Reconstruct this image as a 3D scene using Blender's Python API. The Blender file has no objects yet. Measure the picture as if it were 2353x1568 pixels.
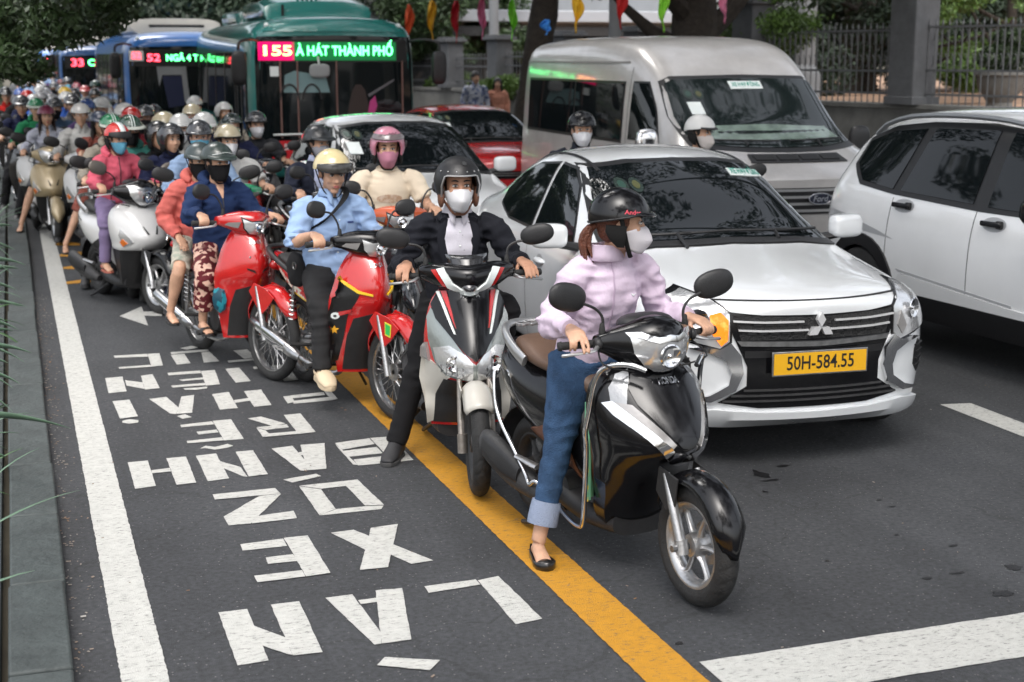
import bpy, bmesh, math, random
import numpy as np
from mathutils import Vector, Matrix, noise as mnoise
from mathutils.bvhtree import BVHTree
R = math.radians
random.seed(7); np.random.seed(7)
SC = bpy.context.scene
COL = SC.collection
# ---------------- camera, sky, sun, exposure ----------------
CAMH, PITCH, YAW, FPX = 2.05, 11.283, 19.17, 3268.0
cd = bpy.data.cameras.new('camera'); cam = bpy.data.objects.new('camera', cd); COL.objects.link(cam)
cam.location = (0, 0, CAMH); cam.rotation_euler = (R(90 - PITCH), 0, R(-YAW))
cd.lens = 50.0; cd.sensor_width = 36; cd.clip_start = .05; cd.clip_end = 2000
cd.dof.use_dof = True; cd.dof.focus_distance = 6.2; cd.dof.aperture_fstop = 3.6
SC.camera = cam
w = bpy.data.worlds.new('World'); SC.world = w; w.use_nodes = True
nt = w.node_tree; bg = nt.nodes['Background']
sky = nt.nodes.new('ShaderNodeTexSky'); sky.sky_type = 'NISHITA'; sky.sun_disc = False
sky.sun_elevation = R(58); sky.sun_rotation = R(200); sky.air_density = 1.0; sky.dust_density = 5.0; sky.ozone_density = 1.0
hs = nt.nodes.new('ShaderNodeHueSaturation'); hs.inputs['Saturation'].default_value = 0.32
nt.links.new(sky.outputs[0], hs.inputs['Color']); nt.links.new(hs.outputs[0], bg.inputs[0])
bg.inputs[1].default_value = 0.15
sd = bpy.data.lights.new('sun', 'SUN'); sd.energy = 0.9; sd.angle = R(25); sd.color = (1, .97, .93)
so = bpy.data.objects.new('sun', sd); COL.objects.link(so); so.rotation_euler = (R(32), 0, R(-20 + 180 + 40))
SC.view_settings.view_transform = 'Standard'; SC.view_settings.look = 'None'
SC.view_settings.exposure = 1.2; SC.view_settings.gamma = 1.0
try: SC.cycles.max_bounces = 6; SC.cycles.use_denoising = True
except Exception: pass

# ---------------- pixel -> place ----------------
_th, _yw = R(PITCH), R(YAW)
def ray(u, v):
    a = (u - 1176.5) / FPX; b = (784 - v) / FPX
    x, y, z = a, math.cos(_th) + b * math.sin(_th), -math.sin(_th) + b * math.cos(_th)
    return (math.cos(_yw) * x + math.sin(_yw) * y, -math.sin(_yw) * x + math.cos(_yw) * y, z)
def P(u, v, z=0.0):
    r = ray(u, v); t = (z - CAMH) / r[2]; return Vector((r[0] * t, r[1] * t, z))
def at(u, v, Y):
    r = ray(u, v); t = Y / r[1]; return Vector((r[0] * t, Y, CAMH + r[2] * t))

# ---------------- materials ----------------
MATS = {}
def mat(name, col=(.5, .5, .5), rough=.5, metal=0., coat=0., spec=.5, var=0., vs=8., bump=0., bs=40., emit=0., trans=0., col2=None, cov=None, tex='noise', detail=6, vstr=None):
    if name in MATS: return MATS[name]
    m = bpy.data.materials.new(name); m.use_nodes = True; n = m.node_tree; b = n.nodes['Principled BSDF']
    c = (*col, 1)
    b.inputs['Base Color'].default_value = c; b.inputs['Roughness'].default_value = rough; b.inputs['Metallic'].default_value = metal
    b.inputs['Coat Weight'].default_value = coat; b.inputs['Coat Roughness'].default_value = .04
    b.inputs['Specular IOR Level'].default_value = spec
    if trans: b.inputs['Transmission Weight'].default_value = trans
    if emit: b.inputs['Emission Color'].default_value = c; b.inputs['Emission Strength'].default_value = emit
    if var or bump or col2:
        tc = n.nodes.new('ShaderNodeTexCoord')
    if var or col2:
        if tex == 'voronoi':
            t = n.nodes.new('ShaderNodeTexVoronoi'); t.inputs['Scale'].default_value = vs; o = t.outputs['Color']
            sp = n.nodes.new('ShaderNodeSeparateColor'); n.links.new(o, sp.inputs[0]); o = sp.outputs[0]
        elif tex == 'wave':
            t = n.nodes.new('ShaderNodeTexWave'); t.inputs['Scale'].default_value = vs; t.inputs['Distortion'].default_value = 1.; o = t.outputs[1]
        else:
            t = n.nodes.new('ShaderNodeTexNoise'); t.inputs['Scale'].default_value = vs; t.inputs['Detail'].default_value = detail; t.inputs['Roughness'].default_value = .65; o = t.outputs[0]
        n.links.new(tc.outputs['Object'], t.inputs['Vector'])
        rp = n.nodes.new('ShaderNodeValToRGB'); n.links.new(o, rp.inputs[0])
        if col2:
            lo, hi = cov or (.45, .55)
            rp.color_ramp.elements[0].position = lo; rp.color_ramp.elements[1].position = hi
            rp.color_ramp.elements[0].color = c; rp.color_ramp.elements[1].color = (*col2, 1)
        else:
            rp.color_ramp.elements[0].position = .3; rp.color_ramp.elements[1].position = .7
            rp.color_ramp.elements[0].color = tuple(x * (1 - var) for x in col) + (1,)
            rp.color_ramp.elements[1].color = tuple(min(1, x * (1 + var)) for x in col) + (1,)
        n.links.new(rp.outputs[0], b.inputs['Base Color'])
        if emit: n.links.new(rp.outputs[0], b.inputs['Emission Color'])
    if bump:
        t2 = n.nodes.new('ShaderNodeTexNoise'); t2.inputs['Scale'].default_value = bs; t2.inputs['Detail'].default_value = 5
        n.links.new(tc.outputs['Object'], t2.inputs['Vector'])
        bp = n.nodes.new('ShaderNodeBump'); bp.inputs['Strength'].default_value = bump; bp.inputs['Distance'].default_value = .02
        n.links.new(t2.outputs[0], bp.inputs['Height']); n.links.new(bp.outputs[0], b.inputs['Normal'])
    MATS[name] = m; return m
def asphalt():
    m = mat('asphalt', (.052, .055, .060), .85, var=.42, vs=42, bump=.55, bs=260, detail=8)
    n = m.node_tree; b = n.nodes['Principled BSDF']
    old = [l for l in n.links if l.to_socket == b.inputs['Base Color']][0].from_socket
    tc = [x for x in n.nodes if x.type == 'TEX_COORD'][0]
    t = n.nodes.new('ShaderNodeTexNoise'); t.inputs['Scale'].default_value = .9; t.inputs['Detail'].default_value = 7; t.inputs['Roughness'].default_value = .6
    n.links.new(tc.outputs['Object'], t.inputs['Vector'])
    r = n.nodes.new('ShaderNodeValToRGB'); r.color_ramp.elements[0].position = .3; r.color_ramp.elements[1].position = .7
    r.color_ramp.elements[0].color = (.72, .72, .72, 1); r.color_ramp.elements[1].color = (1.2, 1.2, 1.2, 1); n.links.new(t.outputs[0], r.inputs[0])
    mx = n.nodes.new('ShaderNodeMix'); mx.data_type = 'RGBA'; mx.blend_type = 'MULTIPLY'; mx.inputs[0].default_value = 1
    n.links.new(old, mx.inputs[6]); n.links.new(r.outputs[0], mx.inputs[7])
    mp = n.nodes.new('ShaderNodeMapping'); mp.inputs['Scale'].default_value = (2.2, .22, 1); n.links.new(tc.outputs['Object'], mp.inputs[0])
    t3 = n.nodes.new('ShaderNodeTexNoise'); t3.inputs['Scale'].default_value = 1.; t3.inputs['Detail'].default_value = 6; n.links.new(mp.outputs[0], t3.inputs['Vector'])
    r3 = n.nodes.new('ShaderNodeValToRGB'); r3.color_ramp.elements[0].position = .35; r3.color_ramp.elements[1].position = .65; r3.color_ramp.elements[0].color = (.78, .78, .78, 1); r3.color_ramp.elements[1].color = (1.12, 1.11, 1.1, 1); n.links.new(t3.outputs[0], r3.inputs[0])
    mx3 = n.nodes.new('ShaderNodeMix'); mx3.data_type = 'RGBA'; mx3.blend_type = 'MULTIPLY'; mx3.inputs[0].default_value = 1
    n.links.new(mx.outputs[2], mx3.inputs[6]); n.links.new(r3.outputs[0], mx3.inputs[7])
    vc = n.nodes.new('ShaderNodeTexVoronoi'); vc.feature = 'DISTANCE_TO_EDGE'; vc.inputs['Scale'].default_value = .55
    nz = n.nodes.new('ShaderNodeTexNoise'); nz.inputs['Scale'].default_value = 5; nz.inputs['Detail'].default_value = 8; n.links.new(tc.outputs['Object'], nz.inputs['Vector'])
    va = n.nodes.new('ShaderNodeVectorMath'); va.operation = 'MULTIPLY_ADD'; va.inputs[1].default_value = (.35, .35, .0); n.links.new(nz.outputs[1], va.inputs[0]); n.links.new(tc.outputs['Object'], va.inputs[2]); n.links.new(va.outputs[0], vc.inputs['Vector'])
    cl_ = n.nodes.new('ShaderNodeMath'); cl_.operation = 'LESS_THAN'; cl_.inputs[1].default_value = .0035; n.links.new(vc.outputs['Distance'], cl_.inputs[0])
    ck = n.nodes.new('ShaderNodeMath'); ck.operation = 'MULTIPLY'; n.links.new(cl_.outputs[0], ck.inputs[0]); ck.inputs[1].default_value = .28
    mx4 = n.nodes.new('ShaderNodeMix'); mx4.data_type = 'RGBA'; n.links.new(ck.outputs[0], mx4.inputs[0]); n.links.new(mx3.outputs[2], mx4.inputs[6]); mx4.inputs[7].default_value = (.012, .012, .012, 1); mx = mx4
    # pale grit specks
    v = n.nodes.new('ShaderNodeTexVoronoi'); v.inputs['Scale'].default_value = 34; v.inputs['Randomness'].default_value = 1; n.links.new(tc.outputs['Object'], v.inputs['Vector'])
    lt = n.nodes.new('ShaderNodeMath'); lt.operation = 'LESS_THAN'; lt.inputs[1].default_value = .115; n.links.new(v.outputs['Distance'], lt.inputs[0])
    mx2 = n.nodes.new('ShaderNodeMix'); mx2.data_type = 'RGBA'; n.links.new(lt.outputs[0], mx2.inputs[0]); n.links.new(mx.outputs[2], mx2.inputs[6]); mx2.inputs[7].default_value = (.17, .168, .165, 1)
    n.links.new(mx2.outputs[2], b.inputs['Base Color'])
    return m
def roadpaint(name, col):
    m = mat(name, col, .7, var=.10, vs=22, bump=.35, bs=200)
    n = m.node_tree; b = n.nodes['Principled BSDF']
    old = [l for l in n.links if l.to_socket == b.inputs['Base Color']][0].from_socket
    tc = [x for x in n.nodes if x.type == 'TEX_COORD'][0]
    t = n.nodes.new('ShaderNodeTexNoise'); t.inputs['Scale'].default_value = 26; t.inputs['Detail'].default_value = 12; t.inputs['Roughness'].default_value = .8
    mp = n.nodes.new('ShaderNodeMapping'); mp.inputs['Scale'].default_value = (1, 2.6, 1); n.links.new(tc.outputs['Object'], mp.inputs[0]); n.links.new(mp.outputs[0], t.inputs['Vector'])
    r = n.nodes.new('ShaderNodeValToRGB'); r.color_ramp.elements[0].position = .35; r.color_ramp.elements[1].position = .47; n.links.new(t.outputs[0], r.inputs[0])
    mx = n.nodes.new('ShaderNodeMix'); mx.data_type = 'RGBA'; n.links.new(r.outputs[0], mx.inputs[0]); mx.inputs[6].default_value = (.07, .07, .07, 1); n.links.new(old, mx.inputs[7])
    n.links.new(mx.outputs[2], b.inputs['Base Color']); return m
BLACKP = mat('gloss_black', (.005, .005, .006), .14, spec=.45, var=.3, vs=30)
PLAST = mat('black_plastic', (.018, .018, .019), .45, var=.2, vs=20, bump=.15, bs=200)
PLAST2 = mat('worn_grey_plastic', (.035, .035, .036), .55, var=.3, vs=15, bump=.2, bs=150)
RUBBER = mat('tyre_rubber', (.02, .02, .02), .75, var=.35, vs=14, bump=.3, bs=120)
CHROME = mat('chrome', (.75, .75, .76), .1, 1.)
ALU = mat('cast_aluminium', (.5, .5, .5), .34, .9, var=.18, vs=14, bump=.1, bs=90)
STEEL = mat('brushed_steel', (.45, .45, .45), .28, 1., var=.25, vs=25)
SATIN = mat('satin_silver', (.8, .8, .8), .35, .55)
GLASS = mat('dark_glass', (.005, .007, .008), .03, spec=.42)
LENS = mat('headlamp_reflector', (.72, .73, .74), .16, .7, coat=.6, bump=.10, bs=30, var=.12, vs=9)
AMBER = mat('amber_lens', (.75, .18, .02), .15, .2, coat=1, bump=.6, bs=40)
REDLAMP = mat('red_lens', (.5, .01, .01), .15, coat=1)
WHITEPL = mat('white_plastic', (.7, .7, .68), .4, var=.06, vs=6)
REDP = mat('red_bike_paint', (.50, .012, .012), .16, coat=1, var=.12, vs=5)
SKIN = mat('skin', (.56, .33, .22), .5, var=.2, vs=14, bump=.06, bs=90, spec=.4)
SKIN2 = mat('tan_skin', (.44, .235, .15), .52, var=.14, vs=12, bump=.06, bs=90, spec=.4)
HAIR = mat('black_hair', (.012, .009, .008), .4, bump=.5, bs=120)
BROWNH = mat('auburn_hair', (.12, .035, .015), .42, var=.4, vs=40, bump=.6, bs=120)
EYEW = mat('eye_white', (.7, .68, .65), .25); EYEB = mat('eye_iris', (.015, .009, .006), .1, coat=1)
LIP = mat('lips', (.42, .12, .1), .45)
def cloth(col, name=None, **k):
    nm = name or ('cloth_%02x%02x%02x' % tuple(int(min(1, c) * 255) for c in col))
    a = dict(rough=.85, var=.07, vs=5, bump=.10, bs=190, spec=.25); a.update(k)
    return mat(nm, col, **a)
def gloss(col, nm=None, rough=.18):
    nm = nm or ('paint_%02x%02x%02x' % tuple(int(min(1, c) * 255) for c in col))
    return mat(nm, col, rough, coat=1, var=.06, vs=4)

# ---------------- geometry helpers ----------------
def J(*gs):
    V = []; F = []; o = 0
    for g in gs:
        if g is None: continue
        v, f = g
        v = np.asarray(v, float).reshape(-1, 3)
        V.append(v); F += [tuple(i + o for i in q) for q in f]; o += len(v)
    return np.vstack(V), F
def xf(g, M):
    v = np.asarray(g[0], float); M = np.array(M)
    return v @ M[:3, :3].T + M[:3, 3], g[1]
def T(x, y, z): return Matrix.Translation((x, y, z))
def RZ(d): return Matrix.Rotation(R(d), 4, 'Z')
def RX(d): return Matrix.Rotation(R(d), 4, 'X')
def RY(d): return Matrix.Rotation(R(d), 4, 'Y')
def mir(g):
    v = np.array(g[0], float).copy(); v[:, 1] *= -1
    return v, [tuple(reversed(q)) for q in g[1]]
def both(g): return J(g, mir(g))
def loft(rings, closed=True, cap=True):
    n = len(rings[0]); V = np.vstack([np.asarray(r, float) for r in rings]); F = []
    m = n if closed else n - 1
    for i in range(len(rings) - 1):
        for j in range(m):
            k = (j + 1) % n
            F.append((i * n + j, i * n + k, (i + 1) * n + k, (i + 1) * n + j))
    if cap and closed:
        F.append(tuple(reversed(range(n)))); F.append(tuple(range((len(rings) - 1) * n, len(rings) * n)))
    return V, F
def cr(pts, per=5, closed=False):
    p = [np.asarray(q, float) for q in pts]; n = len(p); out = []
    rng = range(n) if closed else range(n - 1)
    for i in rng:
        if closed: a, b, c, d = p[i - 1], p[i], p[(i + 1) % n], p[(i + 2) % n]
        else: a, b, c, d = p[max(i - 1, 0)], p[i], p[i + 1], p[min(i + 2, n - 1)]
        for k in range(per):
            t = k / per
            out.append(.5 * ((2 * b) + (-a + c) * t + (2 * a - 5 * b + 4 * c - d) * t * t + (-a + 3 * b - 3 * c + d) * t ** 3))
    if not closed: out.append(p[-1])
    return out
def tube(path, r, n=10, side=None, cap=True, per=0, round_ends=False):
    """r: scalar, list, or list of (lateral, other). side: direction of the lateral axis"""
    p = [np.asarray(q, float) for q in path]
    if np.isscalar(r): r = [r] * len(p)
    rr = [np.array(q if not np.isscalar(q) else (q, q), float) for q in r]
    if per:
        c = cr([np.concatenate([a, b]) for a, b in zip(p, rr)], per); p = [q[:3] for q in c]; rr = [np.maximum(q[3:], 1e-4) for q in c]
    if round_ends:
        d0 = p[0] - p[1]; d0 /= np.linalg.norm(d0) + 1e-9; d1 = p[-1] - p[-2]; d1 /= np.linalg.norm(d1) + 1e-9
        a, b = rr[0], rr[-1]
        pre = [(p[0] + d0 * a.min() * s, a * c) for s, c in ((.95, .3), (.75, .66), (.4, .92))]
        post = [(p[-1] + d1 * b.min() * s, b * c) for s, c in ((.4, .92), (.75, .66), (.95, .3))]
        p = [q[0] for q in pre] + p + [q[0] for q in post]; rr = [q[1] for q in pre] + rr + [q[1] for q in post]
    rings = []; N = None
    for i in range(len(p)):
        t = p[min(i + 1, len(p) - 1)] - p[max(i - 1, 0)]; t = t / (np.linalg.norm(t) + 1e-9)
        if side is not None:
            N0 = np.asarray(side, float)
        else:
            N0 = N if N is not None else (np.array([0, 1., 0]) if abs(t[1]) < .9 else np.array([1., 0, 0]))
        N = N0 - t * np.dot(N0, t); N /= np.linalg.norm(N) + 1e-9
        B = np.cross(t, N)
        rings.append([p[i] + N * math.cos(2 * math.pi * k / n) * rr[i][0] + B * math.sin(2 * math.pi * k / n) * rr[i][1] for k in range(n)])
    return loft(rings, True, cap)
def ell(c, r, rot=None, nu=16, nv=10, e=1.0):
    V = []; F = []
    sp = lambda x: math.copysign(abs(x) ** e, x)
    for i in range(nv + 1):
        th = math.pi * i / nv
        for j in range(nu):
            ph = 2 * math.pi * j / nu
            V.append((sp(math.sin(th)) * sp(math.cos(ph)) * r[0], sp(math.sin(th)) * sp(math.sin(ph)) * r[1], sp(math.cos(th)) * r[2]))
    for i in range(nv):
        for j in range(nu):
            k = (j + 1) % nu
            F.append((i * nu + j, (i + 1) * nu + j, (i + 1) * nu + k, i * nu + k))
    V = np.array(V)
    if rot is not None: V = V @ np.array(rot)[:3, :3].T
    return V + np.array(c), F
def box(c, s, rot=None):
    V = np.array([(x, y, z) for x in (-.5, .5) for y in (-.5, .5) for z in (-.5, .5)]) * np.array(s)
    if rot is not None: V = V @ np.array(rot)[:3, :3].T
    return V + np.array(c), [(0, 1, 3, 2), (4, 6, 7, 5), (0, 4, 5, 1), (2, 3, 7, 6), (0, 2, 6, 4), (1, 5, 7, 3)]
def prism(poly, mapf, t0, t1):
    """poly in 2D, mapf(u,v,t)->xyz"""
    n = len(poly); V = [mapf(u, v, t0) for u, v in poly] + [mapf(u, v, t1) for u, v in poly]
    F = [tuple(reversed(range(n))), tuple(range(n, 2 * n))] + [(i, (i + 1) % n, n + (i + 1) % n, n + i) for i in range(n)]
    return np.array(V, float), F
def lathe(prof, n=32, axis='Y', cap=False):
    """prof: list of (r, h); around Y through origin"""
    rings = []
    for r, h in prof:
        if axis == 'Y': rings.append([(r * math.cos(2 * math.pi * k / n), h, r * math.sin(2 * math.pi * k / n)) for k in range(n)])
        elif axis == 'Z': rings.append([(r * math.cos(2 * math.pi * k / n), r * math.sin(2 * math.pi * k / n), h) for k in range(n)])
        else: rings.append([(h, r * math.cos(2 * math.pi * k / n), r * math.sin(2 * math.pi * k / n)) for k in range(n)])
    return loft(rings, True, cap)
def sring(c, ay, az, n=20, e=.8, ax='x'):
    """super-ellipse ring"""
    o = []
    for k in range(n):
        a = 2 * math.pi * k / n; ca, sa = math.cos(a), math.sin(a)
        y = math.copysign(abs(ca) ** e, ca) * ay; z = math.copysign(abs(sa) ** e, sa) * az
        if ax == 'x': o.append((c[0], c[1] + y, c[2] + z))
        elif ax == 'y': o.append((c[0] + y, c[1], c[2] + z))
        else: o.append((c[0] + y, c[1] + z, c[2]))
    return o
def body_loft(rows, e=.75, n=24, per=4):
    """rows: (x, halfwidth, zbottom, ztop) -> closed loft along x"""
    c = cr(rows, per)
    c = [c[0]] + c + [c[-1]]
    out = []
    for i, q in enumerate(c):
        s = .55 if i in (0, len(c) - 1) else 1
        out.append(sring((q[0], 0, (q[2] + q[3]) / 2), max(q[1], .002) * s, max((q[3] - q[2]) / 2, .002) * s, n, e))
    return loft(out)
def to_mesh(g, name='m', angle=38):
    me = bpy.data.meshes.new(name)
    me.from_pydata([tuple(v) for v in np.asarray(g[0], float)], [], [tuple(int(i) for i in f) for f in g[1]])
    me.update(); bm = bmesh.new(); bm.from_mesh(me)
    bmesh.ops.recalc_face_normals(bm, faces=bm.faces); bm.to_mesh(me); bm.free()
    me.shade_smooth()
    if angle and angle < 180: me.set_sharp_from_angle(angle=R(angle))
    return me
def obj(name, g, m, parent=None, angle=38, bevel=0, solid=0, sub=0, label=None):
    me = g if isinstance(g, bpy.types.Mesh) else to_mesh(g, name, angle)
    if me.users == 0 or not me.materials:
        if not me.materials: me.materials.append(m)
    o = bpy.data.objects.new(name, me); COL.objects.link(o)
    if parent is not None: o.parent = parent
    if solid: q = o.modifiers.new('s', 'SOLIDIFY'); q.thickness = solid; q.offset = 0
    if bevel: q = o.modifiers.new('b', 'BEVEL'); q.width = bevel; q.segments = 3; q.limit_method = 'ANGLE'; q.angle_limit = R(35)
    if sub: q = o.modifiers.new('u', 'SUBSURF'); q.levels = sub; q.render_levels = sub
    if label: o['label'] = label
    return o
def thing(name, label, cat, loc=(0, 0, 0), rz=0, group=None):
    o = bpy.data.objects.new(name, None); COL.objects.link(o); o.empty_display_size = .2
    o.location = loc; o.rotation_euler = (0, 0, rz); tag(o, label, cat, group); return o
def tag(o, label, cat, group=None, kind=None):
    o['label'] = label; o['category'] = cat
    if group: o['group'] = group
    if kind: o['kind'] = kind
    return o
def struct(name, g, m, **k):
    o = obj(name, g, m, **k); o['kind'] = 'structure'; return o
def ev(g, *mods):
    """apply modifiers [(type, {..})] and return (V,F)"""
    me = to_mesh(g, 'tmp', 0); o = bpy.data.objects.new('tmp', me); COL.objects.link(o)
    for t, kw in mods:
        q = o.modifiers.new('q', t)
        for k, v in kw.items(): setattr(q, k, v)
    dg = bpy.context.evaluated_depsgraph_get(); e = bpy.data.meshes.new_from_object(o.evaluated_get(dg))
    n = len(e.vertices); co = np.empty(n * 3); e.vertices.foreach_get('co', co)
    F = [tuple(p.vertices) for p in e.polygons]
    bpy.data.objects.remove(o); bpy.data.meshes.remove(me); bpy.data.meshes.remove(e)
    return co.reshape(-1, 3), F
def remesh(g, voxel, smooth=3):
    return ev(g, ('REMESH', dict(mode='VOXEL', voxel_size=voxel)), ('SMOOTH', dict(factor=.5, iterations=smooth)))
def subd(g, lv=2): return ev(g, ('SUBSURF', dict(levels=lv, render_levels=lv)))
def bvh(g): return BVHTree.FromPolygons([tuple(v) for v in g[0]], [tuple(f) for f in g[1]])
AX = {'F': (lambda u, v: (5, u, v), (-1, 0, 0)), 'B': (lambda u, v: (-9, u, v), (1, 0, 0)), 'R': (lambda u, v: (u, -5, v), (0, 1, 0)), 'L': (lambda u, v: (u, 5, v), (0, -1, 0)), 'T': (lambda u, v: (u, v, 5), (0, 0, -1))}
def shoot(bv, ax, u, v, off):
    f, d = AX[ax] if isinstance(ax, str) else ax
    o = Vector(f(u, v)); d = Vector(d); h = bv.ray_cast(o, d)
    if h[0] is None:
        pr = getattr(bv, 'x', None)
        best = None
        for k in (.02, .05, .09, .14):
            for du, dv in ((k, 0), (-k, 0), (0, k), (0, -k)):
                q = bv.ray_cast(Vector(f(u + du, v + dv)), d)
                if q[0] is not None: best = q; break
            if best: break
        if best is None: return o + d * 5, -d
        hit, n = best[0], best[1]; t = (hit - o).dot(d); p = o + d * t
    else: p, n = h[0], h[1]
    if n.dot(d) > 0: n = -n
    if n.dot(d) > -.15: n = (n - d * .3).normalized()
    return p + n * off, n
def decal(poly, ax, bv, off=.004, cell=.05, smooth=0, skirt=True, deep=.006):
    if smooth: poly = [(q[0], q[1]) for q in cr([(a, b) for a, b in poly], smooth, True)]
    bm = bmesh.new(); vs = [bm.verts.new((a, b, 0)) for a, b in poly]; bm.faces.new(vs)
    us = [p[0] for p in poly]; vv = [p[1] for p in poly]
    for lo, hi, k in ((min(us), max(us), 0), (min(vv), max(vv), 1)):
        n = int((hi - lo) / cell)
        for i in range(1, n + 1):
            c = lo + (hi - lo) * i / (n + 1); co = (c, 0, 0) if k == 0 else (0, c, 0); no = (1, 0, 0) if k == 0 else (0, 1, 0)
            bmesh.ops.bisect_plane(bm, geom=bm.verts[:] + bm.edges[:] + bm.faces[:], plane_co=co, plane_no=no)
    nrm = {}
    for v in bm.verts:
        p, n = shoot(bv, ax, v.co.x, v.co.y, off); nrm[v] = n; v.co = p
    bm.verts.index_update()
    V = [tuple(v.co) for v in bm.verts]; F = [tuple(v.index for v in f.verts) for f in bm.faces]
    if skirt:
        idx = {}
        for v in list(bm.verts):
            if v.is_boundary:
                idx[v] = len(V); q = v.co - nrm[v] * (off + deep); V.append(tuple(q))
        for e in bm.edges:
            if e.is_boundary: a, b = e.verts; F.append((a.index, b.index, idx[b], idx[a]))
    bm.free(); return np.array(V), F
_tc = {}
def text(s, size=1., bold=0., align='CENTER'):
    k = (s, bold, align)
    if k not in _tc:
        c = bpy.data.curves.new('t', 'FONT'); c.body = s; c.align_x = align; c.align_y = 'CENTER'; c.offset = bold; c.resolution_u = 3
        o = bpy.data.objects.new('t', c); COL.objects.link(o); dg = bpy.context.evaluated_depsgraph_get()
        me = bpy.data.meshes.new_from_object(o.evaluated_get(dg)); n = len(me.vertices); co = np.empty(n * 3); me.vertices.foreach_get('co', co)
        _tc[k] = (co.reshape(-1, 3).copy(), [tuple(p.vertices) for p in me.polygons])
        bpy.data.objects.remove(o); bpy.data.curves.remove(c); bpy.data.meshes.remove(me)
    v, f = _tc[k]; return v * size, f
def text_decal(s, size, u0, v0, ax, bv, off=.006, sx=1., flip=1, rot=0, bold=0., th=.0, fit=0):
    v, f = text(s, size, bold); V = []
    if fit: sx = fit / (v[:, 0].max() - v[:, 0].min())
    c, sn = math.cos(R(rot)), math.sin(R(rot))
    for q in v:
        a, b = q[0] * sx, q[1]; a, b = a * c - b * sn, a * sn + b * c
        p, n = shoot(bv, ax, u0 + a * flip, v0 + b, off); V.append(tuple(p))
    return np.array(V), f
def disp(g, amp, sc, amp2=0, sc2=30, seed=0, mask=None):
    """cloth folds: push vertices along their normals"""
    V, F = g; me = bpy.data.meshes.new('d'); me.from_pydata([tuple(v) for v in V], [], F); me.update()
    n = len(V); nn = np.empty(n * 3); me.vertices.foreach_get('normal', nn); nn = nn.reshape(-1, 3); bpy.data.meshes.remove(me)
    out = np.array(V).copy()
    for i in range(n):
        p = V[i]; q = Vector((p[0] * sc[0] + seed, p[1] * sc[1], p[2] * sc[2]))
        a = 1 - abs(mnoise.noise(q)) * 2.4
        d = amp * (a - .45) + (amp2 * mnoise.noise(Vector((p[0] * sc2, p[1] * sc2, p[2] * sc2 + seed))) if amp2 else 0)
        if mask is not None: d *= mask(p)
        out[i] += nn[i] * d
    return out, F
def kids(o): return [c for c in bpy.data.objects if c.parent == o]
def copy_tree(o, over=None, parent=None, cache=None):
    if cache is None:
        cache = {}
        for c in bpy.data.objects:
            if c.parent: cache.setdefault(c.parent.name, []).append(c)
    c = o.copy(); COL.objects.link(c); c.parent = parent
    if 'label' in c and parent is not None: del c['label']
    if over and c.type == 'MESH':
        b = c.name.split('.')[0]
        if b in over and c.material_slots:
            c.material_slots[0].link = 'OBJECT'; c.material_slots[0].material = over[b]
    for ch in cache.get(o.name, []):
        if over and over.get(ch.name.split('.')[0], 1) is None: continue
        copy_tree(ch, over, c, cache)
    return c
# ================= SETTING =================
ASP = asphalt(); WPAINT = roadpaint('white_road_paint', (.50, .50, .47)); YPAINT = roadpaint('yellow_road_paint', (.50, .235, .012))
def flat(pts, z): return np.array([(p[0], p[1], z) for p in pts], float), [tuple(range(len(pts)))]
struct('ground', flat([(-300, -60), (300, -60), (300, 500), (-300, 500)], -.02), mat('dirt_ground', (.08, .07, .05), .95, var=.3, vs=2))
struct('road', flat([(0.02, -8), (40, -8), (12, 20), (9.6, 36), (8, 120), (0.02, 120)], 0), ASP)
def rect(x0, x1, y0, y1): return [(x0, y0), (x1, y0), (x1, y1), (x0, y1)]
def jag(x0, x1, y0, y1, n=0, a=.0022):
    ys = np.linspace(y0, y1, max(2, int((y1 - y0) / .022)))
    return [(x0 + random.uniform(-a, a), y) for y in ys] + [(x1 + random.uniform(-a, a), y) for y in ys[::-1]]
struct('white_lane_line', flat(jag(.225, .378, -3, 60), .004), WPAINT)
struct('yellow_lane_line', flat(jag(1.88, 2.08, -3, 30), .004), YPAINT)
xs = np.linspace(2.12, 14, 240)
struct('stop_line', flat([(x, 3.80 + random.uniform(-.0025, .0025)) for x in xs] + [(x, 4.13 + random.uniform(-.0025, .0025)) for x in xs[::-1]], .004), WPAINT)
struct('lane_dash', flat([P(2160, 931), P(2230, 928), P(2500, 1030), P(2480, 1055)], .004), WPAINT)
def C1(x, y): p = P((x / 1.731) / 1.088, (800 + y / 1.731) / 1.088); return (p.x, p.y)
def C6(x, y): p = P((40 + x / 2.75) / 1.088, (230 + y / 2.75) / 1.088); return (p.x, p.y)
LET = {
 'L': [[(1685, 675), (1862, 645), (2045, 810)], ],
}
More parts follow.
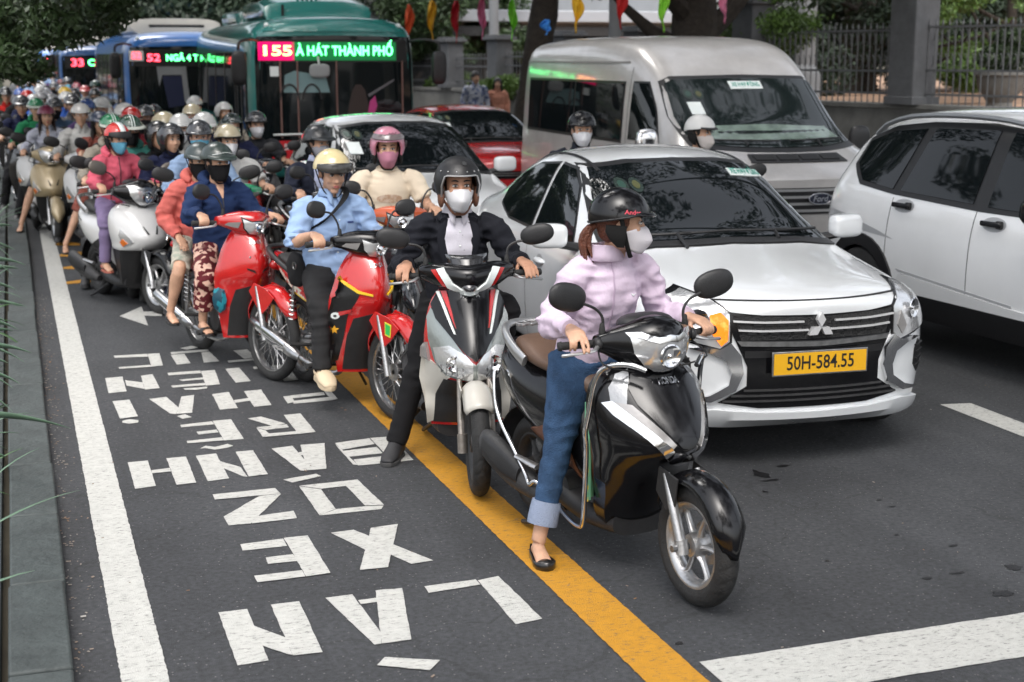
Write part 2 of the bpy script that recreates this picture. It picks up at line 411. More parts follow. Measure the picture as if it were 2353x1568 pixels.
STR = [
 [(1408,1207),(1525,1192),(1650,1360),(1650,1405),(1620,1410)], [(1625,1175),(1740,1165),(1780,1388),(1652,1405)], [(1550,1218),(1630,1207),(1634,1225),(1562,1235)], [(1632,1500),(1665,1465),(1904,1478),(1860,1522)],
 [(945,1270),(1070,1255),(1162,1478),(1028,1500)], [(1172,1237),(1295,1222),(1397,1443),(1268,1457)], [(1098,1328),(1237,1380),(1266,1455),(1240,1450),(1118,1408)],
 [(1228,948),(1332,938),(1430,1100),(1325,1115)], [(1040,975),(1225,950),(1243,982),(1050,1002)], [(1150,1032),(1268,1018),(1286,1048),(1160,1060)], [(1100,1112),(1308,1088),(1322,1115),(1115,1140)],
 [(1605,905),(1722,888),(1680,1075),(1558,1087)], [(1432,925),(1530,912),(1620,948),(1604,1010)], [(1700,975),(1875,1045),(1780,1060),(1692,1020)],
 [(1295,722),(1545,695),(1500,722),(1390,735)], [(1547,695),(1662,805),(1580,808),(1497,723)], [(1660,807),(1650,822),(1385,850),(1455,822),(1580,810)], [(1295,724),(1390,737),(1453,822),(1383,850)], [(1225,695),(1368,670),(1390,680),(1265,708)],
 [(920,760),(1190,732),(1215,756),(930,782)], [(1125,765),(1216,757),(1085,885),(990,893),(968,855)], [(1098,855),(1270,830),(1285,862),(1090,885)],
 [(1602,515),(1690,508),(1790,610),(1702,620)], [(1450,537),(1598,516),(1622,541),(1480,566)], [(1486,570),(1630,553),(1655,580),(1508,596)], [(1530,608),(1684,590),(1708,619),(1550,634)], [(1450,541),(1482,567),(1548,632),(1528,630)],
 [(1300,545),(1405,537),(1412,648),(1328,655)], [(1175,560),(1265,548),(1327,620),(1325,657),(1300,655)], [(1275,580),(1322,572),(1327,585),(1287,593)],
 [(848,592),(935,582),(992,690),(900,702)], [(1020,575),(1095,568),(1160,672),(1077,682)], [(950,614),(1040,640),(1072,682),(1052,680),(968,645)],
 [(553,620),(640,612),(675,722),(585,735)], [(720,603),(805,595),(850,708),(765,718)], [(655,655),(735,645),(741,660),(659,668)],
 [(920,440),(1000,433),(1055,518),(970,525)], [(780,458),(917,442),(927,455),(785,468)], [(850,488),(937,478),(946,490),(860,500)], [(808,528),(960,512),(968,525),(812,538)], [(865,560),(890,548),(930,553),(985,540),(1010,548),(985,556),(930,565),(890,558)],
 [(1228,415),(1300,408),(1366,488),(1292,497)], [(1072,430),(1130,422),(1236,452),(1180,463)], [(1140,498),(1286,485),(1290,497),(1145,510)], [(1110,470),(1150,482),(1168,497),(1138,510)], [(1110,468),(1240,455),(1250,468),(1150,480)],
 [(1225,335),(1258,332),(1278,358),(1245,365)], [(1256,331),(1400,316),(1408,329),(1264,343)], [(1272,353),(1425,336),(1441,350),(1270,366)], [(1402,312),(1430,308),(1462,345),(1436,350)],
 [(918,325),(990,315),(1030,385),(952,392)], [(1055,312),(1130,305),(1175,372),(1100,380)], [(1012,350),(1076,341),(1083,352),(1018,362)],
 [(785,335),(840,328),(832,405),(765,410)], [(645,345),(720,337),(775,385),(762,411),(735,408)], [(765,420),(800,412),(830,425),(790,432)],
 [(487,355),(560,348),(597,420),(520,430)], [(530,440),(560,433),(600,437),(598,447),(560,453),(530,448)],
 [(975,215),(1035,210),(1085,268),(1020,275)],
 [(870,225),(930,220),(952,282),(890,288)], [(725,232),(867,222),(872,233),(730,243)], [(775,262),(878,252),(883,260),(790,268)], [(740,288),(887,276),(889,286),(748,296)], [(795,300),(850,297),(898,292),(895,300),(850,306),(800,306)],
 [(455,255),(530,248),(548,312),(470,320)], [(610,245),(660,238),(692,298),(628,305)], [(541,264),(618,274),(626,302),(548,288)],
 [(1095,207),(1165,200),(1168,210),(1100,216)], [(1175,200),(1240,196),(1290,262),(1230,268)],
 [(640,150),(690,147),(705,200),(655,205)], [(493,158),(637,150),(642,162),(497,167)], [(513,208),(652,198),(655,206),(517,215)],
 [(740,154),(797,149),(825,190),(765,196)], [(872,144),(908,141),(950,182),(882,188)], [(738,143),(900,130),(905,139),(742,151)],
 [(985,180),(1120,167),(1125,176),(990,188)], [(1010,135),(1070,130),(1108,165),(1056,171)], [(780,125),(830,115),(862,122),(810,132)]]
STRV = [[(1098,1336),(1145,1326),(1246,1424),(1185,1437)], [(975,1350),(1093,1334),(1104,1346),(985,1365)], [(275,728),(325,706),(330,718),(372,716),(372,728),(332,727),(340,750)]]
vv = []; random.seed(3)
def rough_poly(q):
    o = []
    for i in range(len(q)):
        a, b = q[i], q[(i + 1) % len(q)]; L = math.dist(a, b); n = max(1, int(L / .035))
        for k in range(n):
            t = k / n; o.append((a[0] + (b[0] - a[0]) * t + (random.uniform(-.0015, .0015) if k else 0), a[1] + (b[1] - a[1]) * t + (random.uniform(-.0015, .0015) if k else 0)))
    return o
gs = [flat(rough_poly([C1(*p) for p in s]), .004 + .0004 * (i % 4)) for i, s in enumerate(STR)] + [flat(rough_poly([(P(*p).x, P(*p).y) for p in s]), .004 + .0004 * i) for i, s in enumerate(STRV)]
struct('lane_lettering', J(*gs), WPAINT)
ys = [[(345,1308),(520,1285),(525,1310),(345,1325)], [(325,1207),(420,1195),(465,1208),(460,1222),(325,1220)], [(300,1120),(440,1100),(530,1125),(530,1138),(300,1135)], [(270,1045),(370,1035),(440,1045),(440,1058),(270,1058)], [(310,965),(380,958),(380,980),(315,982)]]
struct('yellow_road_hatching', J(*[flat([C6(*p) for p in s], .004) for s in ys]), YPAINT)
# stains and worn patches
random.seed(11)
def blob(cx, cy, rx, ry, n=40, rough=.4, rot=0):
    o = []
    for k in range(n):
        a = 2 * math.pi * k / n; r = 1 + rough * mnoise.noise(Vector((math.cos(a) * 2.2 + cx * 9, math.sin(a) * 2.2 + cy * 7, 0))) * 1.6 + random.uniform(-.07, .07)
        x, y = rx * r * math.cos(a), ry * r * math.sin(a); o.append((cx + x * math.cos(rot) - y * math.sin(rot), cy + x * math.sin(rot) + y * math.cos(rot)))
    return o
st = []
for u, v, rx, ry in ((1750, 1092, .035, .05), (1800, 1072, .03, .018), (1770, 1105, .05, .015), (1735, 1083, .012, .02), (1758, 1131, .014, .01), (2330, 1305, .03, .03), (2305, 1365, .04, .03), (2190, 1255, .025, .01), (2130, 1330, .02, .012), (2020, 1150, .016, .006), (2050, 1165, .02, .007), (1900, 1290, .01, .008), (2200, 1318, .03, .01), (2060, 1230, .012, .01), (1560, 1480, .015, .012), (1245, 1265, .012, .01)):
    p = P(u, v); st.append(flat(blob(p.x, p.y, rx, ry), .0035 if u < 1500 else .003))
struct('oil_stains', J(*st), mat('oil_stain', (.012, .012, .013), .35, bump=.2, bs=80))
dp = P(650, 868); 
# kerb: two rows of slate blocks
SLATE = mat('slate_kerb', (.044, .054, .053), .6, var=.30, vs=5, bump=.5, bs=22)
SLATE2 = mat('slate_paving', (.036, .045, .044), .65, var=.3, vs=4, bump=.5, bs=20)
g1 = []; g2 = []; y = -2.; random.seed(5)
while y < 60:
    L = random.uniform(.8, 1.05) if y < 14 else 2.
    d = random.uniform(-.004, .004)
    g1.append(box((-.025 + d, y + L / 2, .0), (.205, L - .013, .14 + random.uniform(-.003, .003)), RY(random.uniform(-.5, .5)).to_3x3())); y += L
y = -2.3
while y < 60:
    L = random.uniform(.8, 1.1) if y < 14 else 2.
    g2.append(box((-.30, y + L / 2, .0), (.29, L - .014, .13 + random.uniform(-.004, .004)))); y += L
struct('kerb', J(*g1), SLATE, bevel=.011); struct('kerb_paving', J(*g2), SLATE2, bevel=.005)
struct('planting_bed', flat(rect(-6, -.45, -4, 90), .05), mat('bed_soil', (.04, .035, .02), .95, bump=.8, bs=20, var=.3))
# debris beside the kerb
db = []; random.seed(9)
for i in range(420):
    if i < 330: x = .085 + abs(random.gauss(0, .05)); yy = random.uniform(4, 13)
    else: x = random.uniform(.1, 6.5); yy = random.uniform(4, 9)
    s = random.uniform(.002, .006) * (1 if i % 9 else 1.8); a = random.uniform(0, 3)
    db.append(xf(box((0, 0, 0), (s * random.uniform(1, 3), s, .002)), T(x, yy, .006) @ RZ(a * 60) @ RX(random.uniform(-20, 20))))
o = obj('leaf_litter', J(*db), mat('litter', (.22, .12, .06), .8, col2=(.3, .29, .27), cov=(.4, .6), vs=3)); tag(o, 'scattered bits of dry leaf and grit on the asphalt beside the kerb', 'litter', kind='stuff')
# grass-like plants in the bed at the left edge
LEAFM = mat('strap_leaf', (.055, .13, .04), .45, var=.4, vs=5); LEAFM2 = mat('strap_leaf_grey', (.10, .17, .11), .45, var=.3, vs=6)
def blade(base, d, L, up, wd, droop):
    n = 8; pts = []; V = []; F = []
    dx, dy = math.cos(d), math.sin(d); px, py = -dy, dx
    for i in range(n + 1):
        t = i / n; r = L * t; z = base[2] + up * t - droop * t * t; wq = wd * (1 - t ** 2.2) * (.5 + min(1, t * 4) * .5)
        c = (base[0] + dx * r, base[1] + dy * r, z)
        V += [(c[0] + px * wq, c[1] + py * wq, z + wq * .4), (c[0], c[1], z), (c[0] - px * wq, c[1] - py * wq, z + wq * .4)]
    for i in range(n):
        a = i * 3; F += [(a, a + 1, a + 4, a + 3), (a + 1, a + 2, a + 5, a + 4)]
    return V, F
random.seed(21)
def blade2(p0, p1, wd, sag):
    p0, p1 = np.array(p0, float), np.array(p1, float); n = 9; V = []; F = []; d = p1 - p0; s = np.cross(d, (0, 0, 1)); s /= np.linalg.norm(s)
    for i in range(n + 1):
        t = i / n; c = p0 + d * t + np.array((0, 0, sag * 4 * t * (1 - t))); w_ = wd * (.6 + .4 * min(1, t * 3)) * (1 - max(0, t - .45) / .55) ** .8 + .0004
        sv = s * .5 + np.array((0, 0, .8)); V += [tuple(c + sv * w_ * .8), tuple(c + s * w_ * .2), tuple(c - sv * w_ * .8)]
    for i in range(n):
        q_ = i * 3; F += [(q_, q_ + 1, q_ + 4, q_ + 3), (q_ + 1, q_ + 2, q_ + 5, q_ + 4)]
    return V, F
G3_ = ([], [], []); rb = random.Random(8)
for u0, v0, u1, v1, z in ((-90, 955, 163, 985, .34), (-60, 700, 62, 706, .45), (-60, 800, 74, 812, .42), (-50, 862, 48, 884, .40), (-50, 905, 30, 948, .42), (-50, 600, 60, 610, .5), (-50, 655, 40, 668, .5), (-40, 745, 42, 758, .45), (-60, 780, 30, 760, .4), (-60, 1000, 24, 930, .4), (-40, 560, 35, 575, .5), (-40, 630, 44, 618, .5), (-60, 840, 20, 835, .4), (-40, 1080, 14, 1050, .35), (-40, 530, 30, 520, .55)):
    if v0 > 900: cur = G3_[2]
    elif v0 > 730: cur = G3_[1]
    else: cur = G3_[0]
    for k in range(1 if v0 > 900 else 2):
        j = lambda s_: rb.uniform(-s_, s_)
        cur.append(blade2(P(u0 + j(10), v0 + j(14) * (k > 0), z - .04), P(u1 + (j(26) - 12) * (k > 0), v1 + j(26) * (k > 0), z), .026 if k else .030, .03))
for gg, lb in zip(G3_, ('pale strap-leaved plant at the left edge beside the white arrow', 'pale strap-leaved plant at the left edge beside the road lettering', 'nearest strap-leaved plant, one long leaf crossing the whole kerb')):
    tag(obj('strap_leaf_plant', J(*gg), LEAFM2, solid=.001), lb, 'plant', 'plants along the kerb')
PL = [(-.50, 4.9, .42), (-.5, 6.2, .45), (-.48, 7.2, .48), (-.48, 8.3, .5), (-.46, 9.4, .5), (-.44, 10.8, .5), (-.44, 12.4, .5), (-.42, 14.4, .5), (-.40, 17.5, .55)]
for i, (x, y, L) in enumerate(PL):
    gg = []
    for k in range(9):
        a = random.uniform(0, 6.28); l = L * random.uniform(.6, 1.15)
        gg.append(blade((x + random.uniform(-.05, .05), y + random.uniform(-.1, .1), .06), a, l, random.uniform(.3, .6), random.uniform(.018, .028), random.uniform(.15, .5)))
    if i == 0: gg.append(blade((x + .2, 5.6, .2), R(4), .46, .30, .013, .12)); gg.append(blade((x + .15, 5.8, .2), R(12), .38, .5, .012, .2))
    o = obj('strap_leaf_plant', J(*gg), LEAFM if i % 2 else LEAFM2, solid=.001)
    tag(o, 'strap-leaved grassy plant in the kerbside bed, ' + ['low clump nearest the camera', 'low clump just beyond the nearest one', 'third from the camera', 'fourth from the camera', 'level with the red bikes', 'level with the white scooter', 'just short of the cream scooter', 'beside the cream scooter', 'beyond the cream scooter'][i], 'plant', 'plants along the kerb')

# ---------------- trees ----------------
BARK = mat('dark_bark', (.035, .028, .022), .9, var=.4, vs=10, bump=1., bs=18)
LF = [mat('leaves_dark', (.012, .028, .010), .6, var=.5, vs=1.3, detail=3), mat('leaves_mid', (.028, .055, .015), .55, var=.5, vs=1.5, detail=3), mat('leaves_bright', (.07, .13, .02), .5, var=.4, vs=2, detail=3)]
def leafcloud(centers, n, size, seed=0, flat_=.6):
    """centers: (x,y,z,r) blobs; many leaf quads through the volume"""
    rs = np.random.RandomState(seed); c = np.array(centers, float)
    w = c[:, 3] ** 2; idx = rs.choice(len(c), n, p=w / w.sum())
    d = rs.normal(size=(n, 3)); d /= np.linalg.norm(d, axis=1)[:, None]; rr = rs.uniform(0, 1, n) ** .45
    p = c[idx, :3] + d * (rr * c[idx, 3])[:, None] * np.array([1, 1, flat_])
    # break up into sprays
    ph = np.sin(p[:, 0] * 2.3 + 1.7 * np.sin(p[:, 2] * 3)) * np.sin(p[:, 1] * 1.9 + p[:, 2] * 2.7)
    p = p[ph > -.35]; n = len(p)
    a = rs.normal(size=(n, 3)); a /= np.linalg.norm(a, axis=1)[:, None]; b = rs.normal(size=(n, 3)); b = np.cross(a, b); b /= np.linalg.norm(b, axis=1)[:, None]
    s = size * rs.uniform(.5, 1.5, n)[:, None]
    V = np.stack([p - a * s, p + b * s * .35, p + a * s, p - b * s * .35], 1).reshape(-1, 3)
    F = [(4 * i, 4 * i + 1, 4 * i + 2, 4 * i + 3) for i in range(n)]
    return V, F
def fast(name, g, m, parent=None):
    me = bpy.data.meshes.new(name); V, F = g; F = np.array(F)
    me.vertices.add(len(V)); me.vertices.foreach_set('co', np.asarray(V, np.float32).ravel())
    me.loops.add(F.size); me.loops.foreach_set('vertex_index', F.ravel().astype(np.int32))
    me.polygons.add(len(F)); me.polygons.foreach_set('loop_start', np.arange(0, F.size, 4, dtype=np.int32)); me.polygons.foreach_set('loop_total', np.full(len(F), 4, np.int32))
    me.update(calc_edges=True); me.materials.append(m)
    o = bpy.data.objects.new(name, me); COL.objects.link(o)
    if parent: o.parent = parent
    return o
def tree(label, x, y, h, r, crown, n, size, mi, seed=0, lean=(0, 0), group=None, limbs=3):
    t = thing('tree', label, 'tree', (x, y, 0), 0, group); rs = random.Random(seed)
    path = [(0, 0, 0), (lean[0] * .3, lean[1] * .3, h * .3), (lean[0] * .6, lean[1] * .6, h * .6), (lean[0], lean[1], h)]
    g = [tube(path, [r * 1.25, r, r * .85, r * .5], 14, per=5)]
    for i in range(limbs):
        c = crown[rs.randrange(len(crown))]; z0 = h * rs.uniform(.45, .8); k = z0 / h
        s = np.array((lean[0] * k, lean[1] * k, z0)); e = np.array(c[:3]); m = (s + e) / 2 + np.array((0, 0, -.15 * np.linalg.norm(e - s) * .5))
        g.append(tube([s, m, e], [r * .45, r * .28, r * .08], 8, per=4))
    tr = J(*g); v = tr[0]; v += np.array([[mnoise.noise(Vector(q * 3)) * r * .18, mnoise.noise(Vector(q * 3 + 9)) * r * .18, 0] for q in v]); 
    obj('trunk', tr, BARK, t)
    fast('crown', leafcloud(crown, n, size, seed), LF[mi], t); return t
G1 = 'trees overhanging the street'
def cl(rs, n, x0, x1, y0, y1, z0, z1, r0, r1): return [(rs.uniform(x0, x1), rs.uniform(y0, y1), rs.uniform(z0, z1), rs.uniform(r0, r1)) for _ in range(n)]
rs = random.Random(4)
def px(u, v, Y, r): p = at(u, v, Y); return (p.x, Y, p.z, r)
def crown_px(seed, lst, x, y):
    return [(c[0] - x, c[1] - y, c[2], c[3]) for c in lst]
q = random.Random(3); L1 = [px(q.uniform(-60, 240), q.uniform(-60, 20), q.uniform(13, 20), q.uniform(.35, .55)) for _ in range(26)] + [px(q.uniform(230, 560), q.uniform(-110, -50), q.uniform(13, 20), q.uniform(.3, .45)) for _ in range(20)] + [px(q.uniform(-60, 170), q.uniform(20, 80), q.uniform(14, 20), q.uniform(.3, .45)) for _ in range(16)] + [px(q.uniform(-60, 60), q.uniform(60, 170), q.uniform(14, 18), q.uniform(.2, .35)) for _ in range(10)]
tree('feathery green tree leaning over the riders from the kerb at the upper left', -2.6, 17, 4.6, .16, crown_px(1, L1, -2.6, 17), 90000, .045, 1, 1, (1, .5), G1)
L2 = [px(q.uniform(60, 250), q.uniform(-80, 10), q.uniform(22, 30), q.uniform(.4, .65)) for _ in range(18)] + [px(q.uniform(250, 600), q.uniform(-110, -60), q.uniform(22, 27), q.uniform(.3, .5)) for _ in range(14)] + [px(q.uniform(30, 120), q.uniform(30, 90), q.uniform(22, 27), q.uniform(.3, .4)) for _ in range(8)]
tree('bright-leaved tree hanging in front of the far blue buses', -3.0, 27, 5, .18, crown_px(1, L2, -3, 27), 60000, .055, 1, 2, (1.2, 0), G1)
L3 = [px(q.uniform(-40, 620), q.uniform(-160, 60), q.uniform(38, 46), q.uniform(.8, 1.4)) for _ in range(40)]
tree('dark tree behind the blue buses on the kerb side', -3.5, 40, 7, .25, crown_px(1, L3, -3.5, 40), 50000, .10, 0, 3, (1, 0), G1)
L4 = [px(q.uniform(-100, 900), q.uniform(-200, 120), q.uniform(66, 80), q.uniform(1.5, 2.6)) for _ in range(60)]
tree('dark evergreen tree far down the street behind the buses', -3, 70, 8, .3, crown_px(1, L4, -3, 70), 50000, .18, 0, 4, (0, 0), G1)
L5 = [px(q.uniform(-200, 1500), q.uniform(-260, 150), q.uniform(95, 110), q.uniform(2.5, 4)) for _ in range(70)]
tree('dark tree closing the far end of the street', -2, 100, 9, .3, crown_px(1, L5, -2, 100), 40000, .3, 0, 5, (0, 0), G1)
L6 = [px(q.uniform(440, 1010), q.uniform(-160, 120), q.uniform(36, 44), q.uniform(.8, 1.5)) for _ in range(50)]
tree('dense dark tree right behind the roof of the green bus', 7.6, 40, 6, .25, crown_px(1, L6, 7.6, 40), 50000, .10, 0, 6, (0, 0), G1)
a = at(1240, 240, 24)
tree('leaning dark trunk between the green bus and the silver van', a.x - .55, 23.5, 5.2, .26, cl(rs, 18, -2.6, 3, -2, 4, 4.3, 6.5, .8, 1.6) + cl(rs, 5, -1.8, 1.6, 0, 3, 3.3, 3.9, .3, .6), 30000, .08, 1, 7, (.9, .2), G1)
a = at(1590, 60, 21)
tree('thick black forked trunk rising behind the silver van roof', a.x, 21, 4.4, .42, cl(rs, 20, -3, 4, -3, 3, 4.0, 6.5, .8, 1.7) + [(1.6, -.6, 3.1, .5), (2.2, -.3, 3.2, .5), (-1.3, .3, 3.1, .4)], 36000, .08, 1, 8, (.1, .1), G1)
a = at(2300, 100, 23)
tree('bright green tree inside the fence at the upper right', a.x + 1.2, 24, 4, .12, cl(rs, 12, -2.6, 1.8, -1, 2, 2.2, 4.2, .5, .9), 22000, .06, 2, 9, (-.3, 0), G1)
tree('dark tree inside the fence behind the stone pillar', at(2000, 60, 30).x, 30, 5, .2, cl(rs, 14, -3.4, 3.4, -1, 2, 2.6, 5.5, .8, 1.4), 16000, .09, 0, 10, (0, 0), G1)
L7 = [px(q.uniform(930, 1240), q.uniform(-80, 120), q.uniform(35.5, 40), q.uniform(.5, 1.)) for _ in range(26)]
tree('green garden tree inside the fence beyond the two pedestrians', 12.5, 38, 4, .2, crown_px(1, L7, 12.5, 38), 30000, .08, 1, 12, (0, 0), G1)
CAN = [(q.uniform(-2, 12), q.uniform(5, 30), q.uniform(6.0, 9.0), q.uniform(.8, 1.7)) for _ in range(130)]  # crowns above the frame, added so the windscreens reflect dark foliage
tree('unseen tree added for windscreen reflections, its high canopy over the whole queue of traffic', 13.6, 12, 7.5, .35, crown_px(1, CAN, 13.6, 12), 130000, .11, 0, 15, (-1.5, 0), G1, 6)
tree('unseen tree over the right-hand lanes, crown above the camera, added for windscreen reflections', 12, 1, 6, .2, cl(rs, 26, -10, -3, -8, 5, 5.2, 8.5, 1.0, 1.9), 24000, .11, 0, 11, (-1, 0), G1, 5)  # out of view, added for foliage reflections in the glass
tree('unseen kerb-side tree beside the camera, high crown added for windscreen reflections', -3.2, -4, 7, .22, cl(rs, 18, -1, 5, -6, 3, 5.4, 8.5, 1., 1.8), 16000, .11, 0, 13, (1, 0), G1, 5)  # also out of view, added for the reflections
hg = [(c[0] - .25 - c[3], c[1], c[2], c[3]) for c in cl(rs, 90, 0, .15, 15, 60, .5, 2.6, .4, .8)]
tree('tall leafy hedge running along the kerb at the left edge', -1.8, 22, 2.2, .08, [(c[0] + 1.8, c[1] - 22, c[2], c[3]) for c in hg], 40000, .045, 1, 14, (0, 0))['category'] = 'hedge'

# ---------------- wall, pillars, fence ----------------
CONC = mat('weathered_concrete', (.16, .16, .15), .9, var=.25, vs=3, bump=.4, bs=14)
CONC2 = mat('grey_pillar_render', (.10, .104, .11), .85, var=.18, vs=4, bump=.3, bs=20)
IRON = mat('grey_painted_iron', (.11, .115, .12), .5, var=.2, vs=20)
W0 = Vector((10.0, 36.5)); W1 = Vector((14.25, 18.2)); W2 = Vector((17.6, 3))
def wallpt(s): return W0.lerp(W1, s) if s <= 1 else W1.lerp(W2, s - 1)
def wall_seg(a, b, z0, z1, th):
    d = (b - a).normalized(); n = Vector((-d.y, d.x)); a2, b2 = a + n * th, b + n * th
    V = [(p.x, p.y, z) for z in (z0, z1) for p in (a, b, b2, a2)]
    return np.array(V), [(0, 1, 2, 3), (4, 5, 6, 7), (0, 1, 5, 4), (1, 2, 6, 5), (2, 3, 7, 6), (3, 0, 4, 7)]
wl = thing('retaining_wall', 'low grey concrete retaining wall with a coping under the iron fence', 'wall')
pre = wallpt(0) + (wallpt(0) - wallpt(1)) * .6
obj('wall_face', J(wall_seg(pre, W1, 0, 1.22, .35), wall_seg(W1, W2, 0, 1.22, .35)), CONC, wl)
obj('coping', J(wall_seg(pre + Vector((-.05, 0)), W1 + Vector((-.05, 0)), 1.222, 1.30, .5), wall_seg(W1 + Vector((-.05, 0)), W2 + Vector((-.05, 0)), 1.222, 1.30, .5)), CONC, wl, bevel=.01)
struct('sidewalk', (np.array([(8.6, 36.5, .14), (10.4, 36.5, .14), (14.6, 18.2, .14), (18, 3, .14), (16, 3, .14), (12.4, 18.2, .14), (7, 90, .14), (3, 90, .14)]), [(0, 5, 4, 3, 2, 1), (0, 1, 6, 7)]), mat('pavement_slabs', (.2, .19, .18), .85, var=.2, vs=3))
struct('garden_terrace', flat([(10.2, 36.5), (14.5, 18.3), (18, 3), (60, 3), (60, 90), (3, 90)], 1.24), mat('terrace_paving', (.26, .16, .10), .85, var=.35, vs=2))
def pillar(s, wd, z1, lab):
    p = wallpt(s); d = (W1 - W0).normalized() if s <= 1 else (W2 - W1).normalized(); a = math.degrees(math.atan2(d.y, d.x))
    t = thing('stone_pillar', lab, 'pillar', (p.x + .1, p.y + .03, 0), R(a), 'pillars of the fence')
    obj('shaft', box((0, 0, .7 + z1 / 2), (wd, wd, z1 - 1.4)), CONC2, t, bevel=.02)
    obj('cap', J(box((0, 0, z1 + .035), (wd + .16, wd + .16, .07)), box((0, 0, z1 + .095), (wd + .06, wd + .06, .05))), CONC2, t, bevel=.012)
    obj('base', box((0, 0, 1.36), (wd + .07, wd + .07, .13)), CONC2, t, bevel=.012)
def s_for(u):
    best = min(((abs(math.atan2(wallpt(s).x, wallpt(s).y) - math.atan2(ray(u, 150)[0], ray(u, 150)[1])), s) for s in np.linspace(-.1, 2, 600))); return best[1]
PU = [(1030, .45, 2.42), (1140, .45, 2.45), (1293, .5, 2.5), (1462, .5, 2.55), (1718, .55, 3.0), (2085, .55, 3.3)]
PLB = ['grey fence pillar nearest the green bus mirror', 'grey fence pillar behind the pedestrian in pink', 'grey fence pillar just right of the leaning trunk', 'grey fence pillar above the middle of the van roof', 'tall pale pillar right of the thick black trunk', 'tall weathered pillar between the van and the white car, with a brown stain']
ss = []
for (u, wd, z), lb in zip(PU, PLB):
    s = s_for(u); ss.append(s); pillar(s, wd, z, lb)
def fence(sa, sb, z1, lab, fancy):
    a, b = wallpt(sa), wallpt(sb); L = (b - a).length; d = (b - a) / L; ang = math.atan2(d.y, d.x)
    t = thing('iron_fence', lab, 'fence', (a.x + .12, a.y + .03, 1.30), ang, 'iron fence panels on the wall'); H = z1 - 1.3
    n = int(L / .135); bars = []; scr = []
    for i in range(n):
        x = (i + .5) * L / n; bars.append(tube([(x, 0, 0), (x, 0, H * .93)], .011, 6)); bars.append(tube([(x, 0, H * .93), (x, 0, H)], [.02, .001], 6))
        if fancy:
            for sg, zz in ((1, .80), (1, .52)):
                pts = [(x + L / n * .5 + sg * .045 * math.cos(q), 0, H * zz + .10 * math.sin(q)) for q in np.linspace(-1.5, 1.5, 7)]; scr.append(tube(pts, .008, 5))
    obj('bars', J(*bars), IRON, t); rl = [box((L / 2, 0, H * k), (L, .03, .035)) for k in ((.12, .40, .9) if fancy else (.2, .62, .85))]
    obj('rails', J(*rl), IRON, t)
    if scr: obj('scrollwork', J(*scr), IRON, t)
ff = [-.5] + ss + [1.95]
FL = ['iron fence panel beyond the first grey pillar', 'dark iron fence panel between the two pillars behind the pedestrians', 'iron fence panel just left of the leaning trunk', 'short iron fence panel right of the leaning trunk', 'iron fence panel behind the thick black trunk', 'spiked scrollwork fence panel between the tall pillars beside the van', 'spiked scrollwork fence panel above the white car at the right edge']
for i in range(7): fence(ff[i] + .012, ff[i + 1] - .012, (2.15, 2.15, 2.2, 2.3, 2.3, 2.62, 2.66)[i], FL[i], i >= 4)
# low greenery on the terrace and grass at the wall foot
def tuft(label, x, y, z, pts, n, size, mi, seed): 
    o = fast('shrub', leafcloud(pts, n, size, seed), LF[mi]); o.location = (x, y, z); tag(o, label, 'shrub', 'shrubs behind the fence')
for i, (u, Y, z, r, lb) in enumerate([(1040, 36, 1.35, .6, 'low bright shrub behind the fence left of the pedestrians'), (1160, 32, 1.35, .5, 'low shrub behind the fence right of the pedestrians'), (1650, 25, 2.6, .8, 'light green bush showing right of the thick black trunk'), (2230, 21.5, 1.75, .55, 'green bush behind the spiked fence near the right edge'), (1790, 24, 2.5, .7, 'dark bush above the right end of the van roof')]):
    p = at(u, 150, Y); tuft(lb, p.x, Y, z, [(0, 0, 0, r), (r * .6, .2, .1, r * .7), (-r * .7, 0, .05, r * .6)], 5000, .05, 2, 40 + i)
gr = []; random.seed(2)
for i in range(500):
    s = random.uniform(-.3, .9); p = wallpt(s); gr.append(blade((p.x - random.uniform(.1, .5), p.y, .14), random.uniform(0, 6.28), random.uniform(.1, .3), random.uniform(.2, .5), .01, .1))
tag(obj('grass', J(*gr), LF[2]), 'tufts of long grass at the foot of the retaining wall', 'grass', kind='stuff')
# white posts, building and canopy beyond
WH = mat('white_render', (.24, .25, .26), .8, var=.1, vs=1); 
for u, Y, r, lb in ((1413, 23, .11, 'white lamp post rising behind the middle of the van'), (1852, 26, .2, 'white square-edged column beyond the fence right of the black trunk'), (1135, 34, .12, 'pale grey post above the pedestrian in pink')):
    p = at(u, 100, Y); t = thing('white_post', lb, 'post', (p.x, p.y, 0.2)); obj('shaft', lathe([(r, 0), (r, 6.5)], 14, 'Z'), WH, t); obj('base', lathe([(r * 1.6, 0), (r * 1.6, 1.5), (r * 1.3, 1.6), (r, 1.7)], 14, 'Z'), WH, t); 
L8 = [px(q.uniform(1640, 2500), q.uniform(-140, 170), q.uniform(27, 33), q.uniform(.7, 1.3)) for _ in range(44)]
tree('dark grove of trees filling the garden behind the spiked fence', 19, 30, 5, .25, crown_px(1, L8, 19, 30), 60000, .085, 0, 31, (0, 0), G1)
L9 = [px(q.uniform(2080, 2450), q.uniform(-40, 130), q.uniform(22, 25), q.uniform(.35, .6)) for _ in range(10)] + [px(q.uniform(1750, 1900), q.uniform(-40, 60), 19, .35) for _ in range(5)]
tree('light green young tree leaning over the spiked fence at the right', 17, 24, 3.6, .08, crown_px(1, L9, 17, 24), 14000, .05, 2, 33, (0, 0), G1)
bd = thing('villa', 'white building with a long flat canopy beyond the fence', 'building', (15.6, 40, 0))
obj('wall', box((1, 3, 4), (12, 6, 8)), WH, bd); 
obj('canopy', box((-1, -1.2, 3.15), (12, 3, .32)), mat('canopy_grey', (.42, .44, .47), .5), bd, bevel=.03)
obj('beam', box((-1, -2.5, 2.75), (12, .15, .25)), PLAST2, bd)
